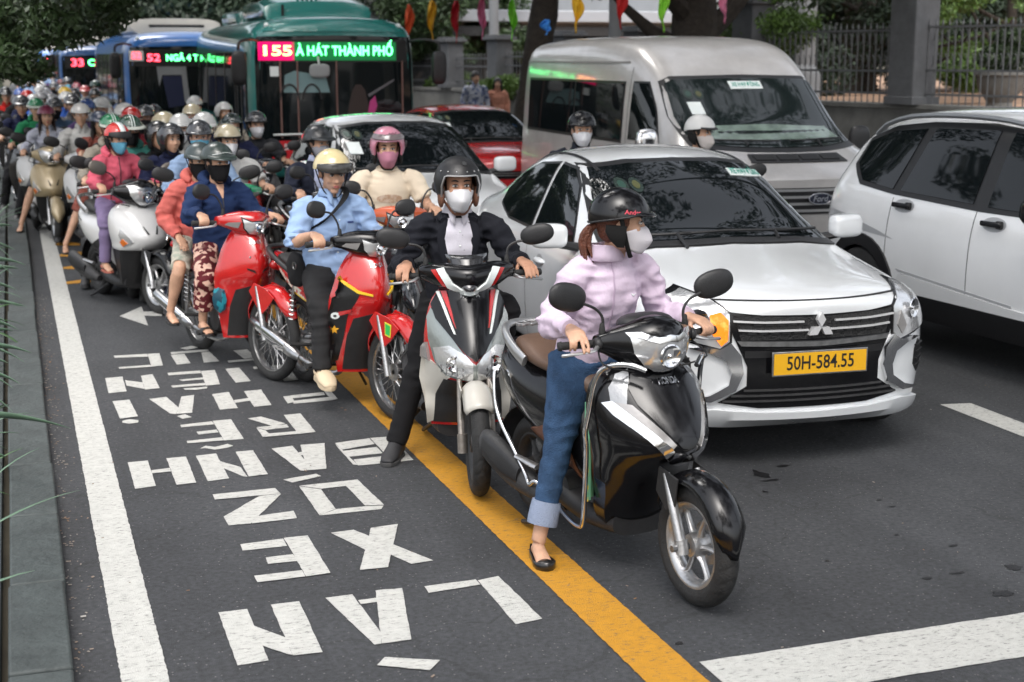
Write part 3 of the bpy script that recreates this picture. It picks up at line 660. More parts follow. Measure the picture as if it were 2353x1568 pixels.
for i in range(6):
    w_ = obj('window', box((-7 + i * 2.6, -.02, 1.9 + .2), (1.6, .08, 1.6)), PLAST, bd); obj('pane', box((-7 + i * 2.6, -.075, 2.1), (1.4, .02, 1.4)), GLASS, w_)
# potted shrubs behind fence
for u, lb in ((2263, 'large grey stone urn planter behind the fence near the right edge'),):
    p = at(u, 200, 19.5); t = thing('urn_planter', lb, 'planter', (p.x + .3, 19.5, 1.25)); obj('pot', lathe([(.02, 0), (.22, 0), (.2, .08), (.36, .32), (.40, .5), (.44, .52), (.44, .57), (.38, .57), (.02, .5)], 24, 'Z'), CONC, t)
    fast('foliage', leafcloud([(0, 0, .8, .4), (.15, 0, 1.1, .3)], 4000, .045, 77), LF[1], t)
# flags on a string
FC = [((940, 52), (.75, .10, .03), 'orange'), ((992, 40), (.75, .38, .02), 'yellow'), ((1047, 42), (.45, .01, .02), 'dark red'), ((1108, 35), (.75, .18, .33), 'pink'), ((1178, 38), (.25, .8, .05), 'lime green'), ((1326, 20), (.75, .42, .02), 'amber'), ((1427, 12), (.5, .02, .02), 'crimson'), ((1524, 18), (.3, .75, .06), 'bright green'), ((1664, 0), (.8, .25, .4), 'rose pink'), ((1255, 55), (.05, .25, .7), 'blue')]
pts = []
for i, ((u, v), c, nm) in enumerate(FC):
    p = at(u, v + 8, 26 if i < 5 else 19.5); H_ = .78 if i < 5 else .6
    if nm == 'blue': H_ = .22
    rings = []
    for k in range(13):
        t = k / 12; wv = .085 * math.sin(math.pi * min(1, t * 1.25 + .05)) ** .7 * (1 if t < .7 else (1 - t) / .3 * .8 + .2); cx_ = .02 * math.sin(t * 7 + i)
        rings.append([(cx_ + (j / 4 - .5) * 2 * wv, .035 * math.sin(j * 2. + t * 9 + i), -H_ * t + H_ / 2) for j in range(5)])
    o = obj('pennant_flag', loft(rings, False), cloth(c, 'flag_' + nm.replace(' ', '_'), rough=.6), None, solid=.004); o.location = p
    tag(o, nm + ' pennant flag hanging from the line above the street', 'flag', 'pennant flags on the line')
    if nm != 'blue': pts.append((p.x, p.y, p.z + H_ / 2))
tag(obj('flag_line', J(tube(pts[:5], .006, 5), tube(pts[5:], .006, 5)), PLAST), 'thin cord holding the row of coloured pennant flags', 'cord')
# ================= CARS =================
def car_shell(st, bF=.12, bR=.1, nosew=None, lv=3):
    """st: list of (x, [(w,z)*K], crown) front to back -> closed subdivided shell (nose to +x)"""
    K = len(st[0][1]); rings = []
    fr = (-.55, 0, .55)
    def ring(x, pr, cw):
        R_ = [(x, -w, z) for w, z in pr]; L_ = [(x, w, z) for w, z in pr]
        wt, zt = pr[-1]; wb, zb = pr[0]
        top = [(x, wt * f, zt + cw * (1 - f * f)) for f in fr]; bot = [(x, wb * f, zb) for f in reversed(fr)]
        return R_ + top + L_[::-1] + bot
    rings = [ring(*s) for s in st]; V, F = loft(rings, True, False); V = [tuple(v) for v in V]; N = len(rings[0])
    for end, b in ((0, bF), (len(st) - 1, -bR)):
        base = end * N; x, pr, cw = st[end]; grid = []
        for k in range(K):
            w, z = pr[k]; row = [base + k]
            for j, f in enumerate(fr):
                if k == 0: row.append(base + N - 1 - j)
                elif k == K - 1: row.append(base + K + j)
                else: V.append((x + b * (1 - f * f), w * f, z)); row.append(len(V) - 1)
            row.append(base + K + 3 + (K - 1 - k)); grid.append(row)
        # push the shared top and bottom inner points out as well
        for j, f in enumerate(fr):
            for i in (base + N - 1 - j, base + K + j):
                q = V[i]; V[i] = (q[0] + b * (1 - f * f) * (.8 if i == base + K + j else .8), q[1], q[2])
        for k in range(K - 1):
            for c in range(4):
                q = (grid[k][c], grid[k][c + 1], grid[k + 1][c + 1], grid[k + 1][c]); F.append(q if end == 0 else q[::-1])
    return subd((np.array(V), F), lv)
def wheel_geo(Rr=.3, wd=.19, rim=.2, spokes=10, moto=False):
    h = wd / 2
    prof = [(rim, -h * .8), (rim + .01, -h * .95), (Rr * .86, -h), (Rr * .96, -h * .9), (Rr, -h * .6), (Rr, h * .6), (Rr * .96, h * .9), (Rr * .86, h), (rim + .01, h * .95), (rim, h * .8)]
    ty = lathe(prof, 48)
    rg = [lathe([(rim + .004, -h * .82), (rim - .012, -h * .8), (rim - .02, -h * .3), (rim - .02, h * .5), (rim - .02, h * .75), (rim - .012, h * .82), (rim + .004, h * .84)], 48)]
    for sgn in (1, -1):
        rg.append(lathe([(.001, sgn * h * .6), (.05, sgn * h * .62), (.06, sgn * h * .45)], 20))
        for k in range(spokes):
            a = 2 * math.pi * k / spokes; c, s = math.cos(a), math.sin(a)
            rg.append(tube([(c * .04, sgn * h * .5, s * .04), (c * (rim - .02), sgn * h * .62, s * (rim - .02))], [(.02, .012), (.012, .012)], 6, side=(-s, 0, c)))
    disc = lathe([(.001, 0), (rim - .03, 0)], 24)
    return ty, J(*rg), disc
def poly_off(poly, d):
    """grow a polygon outward by d"""
    n = len(poly); A = sum(poly[i][0] * poly[(i + 1) % n][1] - poly[(i + 1) % n][0] * poly[i][1] for i in range(n)); s = 1 if A > 0 else -1; o = []
    for i in range(n):
        p0, p1, p2 = poly[i - 1], poly[i], poly[(i + 1) % n]
        a = np.array([p1[1] - p0[1], p0[0] - p1[0]], float); b = np.array([p2[1] - p1[1], p1[0] - p2[0]], float)
        a /= np.linalg.norm(a) + 1e-9; b /= np.linalg.norm(b) + 1e-9; m = a + b; m /= max(.35, np.linalg.norm(m)) * 1; k = 1 / max(.5, np.dot(m, a)); o.append((p1[0] + s * m[0] * d * k, p1[1] + s * m[1] * d * k))
    return o
def arches(shell, cx, R_, zc=.30, dy=.55):
    V, F = shell; out = []
    for f in F:
        c = np.mean([V[i] for i in f], 0)
        if abs(c[1]) > dy and any((c[0] - x) ** 2 + (c[2] - zc) ** 2 < R_ * R_ for x in cx): continue
        out.append(f)
    return V, out
SEAM = mat('dark_panel_gap', (.01, .01, .01), .6)
STICK = mat('white_sticker', (.75, .8, .78), .5); STG = mat('green_print', (.02, .30, .22), .5); STICKG = mat('pale_green_sticker', (.022, .036, .03), .25)
def stickers(t, bv, u0, v0, s=1, m=None):
    for i in range(2):
        c = [(u0 + i * .11 * s + .05 * s * math.cos(a), v0 + .05 * s * math.sin(a)) for a in np.linspace(0, 6.28, 17)[:-1]]
        obj('sticker', decal(c, 'F', bv, .012), m or STICKG, t)
        c = [(u0 + i * .11 * s + .028 * s * math.cos(a), v0 + .028 * s * math.sin(a)) for a in np.linspace(0, 6.28, 13)[:-1]]
        obj('sticker', decal(c, 'F', bv, .015), [mat('faded_green_print', (.02, .06, .045), .4), mat('yellow_print', (.08, .085, .03), .4)][i], t)
    q = [(u0 - .05 * s, v0 - .2 * s), (u0 + .09 * s, v0 - .2 * s), (u0 + .09 * s, v0 - .08 * s), (u0 - .05 * s, v0 - .08 * s)]
    obj('sticker', decal(q, 'F', bv, .012), STICK, t)
def strip(a, b, w):
    d = np.array(b, float) - a; L = np.linalg.norm(d); n = np.array([-d[1], d[0]]) / L * w / 2
    return [tuple(a + n), tuple(b + n), tuple(b - n), tuple(a - n)]
def wiper(t, bv, y0, y1, z0, z1, name='wiper'):
    pts = []
    for k in range(9):
        s = k / 8; p, n = shoot(bv, 'F', y0 + (y1 - y0) * s, z0 + (z1 - z0) * s, .03); pts.append(tuple(p))
    p, n = shoot(bv, 'F', y0 + (y1 - y0) * .5, z0 - .03, .01)
    obj(name, J(tube(pts, .009, 6), tube([tuple(p), pts[4], pts[5]], .011, 6)), PLAST, t)
def mirror(t, p, s, m, r=(.058, .108, .072)):
    """door mirror, s = side sign"""
    b = obj('door_mirror', xf(ell((0, 0, 0), (r[0], r[1], r[2]), nu=28, nv=18, e=.5), T(*p) @ RZ(s * 12)), m, t)
    g = xf(ell((0, 0, 0), (r[0] * .3, r[1] * .88, r[2] * .85), nu=24, nv=12, e=.6), T(p[0] - r[0] * .75, p[1], p[2]) @ RZ(s * 12)); obj('mirror_glass', g, GLASS, b)
    obj('mirror_foot', tube([(p[0] - .01, p[1] - s * .04, p[2] - .05), (p[0] - .03, p[1] - s * .14, p[2] - .07), (p[0] - .04, p[1] - s * .27, p[2] - .09)], [(.05, .022), (.05, .025), (.06, .03)], 10), PLAST, b)

PEARL = mat('silver_white_paint', (.76, .78, .79), .22, .08, coat=1, var=.03, vs=2)
WHITEC = mat('pearl_white_paint', (.82, .83, .83), .2, .0, coat=1, var=.03, vs=2)
CHAMP = mat('silver_champagne_paint', (.56, .54, .52), .3, .35, coat=.8, var=.12, vs=3)
CARRED = mat('red_car_paint', (.45, .012, .015), .2, .1, coat=1)
TRIM = mat('black_exterior_trim', (.012, .012, .013), .4)
PLATE = mat('yellow_plate', (.80, .42, .01), .4); INK = mat('black_ink', (.01, .01, .01), .5)

def sedan(loc, az):
    t = thing('sedan', 'silver-white sedan with a yellow number plate and a lit amber indicator', 'car', loc, az)
    S = [(-.10, [(.52, .24), (.58, .27), (.62, .42), (.63, .56), (.62, .70), (.58, .80), (.50, .835), (.42, .85)], .02),
         (-.24, [(.66, .20), (.72, .24), (.745, .42), (.75, .58), (.745, .72), (.70, .82), (.60, .865), (.48, .885)], .025),
         (-.45, [(.72, .19), (.79, .23), (.81, .42), (.815, .60), (.81, .74), (.76, .84), (.66, .885), (.5, .91)], .025),
         (-.95, [(.74, .19), (.81, .23), (.83, .42), (.835, .62), (.83, .78), (.78, .90), (.68, .945), (.5, .965)], .03),
         (-1.22, [(.74, .19), (.81, .23), (.83, .42), (.835, .62), (.83, .80), (.785, .93), (.70, .985), (.52, 1.005)], .035),
         (-1.60, [(.74, .19), (.81, .23), (.83, .42), (.835, .62), (.83, .82), (.79, .94), (.665, 1.13), (.54, 1.225)], .045),
         (-1.98, [(.74, .19), (.81, .23), (.83, .42), (.835, .62), (.83, .83), (.79, .95), (.625, 1.30), (.52, 1.40)], .05),
         (-2.35, [(.74, .19), (.81, .23), (.83, .42), (.835, .62), (.83, .84), (.79, .96), (.61, 1.36), (.52, 1.45)], .05),
         (-2.85, [(.74, .19), (.81, .23), (.83, .42), (.835, .62), (.83, .85), (.79, .97), (.61, 1.35), (.52, 1.44)], .05),
         (-3.25, [(.74, .19), (.81, .23), (.83, .42), (.835, .62), (.83, .86), (.785, .98), (.63, 1.26), (.53, 1.34)], .04),
         (-3.65, [(.74, .19), (.80, .23), (.82, .42), (.825, .62), (.82, .87), (.77, 1.0), (.66, 1.09), (.55, 1.12)], .03),
         (-4.00, [(.70, .22), (.76, .26), (.78, .45), (.785, .65), (.78, .88), (.73, 1.0), (.65, 1.05), (.55, 1.06)], .03),
         (-4.18, [(.62, .26), (.66, .30), (.69, .48), (.70, .66), (.69, .86), (.64, .95), (.6, .98), (.5, .99)], .02)]
    sh = car_shell(S, .11, .08); bv = bvh(sh)
    obj('body', arches(sh, (-.78, -3.33), .315), PEARL, t)
    obj('wheel_well', J(*[box((x, 0, .45), (.66, 1.5, .5)) for x in (-.78, -3.33)]), SEAM, t)
    ws = [(-.69, .992), (-.45, 1.018), (0, 1.032), (.45, 1.018), (.69, .992), (.60, 1.24), (.535, 1.375), (.3, 1.405), (0, 1.412), (-.3, 1.405), (-.535, 1.375), (-.60, 1.24)]
    obj('windscreen_surround', decal(poly_off(ws, .022), 'F', bv, .003), TRIM, t)
    w_ = obj('windscreen', decal(ws, 'F', bv, .007, .06), GLASS, t)
    cowl = [(-.70, .968), (-.45, .998), (0, 1.012), (.45, .998), (.70, .968), (.69, .992), (.45, 1.018), (0, 1.032), (-.45, 1.018), (-.69, .992)]
    obj('cowl', decal(cowl, 'F', bv, .009), PLAST, t)
    wiper(t, bv, -.60, .02, 1.025, 1.045); wiper(t, bv, .02, .62, 1.045, 1.03)
    stickers(t, bv, -.43, 1.29, .75)
    q = [(.30, 1.365), (.54, 1.345), (.545, 1.31), (.30, 1.33)]; obj('sticker', decal(q, 'F', bv, .012), STICK, t)
    obj('sticker_text', text_decal('XE HỢP ĐỒNG', .038, .42, 1.338, 'F', bv, .016, sx=.85, rot=-5, bold=.02), STG, t)
    # side glass
    for ax in 'RL':
        wr = [(-1.62, .965), (-2.38, .975), (-2.40, 1.375), (-2.15, 1.36), (-1.95, 1.27)]; wr2 = [(-2.46, .978), (-2.98, .99), (-3.30, 1.06), (-3.33, 1.14), (-3.15, 1.26), (-2.85, 1.345), (-2.48, 1.372)]
        for p in (wr, wr2):
            f_ = obj('side_window_frame', decal(poly_off(p, .016), ax, bv, .003), TRIM, t); obj('side_window', decal(p, ax, bv, .007), GLASS, f_)
        for x in (-1.36, -2.42, -3.36):
            z1 = .92 if x != -2.42 else .96
            obj('door_gap', decal([(x, .28), (x + .006, .28), (x + .006, z1), (x, z1)], ax, bv, .0015, skirt=False), SEAM, t)
        for x in (-2.12, -3.1):
            p, n = shoot(bv, ax, x, .80, 0); obj('door_handle', xf(ell((0, 0, 0), (.10, .03, .022), nu=14, nv=8), T(p.x, p.y, p.z)), PEARL, t)
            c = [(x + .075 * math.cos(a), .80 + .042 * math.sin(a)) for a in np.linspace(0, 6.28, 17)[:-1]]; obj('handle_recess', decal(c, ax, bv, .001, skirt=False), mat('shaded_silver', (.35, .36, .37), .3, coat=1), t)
    # hood seam and washers
    hs_ = [(-.60, .872)] + [(y, .853 - .000 * y) for y in np.linspace(-.55, .55, 9)] + [(.60, .872)]
    seam = [(a, b) for a, b in hs_] + [(a, b + .006) for a, b in hs_[::-1]]
    obj('bonnet_gap', decal(seam, 'F', bv, .0015, skirt=False), SEAM, t)
    for y in (-.2, .2):
        p, n = shoot(bv, 'T', -1.08, y, .004); obj('washer_jet', ell(tuple(p), (.014, .014, .008)), PLAST, t)
    # front face
    F_ = 'F'
    obj('front_mask', decal([(-.46, .805), (-.3, .79), (0, .785), (.3, .79), (.46, .805), (.44, .69), (.365, .53), (.365, .43), (.50, .345), (.30, .315), (-.30, .315), (-.50, .345), (-.365, .43), (-.365, .53), (-.44, .69)], F_, bv, .008, .05), BLACKP, t)
    gm = mat('grille_mesh', (.012, .012, .012), .5, bump=1, bs=90)
    g_ = obj('grille', decal([(-.44, .79), (0, .775), (.44, .79), (.40, .665), (-.40, .665)], F_, bv, .011, .05), gm, t)
    for z, hw in ((.755, .44), (.712, .415)):
        for sgn in (-1, 1):
            pts = [(sgn * y, z + (.012 if y > .3 else 0) * (y - .3) / .25) for y in np.linspace(.085 if z > .75 else .06, hw, 8)]
            poly = [(a, b + .0045) for a, b in pts] + [(a, b - .0045) for a, b in pts[::-1]]
            obj('grille_bar', decal(poly, F_, bv, .024, .06, deep=.01), SATIN, g_)
    obj('grille_lip', decal([(-.42, .662), (0, .652), (.42, .662), (.40, .638), (0, .626), (-.40, .638)], F_, bv, .02, .06), STEEL, g_)
    hexg = []
    for r_ in range(2):
        for k in range(-6, 7):
            y = k * .058 + (.029 if r_ else 0); z = .744 if r_ else .702
            if abs(y) < .07: continue
            try: hexg.append(decal([(y - .022, z - .007), (y + .022, z - .007), (y + .018, z + .006), (y - .018, z + .006)], F_, bv, .016, .1))
            except Exception: pass
    obj('grille_cells', J(*hexg), PLAST, g_)
    di = [(0, .83 - .04), (.028, .752), (0, .715), (-.028, .752)]
    def dia(c, ang, L=.075, W=.036):
        c_, s_ = math.cos(R(ang)), math.sin(R(ang)); return [(c[0] + a * c_ - b * s_, c[1] + a * s_ + b * c_) for a, b in ((0, 0), (W / 2 + .004, L * .5), (0, L), (-W / 2 - .004, L * .5))]
    em = obj('emblem', J(*[decal(dia((0, .727), a_), F_, bv, .04, .1, deep=.02) for a_ in (0, 122, -122)]), SATIN, t)
    # headlights
    for s in (-1, 1):
        hl = [(s * .455, .795), (s * .52, .85), (s * .60, .880), (s * .68, .85), (s * .735, .76), (s * .72, .68), (s * .62, .655), (s * .50, .625), (s * .455, .66)]
        hb = obj('headlight', decal(poly_off(hl, .012), F_, bv, .006), BLACKP, t)
        obj('reflector', decal(hl, F_, bv, .012, .03), LENS, hb)
        p, n = shoot(bv, F_, s * .59, .77, .010); obj('lamp_bowl', xf(lathe([(.055, .014), (.05, .018), (.03, .006), (.012, .004), (.001, .016)], 24, 'X'), T(*p) @ Matrix.Rotation(math.atan2(n.y, n.x), 4, 'Z')), CHROME, hb)
        inn = [(s * .475, .70), (s * .50, .77), (s * .54, .69), (s * .51, .65)]
        if s < 0:
            lit = mat('lit_indicator', (1., .20, .01), .2, emit=.4, col2=(1., .45, .10), cov=(.5, .75), vs=22)
            obj('indicator', decal([(-.46, .765), (-.495, .80), (-.545, .785), (-.54, .70), (-.495, .637), (-.465, .665)], F_, bv, .018, .03), lit, hb)
        else: obj('indicator', decal(inn, F_, bv, .018, .03), mat('clear_indicator', (.34, .33, .32), .12, .4, coat=1, bump=.08, bs=70), hb)
        # chrome hook + white cheek with vent
        cb = [(s * .45, .655), (s * .50, .622), (s * .58, .632), (s * .64, .625), (s * .54, .600), (s * .47, .565), (s * .445, .50), (s * .455, .44), (s * .54, .385), (s * .66, .352), (s * .53, .352), (s * .42, .41), (s * .385, .50), (s * .40, .59)]
        obj('chrome_hook', decal(cb, F_, bv, .026, .04, deep=.02), CHROME, t)
        vn = [(s * .66, .60), (s * .705, .57), (s * .705, .44), (s * .67, .42), (s * .625, .47), (s * .63, .55)]
        v_ = obj('bumper_vent', decal(vn, F_, bv, .005, .03), TRIM, t)
        for k in range(4): obj('vent_slat', decal([(s * .635, .46 + k * .035), (s * .70, .468 + k * .035), (s * .70, .476 + k * .035), (s * .635, .468 + k * .035)], F_, bv, .014, .05), PLAST, v_)
    # lower grille bars, lip, plate
    for z, hw in ((.405, .38), (.378, .44), (.35, .48)):
        obj('lower_grille_bar', decal([(-hw, z), (hw, z), (hw, z + .009), (-hw, z + .009)], F_, bv, .022, .07), PLAST2, t)
    obj('radiator_slot', decal([(-.38, .61), (.38, .61), (.38, .575), (-.38, .575)], F_, bv, .010, .06), TRIM, t)
    lipp = [(-.66, .30), (-.52, .315), (-.3, .298), (0, .293), (.3, .298), (.52, .315), (.66, .30), (.66, .245), (.35, .225), (0, .22), (-.35, .225), (-.66, .245)]
    obj('front_lip', decal(lipp, F_, bv, .03, .05, deep=.03), PEARL, t)
    x = shoot(bv, F_, 0, .55, 0)[0].x + .035
    pl = obj('number_plate', box((x, 0, .548), (.012, .53, .125)), STEEL, t, bevel=.003)
    obj('plate_field', box((x + .007, 0, .548), (.004, .51, .107)), PLATE, pl)
    v, f = text('50H-584.55', .088, .012); v = v.copy(); obj('plate_text', (np.stack([np.full(len(v), x + .0105), v[:, 0] * .90, v[:, 1] * 1.12 + .548], 1), f), INK, pl)
    # roof ditch trim, mirrors, wheels
    for s in (-1, 1):
        pts = []
        for xx in np.linspace(-1.95, -3.2, 12):
            p, n = shoot(bv, 'T', xx, s * (.50 - .02 * (xx + 2.5) ** 2), .004); pts.append(tuple(p))
        obj('roof_moulding', tube(pts, [(.016, .006)] * len(pts), 6, side=(0, 1, 0)), TRIM, t)
        mirror(t, (-1.50, s * .955, 1.035), s, PEARL)
    ty, rm, dc = wheel_geo(.295, .18, .19)
    for x in (-.78, -3.33):
        for s in (-1, 1):
            M = T(x, s * .74, .295); wv = obj('wheel', xf(ty, M), RUBBER, t); obj('rim', xf(rm, M), ALU, wv)
    return t
sedan((3.76, 6.13, 0), R(-90 - 3.5))

def hatch(loc, az, paint, label, red=False):
    t = thing('hatchback' if not red else 'red_car', label, 'car', loc, az)
    S = [(-.08, [(.50, .25), (.56, .28), (.6, .42), (.61, .56), (.60, .68), (.56, .78), (.5, .82), (.42, .84)], .02),
         (-.3, [(.68, .20), (.75, .24), (.77, .42), (.78, .60), (.775, .74), (.73, .84), (.64, .89), (.48, .92)], .03),
         (-.85, [(.72, .19), (.80, .23), (.82, .42), (.825, .62), (.82, .80), (.78, .91), (.68, .96), (.5, .985)], .03),
         (-1.05, [(.72, .19), (.80, .23), (.82, .42), (.825, .62), (.82, .82), (.78, .95), (.69, 1.01), (.52, 1.03)], .03),
         (-1.45, [(.72, .19), (.80, .23), (.82, .42), (.825, .62), (.82, .84), (.78, .97), (.66, 1.18), (.56, 1.27)], .04),
         (-1.85, [(.72, .19), (.80, .23), (.82, .42), (.825, .62), (.82, .85), (.78, .98), (.62, 1.36), (.54, 1.43)], .05),
         (-2.4, [(.72, .19), (.80, .23), (.82, .42), (.825, .62), (.82, .86), (.78, .99), (.61, 1.41), (.54, 1.48)], .05),
         (-3.1, [(.72, .19), (.80, .23), (.82, .42), (.825, .62), (.82, .87), (.78, 1.0), (.61, 1.38), (.54, 1.45)], .04),
         (-3.55, [(.70, .2), (.78, .24), (.80, .42), (.81, .62), (.80, .88), (.74, 1.0), (.6, 1.25), (.5, 1.32)], .03),
         (-3.72, [(.6, .25), (.66, .3), (.7, .45), (.71, .65), (.7, .86), (.65, .97), (.58, 1.05), (.5, 1.08)], .02)]
    sh = car_shell(S, .13, .06, lv=2); bv = bvh(sh); obj('body', arches(sh, (-.72, -3.0), .31), paint, t)
    obj('wheel_well', J(*[box((x, 0, .45), (.6, 1.45, .45)) for x in (-.72, -3.0)]), SEAM, t)
    ws = [(-.69, 1.015), (-.4, 1.045), (0, 1.055), (.4, 1.045), (.69, 1.015), (.62, 1.22), (.55, 1.39), (.3, 1.425), (0, 1.43), (-.3, 1.425), (-.55, 1.39), (-.62, 1.22)]
    obj('windscreen_surround', decal(poly_off(ws, .022), 'F', bv, .003), TRIM, t); obj('windscreen', decal(ws, 'F', bv, .007, .08), GLASS, t)
    wiper(t, bv, -.6, 0, 1.045, 1.065); wiper(t, bv, 0, .6, 1.065, 1.045); stickers(t, bv, -.52, 1.34, .8)
    for ax in 'RL':
        for p in ([(-1.5, 1.0), (-2.25, 1.01), (-2.25, 1.39), (-2.0, 1.38), (-1.8, 1.29)], [(-2.33, 1.01), (-3.2, 1.05), (-3.3, 1.15), (-3.05, 1.35), (-2.33, 1.4)]):
            f_ = obj('side_window_frame', decal(poly_off(p, .015), ax, bv, .003), TRIM, t); obj('side_window', decal(p, ax, bv, .007), GLASS, f_)
    obj('front_mask', decal([(-.46, .72), (0, .70), (.46, .72), (.38, .60), (-.38, .60)], 'F', bv, .006), BLACKP, t)
    obj('lower_grille', decal([(-.5, .48), (.5, .48), (.42, .30), (-.42, .30)], 'F', bv, .006), TRIM, t)
    obj('grille_bar', J(*[decal([(-.4, z), (.4, z), (.4, z + .012), (-.4, z + .012)], 'F', bv, .014) for z in (.64, .67, .37, .42)]), STEEL, t)
    for s in (-1, 1):
        hl = [(s * .50, .70), (s * .56, .80), (s * .68, .84), (s * .74, .80), (s * .70, .68), (s * .58, .65)]
        hb = obj('headlight', decal(poly_off(hl, .01), 'F', bv, .005), BLACKP, t); obj('reflector', decal(hl, 'F', bv, .010, .04), LENS, hb)
        mirror(t, (-1.38, s * .94, 1.06), s, paint)
    ty, rm, dc = wheel_geo(.28, .17, .18)
    for x in (-.72, -3.0):
        for s in (-1, 1):
            M = T(x, s * .74, .28); wv = obj('wheel', xf(ty, M), RUBBER, t); obj('rim', xf(rm, M), ALU, wv)
    return t
hatch((3.45, 11.45, 0), R(-90), WHITEC, 'small white hatchback behind the rider in the pink helmet')
_r = hatch((5.95, 16.9, 0), R(-90), CARRED, 'red car between the white hatchback and the silver van', True); _r.scale = (1, 1, .93)

def suv(loc, az):
    t = thing('suv', 'white crossover cut off by the right edge, with black sills and roof rails', 'car', loc, az)
    K = lambda w, zt, wt, zs=1.02, cw=.05: ([(w - .09, .24), (w - .02, .28), (w, .50), (w, .68), (w - .015, .88), (w - .055, zs), (max(wt + .03, w - .2) if zt < 1.2 else wt + .09, (zs + zt) / 2 + .03 if zt > 1.2 else zs + .04), (wt, zt)], cw)
    S = [(-.12, *K(.70, .92, .5, .86)), (-.35, *K(.84, .98, .55, .90)), (-.9, *K(.89, 1.05, .58, .97)), (-1.15, *K(.89, 1.09, .60, .99)), (-1.55, *K(.89, 1.33, .62, 1.0)), (-2.0, *K(.89, 1.56, .60, 1.02)),
         (-2.6, *K(.89, 1.60, .60, 1.03)), (-3.3, *K(.89, 1.58, .60, 1.05)), (-3.72, *K(.88, 1.53, .56, 1.08)), (-4.0, *K(.83, 1.36, .54, 1.08, .03)), (-4.16, *K(.70, 1.14, .52, 1.0, .02))]
    sh = car_shell(S, .12, .05); bv = bvh(sh); obj('body', arches(sh, (-.88, -3.48), .36, .33), WHITEC, t)
    obj('wheel_well', J(*[box((x, 0, .5), (.7, 1.6, .5)) for x in (-.88, -3.48)]), SEAM, t)
    for ax in 'RL':
        allp = [(-1.25, 1.03), (-2.3, 1.035), (-3.2, 1.065), (-3.62, 1.10), (-3.80, 1.22), (-3.78, 1.38), (-3.5, 1.475), (-3.1, 1.515), (-2.5, 1.53), (-2.05, 1.49), (-1.6, 1.28)]
        fr_ = obj('window_frame', decal(poly_off(allp, .018), ax, bv, .004, .06), TRIM, t)
        for p in ([(-1.42, 1.045), (-2.24, 1.05), (-2.27, 1.50), (-2.08, 1.475), (-1.65, 1.27)], [(-2.38, 1.055), (-3.13, 1.075), (-3.02, 1.49), (-2.40, 1.505)], [(-3.22, 1.08), (-3.60, 1.11), (-3.765, 1.22), (-3.75, 1.37), (-3.48, 1.455), (-3.12, 1.485)]):
            obj('side_window', decal(p, ax, bv, .010, .06), GLASS, fr_)
        # cladding
        cl_ = [(-1.28, .26), (-3.05, .26), (-3.1, .42), (-1.22, .42)]
        obj('sill_cladding', decal(cl_, ax, bv, .016, .08), TRIM, t)
        wsil = [(-1.24, .42), (-3.08, .42), (-3.0, .54), (-1.9, .47), (-1.26, .45)]
        obj('sill_panel', decal(wsil, ax, bv, .014, .08), mat('bright_white_paint', (.75, .76, .76), .2, coat=1), t)
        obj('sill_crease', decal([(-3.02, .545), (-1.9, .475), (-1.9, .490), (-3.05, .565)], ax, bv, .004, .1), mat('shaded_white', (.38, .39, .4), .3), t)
        obj('shoulder_shade', decal([(-4.1, .90), (-3.7, .87), (-3.3, .80), (-3.1, .755), (-3.45, .775), (-3.8, .81), (-4.15, .83)], ax, bv, .002, .1, skirt=False), mat('shaded_white', (.38, .39, .4), .3), t)  # shaded tone painted along the rear shoulder
        for x, a_ in ((-1.26, .43), (-2.33, .26), (-3.19, .43)):
            obj('door_gap', decal([(x, a_), (x + .006, a_), (x + .006, 1.03), (x, 1.03)], ax, bv, .0015, skirt=False), SEAM, t)
        for x in (-2.14, -3.05):
            z = .955 if x > -2.5 else .985
            p, n = shoot(bv, ax, x, z, .012); s = -1 if ax == 'R' else 1
            obj('door_handle', J(xf(box((0, 0, 0), (.19, .028, .034)), T(p.x, p.y + s * .012, p.z)), xf(box((0, 0, 0), (.05, .03, .05)), T(p.x + .06, p.y, p.z))), BLACKP, t, bevel=.01)
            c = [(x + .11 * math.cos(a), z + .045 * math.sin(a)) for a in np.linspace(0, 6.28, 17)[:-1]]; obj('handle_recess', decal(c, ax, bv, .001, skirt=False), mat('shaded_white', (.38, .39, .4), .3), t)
        for cx_, zc in ((-3.48, .33), (-.88, .33)):
            arc = [(cx_ + .43 * math.cos(a), zc + .43 * math.sin(a)) for a in np.linspace(-.15, math.pi + .15, 16)] + [(cx_ + .345 * math.cos(a), zc + .345 * math.sin(a)) for a in np.linspace(math.pi + .15, -.15, 16)]
            obj('arch_cladding', decal(arc, ax, bv, .016, .08), TRIM, t)
        s = -1 if ax == 'R' else 1
        mirror(t, (-1.52, s * 1.03, 1.10), s, BLACKP, (.075, .12, .08))
        pts = []
        for xx in np.linspace(-1.9, -3.75, 14):
            k = (xx + 2.82) / .93; p, n = shoot(bv, 'T', xx, s * .58, .055 * (1 - k ** 6)); pts.append(tuple(p))
        obj('roof_rail', tube(pts, [(.02, .018)] * 14, 8), mat('silver_rail', (.35, .36, .37), .4, .7), t)
        # tail lamp wrap
        tl = [(-4.06, .98), (-4.22, 1.0), (-4.24, .86), (-4.12, .84)]; 
    ws = [(-.66, 1.07), (.66, 1.07), (.55, 1.5), (-.55, 1.5)]; obj('windscreen', decal(ws, 'F', bv, .007, .08), GLASS, t)
    rg = [(-.56, 1.12), (.56, 1.12), (.5, 1.45), (-.5, 1.45)]; obj('rear_window', decal(rg, 'B', bv, .006, .08), GLASS, t)
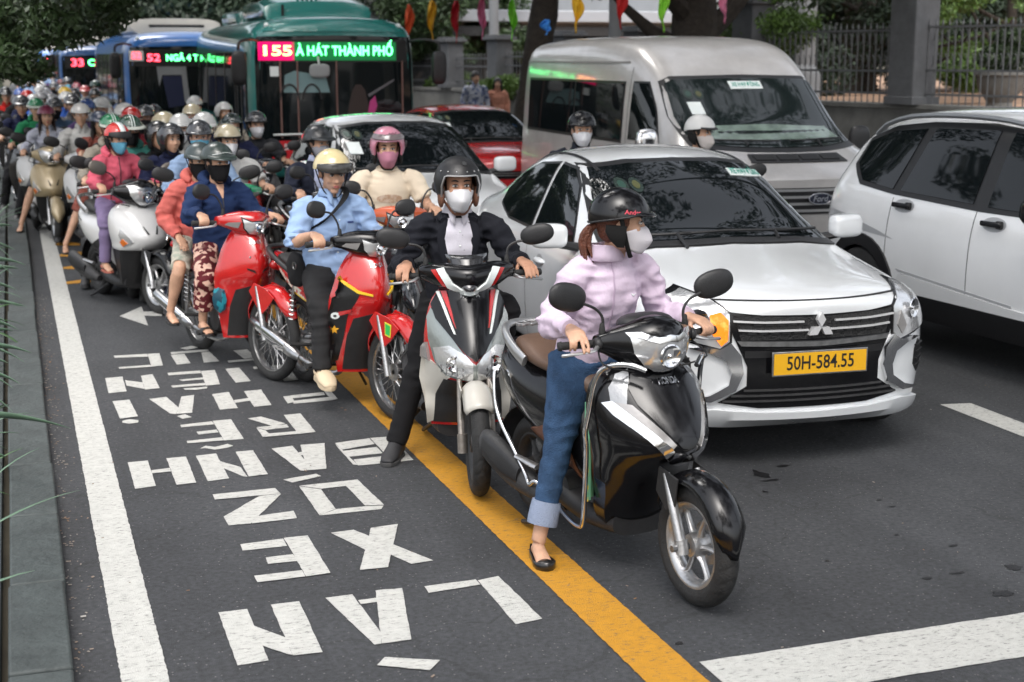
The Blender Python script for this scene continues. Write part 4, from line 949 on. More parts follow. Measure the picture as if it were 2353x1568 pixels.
    for s in (-1, 1):
        tl = [(s * .48, 1.0), (s * .63, 1.01), (s * .63, .88), (s * .5, .88)]; obj('tail_lamp', decal(tl, 'B', bv, .01), REDLAMP, t)
        hl = [(s * .55, .86), (s * .8, .88), (s * .8, .8), (s * .55, .8)]; obj('headlight', decal(hl, 'F', bv, .01), LENS, t)
    obj('grille', decal([(-.5, .82), (.5, .82), (.45, .5), (-.45, .5)], 'F', bv, .01), TRIM, t)
    obj('rear_bumper_trim', decal([(-.7, .5), (.7, .5), (.66, .3), (-.66, .3)], 'B', bv, .012), TRIM, t)
    ty, rm, dc = wheel_geo(.33, .21, .21)
    for x in (-.88, -3.48):
        for s in (-1, 1):
            M = T(x, s * .79, .33); wv = obj('wheel', xf(ty, M), RUBBER, t); obj('rim', xf(rm, M), ALU, wv)
    return t
_s = suv((6.86, 5.35, 0), R(-90 + 2)); _s.scale = (1.045, 1.045, 1.045)

def van(loc, az):
    t = thing('minibus', 'silver high-roof minibus with large windscreen behind the sedan', 'van', loc, az)
    K = lambda w, zt, wt, zs, zm, wm, cw=.06: ([(w - .10, .30), (w - .02, .36), (w, .60), (w, .85), (w - .01, 1.05), (w - .03, zs), (wm, zm), (wt, zt)], cw)
    S = [(-.12, *K(.74, .98, .55, .93, .96, .62, .03)), (-.35, *K(.88, 1.12, .60, 1.04, 1.09, .72, .03)), (-.75, *K(.96, 1.25, .66, 1.16, 1.22, .80)), (-.98, *K(.98, 1.32, .68, 1.22, 1.28, .82)), (-1.35, *K(.98, 1.60, .76, 1.26, 1.48, .84)),
         (-1.75, *K(.98, 1.93, .77, 1.26, 1.72, .86)), (-2.15, *K(.98, 2.16, .78, 1.28, 1.95, .90, .03)), (-2.55, *K(.98, 2.24, .80, 1.28, 2.05, .91, .03)), (-3.4, *K(.98, 2.25, .81, 1.28, 2.07, .92, .03)), (-4.6, *K(.98, 2.25, .81, 1.28, 2.07, .92, .03)), (-5.55, *K(.97, 2.22, .80, 1.28, 2.05, .91, .03)), (-5.72, *K(.94, 2.16, .74, 1.25, 1.95, .86, .03))]
    sh = car_shell(S, .12, .03); bv = bvh(sh); obj('body', arches(sh, (-.95, -4.7), .37, .34), CHAMP, t)
    obj('wheel_well', J(*[box((x, 0, .5), (.7, 1.7, .5)) for x in (-.95, -4.7)]), SEAM, t)
    ws = [(-.80, 1.27), (-.4, 1.245), (0, 1.24), (.4, 1.245), (.80, 1.27), (.81, 1.5), (.77, 1.80), (.70, 1.835), (0, 1.85), (-.70, 1.835), (-.77, 1.80), (-.81, 1.5)]
    obj('windscreen_surround', decal(poly_off(ws, .035), 'F', bv, .003, .08), TRIM, t)
    SG = mat('van_windscreen', (.012, .018, .018), .05, spec=.55); obj('windscreen', decal(ws, 'F', bv, .008, .08), SG, t)
    dash = [(-.70, 1.30), (.70, 1.30), (.62, 1.40), (0, 1.43), (-.55, 1.42)]; obj('dashboard', decal(dash, 'F', bv, .010, .08, skirt=False), mat('pale_green_dash', (.16, .22, .18), .25, coat=1, var=.35, vs=7), t)
    wiper(t, bv, -.68, -.05, 1.285, 1.275); wiper(t, bv, .05, .68, 1.275, 1.285); stickers(t, bv, -.62, 1.70, .9)
    obj('sticker', decal([(-.17, 1.815), (.17, 1.815), (.17, 1.745), (-.17, 1.745)], 'F', bv, .014), STICK, t)
    obj('sticker_text', text_decal('XE HỢP ĐỒNG', .05, 0, 1.78, 'F', bv, .018, fit=.29, bold=.02), STG, t)
    vt = [(-.45, 1.19), (.45, 1.19), (.48, 1.125), (-.48, 1.125)]; v_ = obj('bonnet_vent', decal(vt, 'F', bv, .01, .08), PLAST, t)
    for k in range(4): obj('vent_slot', decal([(-.42 + k * .215, 1.175), (-.24 + k * .215, 1.175), (-.24 + k * .215, 1.14), (-.42 + k * .215, 1.14)], 'F', bv, .017, .2), INK, v_)
    gr_ = obj('grille', decal([(-.42, .93), (.42, .93), (.40, .70), (-.40, .70)], 'F', bv, .01, .06), TRIM, t)
    for z in (.90, .84, .78, .72): obj('grille_bar', decal([(-.41, z), (.41, z), (.41, z + .022), (-.41, z + .022)], 'F', bv, .024, .1), mat('silver_bar', (.5, .5, .5), .3, .7), gr_)
    p = shoot(bv, 'F', 0, .835, .03)[0]
    em = obj('emblem', xf(lathe([(.001, .012), (.92, .012), (1, 0), (.92, -.01)], 32, 'X'), T(*p) @ Matrix.Diagonal((1, .11, .045, 1))), mat('dark_blue_enamel', (.01, .015, .04), .2, coat=1), t)
    rim_ = [(p.x + .01, .112 * math.cos(a), p.z + .047 * math.sin(a)) for a in np.linspace(0, 6.2832, 33)]; obj('emblem_ring', tube(rim_, .006, 6), CHROME, em)
    v, f = text('Ford', .075, .01); v = v.copy(); obj('emblem_text', (np.stack([np.full(len(v), p.x + .016), v[:, 0] + v[:, 1] * .25, v[:, 1] + p.z], 1), f), CHROME, em)
    for s in (-1, 1):
        hl = [(s * .45, .93), (s * .80, .98), (s * .82, .78), (s * .50, .72)]; hb = obj('headlight', decal(poly_off(hl, .01), 'F', bv, .006), BLACKP, t); obj('reflector', decal(hl, 'F', bv, .012, .06), LENS, hb)
    for ax in 'RL':
        fd = [(-1.42, 1.27), (-2.12, 1.27), (-2.12, 1.80), (-1.86, 1.80), (-1.62, 1.55)]; f_ = obj('door_window_frame', decal(poly_off(fd, .02), ax, bv, .003, .08), TRIM, t); obj('door_window', decal(fd, ax, bv, .008, .08), GLASS, f_)
        sw = [(-2.32, 1.22), (-5.35, 1.22), (-5.35, 1.80), (-2.32, 1.80)]; f_ = obj('side_window_frame', decal(poly_off(sw, .015), ax, bv, .003, .1), TRIM, t)
        for a_, b_ in ((-2.34, -3.7), (-3.74, -5.33)): obj('side_window', decal([(a_, 1.235), (b_, 1.235), (b_, 1.79), (a_, 1.79)], ax, bv, .008, .1), GLASS, f_)
        for x in (-1.30, -2.2): obj('door_gap', decal([(x, .40), (x + .008, .40), (x + .008, 1.22 if x > -2 else 1.95), (x, 1.22 if x > -2 else 1.95)], ax, bv, .002, skirt=False), SEAM, t)
        s = -1 if ax == 'R' else 1
        mr = obj('door_mirror', xf(ell((0, 0, 0), (.05, .11, .18), nu=20, nv=14, e=.6), T(-1.25, s * 1.12, 1.22)), CHROME if s < 0 else TRIM, t)
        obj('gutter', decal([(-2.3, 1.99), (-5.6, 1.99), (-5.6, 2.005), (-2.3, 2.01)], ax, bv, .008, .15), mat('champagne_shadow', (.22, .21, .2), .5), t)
    pts = [(-.62, 1.53), (-.6, 1.4)]
    ty, rm, dc = wheel_geo(.33, .2, .2)
    for x in (-.95, -4.7):
        for s in (-1, 1):
            M = T(x, s * .86, .33); wv = obj('wheel', xf(ty, M), RUBBER, t); obj('rim', xf(rm, M), ALU, wv)
    return t
van((6.64, 10.9, 0), R(-90 - 1.8))

# ================= BUSES =================
LEDR = mat('red_led', (1, .05, .08), .4, emit=3.2); LEDG = mat('green_led', (.10, 1, .25), .4, emit=3.2); LEDM = mat('magenta_led', (.75, .0, .12), .4, emit=.5)
LEDGG = mat('green_led_glow', (.0, .16, .04), .4, emit=.3)
BLKG = mat('bus_glass', (.006, .009, .010), .06, spec=.4)
def bus(label, loc, az, paint, top, texts, W_=2.4, H_=2.55, L_=8.6, led=True, extra=None, scoop='green'):
    t = thing('bus', label, 'bus', loc, az); hw = W_ / 2
    K = lambda w, zt, wt, cw=.06: ([(w - .12, .32), (w - .03, .38), (w, .70), (w, 1.1), (w, 1.6), (w - .01, 2.15), (w - .05, zt - .12), (wt, zt)], cw)
    S = [(-.16, *K(hw - .16, H_ - .10, hw - .42, .03)), (-.34, *K(hw - .02, H_ - .02, hw - .32)), (-.8, *K(hw, H_, hw - .28)), (-3, *K(hw, H_ + .02, hw - .28)), (-6, *K(hw, H_ + .02, hw - .28)), (-L_ + .3, *K(hw, H_, hw - .3)), (-L_, *K(hw - .1, H_ - .1, hw - .4))]
    sh = car_shell(S, .14, .04, lv=2); bv = bvh(sh); obj('body', arches(sh, (-1.9, -L_ + 2.1), .50, .45, .8), paint, t)
    obj('wheel_well', J(*[box((x, 0, .6), (.95, W_ - .35, .6)) for x in (-1.9, -L_ + 2.1)]), SEAM, t)
    z0 = .82
    ws = [(-hw + .10, z0), (0, z0 - .02), (hw - .10, z0), (hw - .10, 2.05), (hw - .13, H_ - .26), (0, H_ - .24), (-hw + .13, H_ - .26), (-hw + .10, 2.05)]
    obj('windscreen', decal(ws, 'F', bv, .010, .12), BLKG, t)
    # interior seen through the glass: rails and seat backs drawn as real bars just behind a gap are hidden; the blind box is in front
    d = obj('destination_display', decal([(-hw + .2, H_ - .30), (hw - .2, H_ - .30), (hw - .2, H_ - .62), (-hw + .2, H_ - .62)], 'F', bv, .018, .12), INK, t)
    for s_, size, u, mt, bx, bm_, fit in texts:
        if bx: obj('display_panel', decal([(u - bx, H_ - .335), (u + bx, H_ - .335), (u + bx, H_ - .595), (u - bx, H_ - .595)], 'F', bv, .024, .12), bm_, d)
        obj('display_text', text_decal(s_, size, u, H_ - .465, 'F', bv, .034, fit=fit, bold=.02), mt, d)
    for ax in 'RL':
        sw = [(-.55, 1.12), (-L_ + .5, 1.12), (-L_ + .5, 2.12), (-.62, 2.12)]; f_ = obj('side_glazing', decal(sw, ax, bv, .008, .2), BLKG, t)
        for k in range(int((L_ - 1) / 1.25)):
            x = -1.75 - k * 1.25; obj('window_post', decal([(x, 1.12), (x - .06, 1.12), (x - .06, 2.12), (x, 2.12)], ax, bv, .016), TRIM, f_)
        if ax == 'R':
            dr = obj('door', decal([(-.62, .42), (-1.5, .42), (-1.5, 2.12), (-.62, 2.12)], ax, bv, .012, .2), BLKG, t)
            obj('door_edge', J(*[decal([(x, .42), (x - .03, .42), (x - .03, 2.12), (x, 2.12)], ax, bv, .02, .3) for x in (-.64, -1.05, -1.48)]), PLAST2, dr)
    # wipers, rail, mirrors
    for u0, u1 in ((-.75, -.15), (.15, .75)): wiper(t, bv, u0, u1, z0 + .02, z0 + .10)
    for s in (-1, 1):
        m_ = obj('mirror_arm', tube([(-.15, s * (hw - .14), 2.28), (.1, s * (hw + .02), 2.30), (.22, s * (hw + .18), 2.26), (.22, s * (hw + .2), 2.15)], .022, 8, per=3), PLAST, t)
        obj('mirror_head', xf(ell((0, 0, 0), (.07, .11, .24), nu=20, nv=14, e=.6), T(.22, s * (hw + .2), 1.90)), PLAST, m_)
        p, n = shoot(bv, 'F', s * (hw - .28), H_ - .10, .0); obj('marker_lamp', ell(tuple(p), (.05, .04, .04)), STICK, t)
        hl = [(s * .75, .62), (s * (hw - .1), .65), (s * (hw - .1), .5), (s * .75, .5)]; obj('headlight', decal(hl, 'F', bv, .012), LENS, t)
    if scoop == 'green':
        g = loft([sring((-1.4 + 0, 0, H_ + .02), .8, .02, 20, .7), sring((-1.5, 0, H_ + .13), .83, .16, 20, .7), sring((-1.9, 0, H_ + .17), .86, .22, 20, .7), sring((-3.6, 0, H_ + .17), .86, .22, 20, .7), sring((-3.9, 0, H_ + .08), .8, .08, 20, .7)])
        sc_ = obj('roof_unit', g, top, t); obj('roof_ribs', J(*[box((-1.62, -.28 + k * .07, H_ + .34), (.12, .035, .06)) for k in range(5)]), top, sc_, bevel=.01)
        obj('roof_slot', box((-1.405, -.55, H_ + .15), (.02, .04, .16)), INK, sc_)
        obj('roof_unit_rear', loft([sring((-4.6, 0, H_ + .02), .82, .02, 20, .7), sring((-4.75, 0, H_ + .12), .84, .15, 20, .7), sring((-6.6, 0, H_ + .14), .84, .17, 20, .7), sring((-6.8, 0, H_ + .06), .8, .05, 20, .7)]), top, sc_)
        pn = [(-hw + .24, H_ - .02), (hw - .24, H_ - .02), (hw - .22, H_ - .19), (-hw + .22, H_ - .19)]
        obj('front_hatch', decal(pn, 'F', bv, .012, .1), paint, t)
    else:
        g = loft([sring((-1.6, 0, H_), .75, .02, 20, .6), sring((-1.8, 0, H_ + .14), .9, .18, 20, .6), sring((-4.2, 0, H_ + .16), .9, .2, 20, .6), sring((-4.4, 0, H_ + .06), .8, .04, 20, .6)])
        sc_ = obj('roof_unit', g, top, t); obj('roof_slot', box((-1.72, 0, H_ + .16), (.08, 1.1, .07)), INK, sc_, bevel=.02)
    ty, rm, dc = wheel_geo(.45, .26, .27)
    for x in (-1.9, -L_ + 2.1):
        for s in (-1, 1):
            M = T(x, s * (hw - .16), .45); wv = obj('wheel', xf(ty, M), RUBBER, t); obj('rim', xf(rm, M), PLAST2, wv)
    if extra: extra(t, bv, hw)
    return t
TEAL = mat('teal_bus_paint', (.015, .17, .15), .28, coat=.9, var=.08, vs=1.5); BLUE = mat('blue_bus_paint', (.03, .15, .45), .3, coat=.8, var=.08, vs=1.5)
def green_extra(t, bv, hw):
    # inner mirror, interior rails, driver, red sign, bumper rail
    x = shoot(bv, 'F', 0, 1.7, .03)[0].x
    obj('cab_mirror', xf(ell((0, 0, 0), (.02, .15, .10), nu=20, nv=12, e=.6), T(x, -.27, 1.86)), mat('mirror_back_grey', (.3, .31, .31), .4), t)
    obj('cab_mirror_stem', tube([(x, -.29, 2.06), (x, -.27, 1.90)], .014, 6), STICK, t)
    for y, z0, z1 in ((-.80, .9, 1.9), (-.20, .9, 1.6)):
        pass
    obj('grab_rail', J(tube([(shoot(bv, 'F', -.85, .93, .03)[0].x, -.95, .95), (x, -.2, .96), (x, .25, .95)], .016, 6), tube([(x, -.43, .95), (x, -.43, .80)], .02, 6)), STICK, t)
    for y in (-.82, -.58, -.02, .98): obj('cab_post', tube([tuple(shoot(bv, 'F', y, z, .016)[0]) for z in np.linspace(.9, 2.0, 6)], .012, 6), mat('copper_rail', (.22, .12, .10), .4), t)
    sb = []
    for y in (-.70, -.38):
        sb.append(tube([tuple(shoot(bv, 'F', y + .13 * math.cos(a), 1.45 + .22 * math.sin(a), .018)[0]) for a in np.linspace(0, math.pi, 9)], .014, 6))
    obj('seat_rail', J(*sb), PLAST, t)
    refl = mat('painted_pale_reflection', (.14, .24, .25), .3, coat=.8)
    obj('windscreen_reflection', decal([(-.78, 1.55), (-.12, 1.55), (-.18, 1.78), (-.62, 1.86), (-.76, 1.80)], 'F', bv, .013, .2, skirt=False), refl, t)  # pale reflection painted flat onto the windscreen
    s_ = obj('route_sign', box((x + .06, -.55, .74), (.02, .95, .26)), mat('red_sign', (.62, .01, .02), .4), t)
    v, f = text('BXB SÀI GÒN', .125, .015); v = v.copy(); obj('sign_text', (np.stack([np.full(len(v), x + .073), v[:, 0] * .8 - .52, v[:, 1] + .78], 1), f), STICK, s_)
    v, f = text('CÔNG VIÊN', .07, .01); v = v.copy(); obj('sign_text', (np.stack([np.full(len(v), x + .073), v[:, 0] * .8 - .52, v[:, 1] + .66], 1), f), STICK, s_)
    for i in range(2):
        c = [(-.98 + i * .10 + .045 * math.cos(a), 2.0 + .045 * math.sin(a)) for a in np.linspace(0, 6.28, 15)[:-1]]; obj('sticker', decal(c, 'F', bv, .014), STICKG, t)
    obj('sticker', decal([(-.96, 1.92), (-.84, 1.92), (-.84, 1.78), (-.96, 1.78)], 'F', bv, .014), STICK, t)
    # driver in the cab, read through the glass as a dark shape with a pink cloth
    obj('cab_curtain', decal([(.42, 1.18), (.50, 1.15), (.58, 1.35), (.55, 1.5), (.47, 1.42)], 'F', bv, .013, .1, skirt=False), mat('pink_curtain', (.5, .05, .22), .5), t)
    obj('cab_strut', decal([(.44, 1.52), (.85, 1.74), (.85, 1.71), (.46, 1.48)], 'F', bv, .013, .2, skirt=False), mat('grey_strut', (.12, .12, .13), .5), t)
    obj('driver', decal([(.16, 1.05), (.42, 1.05), (.45, 1.35), (.40, 1.58), (.34, 1.66), (.26, 1.66), (.20, 1.56), (.14, 1.3)], 'F', bv, .012, .1, skirt=False), mat('driver_shape', (.035, .022, .018), .6), t)
    obj('lower_grille', decal([(-.8, .58), (.6, .58), (.6, .42), (-.8, .42)], 'F', bv, .012, .2), TRIM, t)
bus('teal green city bus with a lit red and green destination display', (4.5, 20.6, 0), R(-90 - 1), TEAL, TEAL, [('155', .20, -.86, mat('orange_led', (1, .45, .12), .4, emit=3.5), .24, LEDM, .38), ('À HÁT THÀNH PHỐ', .19, .12, LEDG, .76, LEDGG, 1.42)], 2.5, 2.60, 8.4, extra=green_extra)
PALE = mat('cream_roof_unit', (.6, .57, .5), .5)
def blue_extra(t, bv, hw):
    sl = mat('stone_grey_blind', (.22, .23, .24), .5)
    obj('route_number_board', decal([(-1.08, 2.17), (-.84, 2.17), (-.84, 1.98), (-1.08, 1.98)], 'F', bv, .03), STICK, t)
    obj('board_text', text_decal('52', .16, -.96, 2.075, 'F', bv, .04, bold=.02), LEDR, t)
    obj('cab_blind', decal([(-.62, 1.9), (-.08, 1.9), (-.02, 1.2), (-.12, 1.2), (-.16, 1.72), (-.52, 1.72), (-.58, 1.5)], 'F', bv, .013, .2), sl, t)
    obj('cab_blind', decal([(-.52, 1.7), (-.16, 1.7), (-.12, 1.15), (-.42, 1.1)], 'F', bv, .014, .2), mat('navy_blind', (.01, .015, .05), .5), t)
bus('blue city bus with a cream roof unit, route 52 display, behind the green bus', (3.28, 28.2, 0), R(-90 + 1), BLUE, PALE, [('52', .19, -.66, LEDR, .0, None, .24), ('NGÃ 4 T.', .17, -.12, LEDG, .0, None, .62)], 2.4, 2.50, 8.4, scoop='cream', extra=blue_extra)
bus('blue bus with a ribbed white roof, half hidden behind the route 52 bus', (2.6, 44.5, 0), R(-90), BLUE, PALE, [('33', .30, -.66, LEDR, .0, None, .34), ('CƯ XÁ', .26, .05, LEDG, .0, None, .85)], 2.4, 2.35, 8.4, scoop='cream')
bus('farthest blue bus, only its small red and green display showing under the trees', (2.3, 62, 0), R(-90), BLUE, PALE, [('56', .26, -.66, LEDR, .0, None, .36), ('BẾN', .22, .0, LEDG, .0, None, .6)], 2.4, 2.35, 8.4, scoop='cream')
# ================= MOTORBIKES (front wheel contact at the origin, +X forward) =================
def steer_g(g, a, piv=(-.04, 0, .3), tilt=26):
    if not a: return g
    ax = Vector((-math.sin(R(tilt)), 0, math.cos(R(tilt)))); M = T(*piv) @ Matrix.Rotation(R(a), 4, ax) @ T(-piv[0], -piv[1], -piv[2])
    return xf(g, M)
def steer_p(p, a, piv=(-.04, 0, .3), tilt=26):
    ax = Vector((-math.sin(R(tilt)), 0, math.cos(R(tilt)))); return T(*piv) @ Matrix.Rotation(R(a), 4, ax) @ T(-piv[0], -piv[1], -piv[2]) @ Vector(p)
def moto_tyre(Rr, wd, rim, groove=True):
    N = 150 if groove else 48; prof = []
    for k in range(15):
        a = math.pi * (k / 14 - .5) * 1.08; prof.append((Rr - wd * .55 * (1 - math.cos(a)) * 1.0, wd / 2 * math.sin(a) / math.sin(math.pi * .54)))
    prof = [(rim, -wd * .34)] + prof + [(rim, wd * .34)]
    rings = []
    for r, h in prof:
        row = []
        for k in range(N):
            t = k / N; rr = r
            if groove and r > Rr - wd * .28:
                s = (t * 26 + abs(h) / wd * 1.9) % 1
                if s < .13 and abs(h) > wd * .07: rr -= .006
                if abs(abs(h) - wd * .07) < wd * .03: rr -= .004
            a = 2 * math.pi * t; row.append((rr * math.cos(a), h, rr * math.sin(a)))
        rings.append(row)
    return loft(rings, True, False)
def alloy_rim(rim, wd, n=6):
    g = [lathe([(rim + .003, -wd * .36), (rim - .008, -wd * .36), (rim - .018, -wd * .24), (rim - .028, -wd * .1), (rim - .028, wd * .1), (rim - .018, wd * .24), (rim - .008, wd * .36), (rim + .003, wd * .36)], 48),
         lathe([(.012, -wd * .42), (.042, -wd * .40), (.048, -wd * .2), (.048, wd * .2), (.042, wd * .40), (.012, wd * .42)], 24)]
    for k in range(n):
        a = 2 * math.pi * k / n
        pts = [(r * math.cos(a + b), 0, r * math.sin(a + b)) for r, b in ((.04, -.05), (rim * .45, .10), (rim * .8, .06), (rim - .02, -.04))]
        g.append(tube(pts, [(.022, .012), (.014, .011), (.013, .011), (.024, .014)], 8, side=None, per=3))
    return J(*g)
def wire_rim(rim, wd):
    ri = J(lathe([(rim + .004, -wd * .34), (rim - .006, -wd * .34), (rim - .012, -wd * .15), (rim - .012, wd * .15), (rim - .006, wd * .34), (rim + .004, wd * .34)], 48))
    hub = lathe([(.012, -wd * .5), (.05, -wd * .48), (.055, -wd * .3), (.05, 0), (.055, wd * .3), (.05, wd * .48), (.012, wd * .5)], 20)
    sp = []
    for k in range(18):
        for s in (1, -1):
            a = 2 * math.pi * (k + .25 * s) / 18; b = a + .35 * (1 if k % 2 else -1)
            sp.append(tube([(.05 * math.cos(b), s * wd * .42, .05 * math.sin(b)), ((rim - .01) * math.cos(a), 0, (rim - .01) * math.sin(a))], .0022, 4))
    return J(ri, hub, *sp)
def moto_wheel(t, x, Rr, wd, rim, kind, name, st=0, groove=True, rimm=None):
    w_ = thing(name, '', ''); del w_['label']; del w_['category']; w_.parent = t
    M = T(x, 0, Rr); f = lambda g: steer_g(xf(g, M), st)
    obj('tyre', f(moto_tyre(Rr, wd, rim, groove)), RUBBER, w_, 60)
    if kind == 'alloy': obj('rim', f(alloy_rim(rim, wd)), rimm or ALU, w_, 50)
    else: obj('rim', f(wire_rim(rim, wd)), STEEL, w_, 50)
    obj('brake_disc', f(lathe([(.05, wd * .46), (.085, wd * .46), (.085, wd * .50), (.05, wd * .5)], 28)), STEEL, w_)
    return w_
def arc_fender(x, z, r, a0, a1, w0, w1, skirt=.03, lift=None, n=18, tip=.4, nose=.25):
    rows = []
    for k in range(n + 1):
        s = k / n; a = R(a0 + (a1 - a0) * s); wd = (w0 + (w1 - w0) * s)
        e = min(1, nose + s * 5) * min(1, tip + (1 - s) * 4); wd *= e
        rr = r + (lift(s) if lift else 0); row = []
        for j in range(-5, 6):
            q = j / 5; dr = -skirt * abs(q) ** 2.5 - .008 * q * q; row.append((x + (rr + dr) * math.cos(a), q * wd, z + (rr + dr) * math.sin(a)))
        rows.append(row)
    return loft(rows, False)
def apron(rows, n=29, back=True, p=2.2, per=4):
    """rows bottom->top: (z, x_front, halfwidth, sweep, x_back)"""
    rows = cr(rows, per); rings = []
    for z, x0, w_, d, xb in rows:
        fr = []
        for k in range(n):
            t = 2 * k / (n - 1) - 1; fr.append((x0 - d * abs(t) ** p, w_ * t, z))
        bk = [(min(xb, x0 - d * abs(2 * k / 7 - 1) ** p - .012), w_ * .97 * (1 - 2 * k / 7), z) for k in range(8)]
        rings.append(fr + bk)
    return loft(rings)
def mirror_set(t, pts, c, r, tilt, m=PLAST, st=0, rot=0):
    s_ = obj('mirror_stem', steer_g(tube(pts, .006, 8, per=4), st), PLAST, t)
    b = pts[0]; obj('mirror_boot', steer_g(lathe([(.011, 0), (.013, .02), (.009, .045), (.006, .05)], 12, 'Z'), 0) if False else steer_g(xf(lathe([(.012, -.01), (.014, .015), (.009, .05), (.006, .055)], 12, 'Z'), T(*b)), st), RUBBER, s_)
    M = T(*c) @ RZ(rot) @ RX(tilt)
    o = obj('mirror', steer_g(xf(ell((0, 0, 0), r, nu=22, nv=14, e=.85), M), st), m, t)
    obj('mirror_glass', steer_g(xf(ell((-r[0] * .55, 0, 0), (r[0] * .6, r[1] * .9, r[2] * .88), nu=20, nv=10), M), st), GLASS, o); return o
def bars(t, st, gx=-.43, gz=.965, gy=.235, L=.125, back=.035, drop=.005, bm=PLAST):
    G = {}
    for s in (-1, 1):
        a = np.array((gx, s * gy, gz)); b = np.array((gx - back, s * (gy + L), gz - drop)); d = b - a
        g = obj('handle_grip', steer_g(J(tube([a, b], .0165, 12), tube([b - d * .02, b + d * .09], [.02, .017], 12), tube([a - d * .25, a], .013, 10)), st), RUBBER, t)
        obj('brake_lever', steer_g(tube([a + (.03, 0, -.008), a + d * .25 + (.065, 0, -.014), a + d * .7 + (.060, 0, -.022), a + d * 1.08 + (.040, 0, -.03)], [.010, (.009, .006), (.008, .005), .0075], 8, per=4, round_ends=True), st), ALU, t)
        G[s] = (np.array(steer_p(a + d * .52, st)), np.array(steer_p(a + d, st)) - np.array(steer_p(a, st)))
    obj('handlebar', steer_g(tube([(gx, -gy, gz), (gx + .06, -.08, gz - .03), (gx + .06, .08, gz - .03), (gx, gy, gz)], .012, 8, per=4), st), bm, t)
    return G
def engine(t, xr, exh='black', side=-1, high=False):
    obj('engine', J(subd(box((xr + .22, .06, .27), (.42, .16, .17)), 2), subd(box((xr + .40, .0, .24), (.20, .26, .20)), 2), xf(lathe([(.001, .09), (.085, .085), (.09, .02), (.09, -.05)], 24), T(xr + .30, .09, .26)), xf(lathe([(.001, -.13), (.07, -.125), (.075, -.08), (.075, .0)], 24), T(xr + .42, 0, .25))), PLAST2, t)
    obj('stand', J(tube([(xr + .42, -.10, .16), (xr + .2, -.16, .04), (xr + .12, -.15, .02)], .011, 6), tube([(xr + .42, .12, .16), (xr + .25, .20, .03)], .010, 6)), PLAST, t)
def hand_text(t, s, size, y, z, bv, m=CHROME, off=.01, fit=0, ax='F', rot=0): return obj('badge_text', text_decal(s, size, y, z, ax, bv, off, bold=.02, fit=fit, rot=rot), m, t)

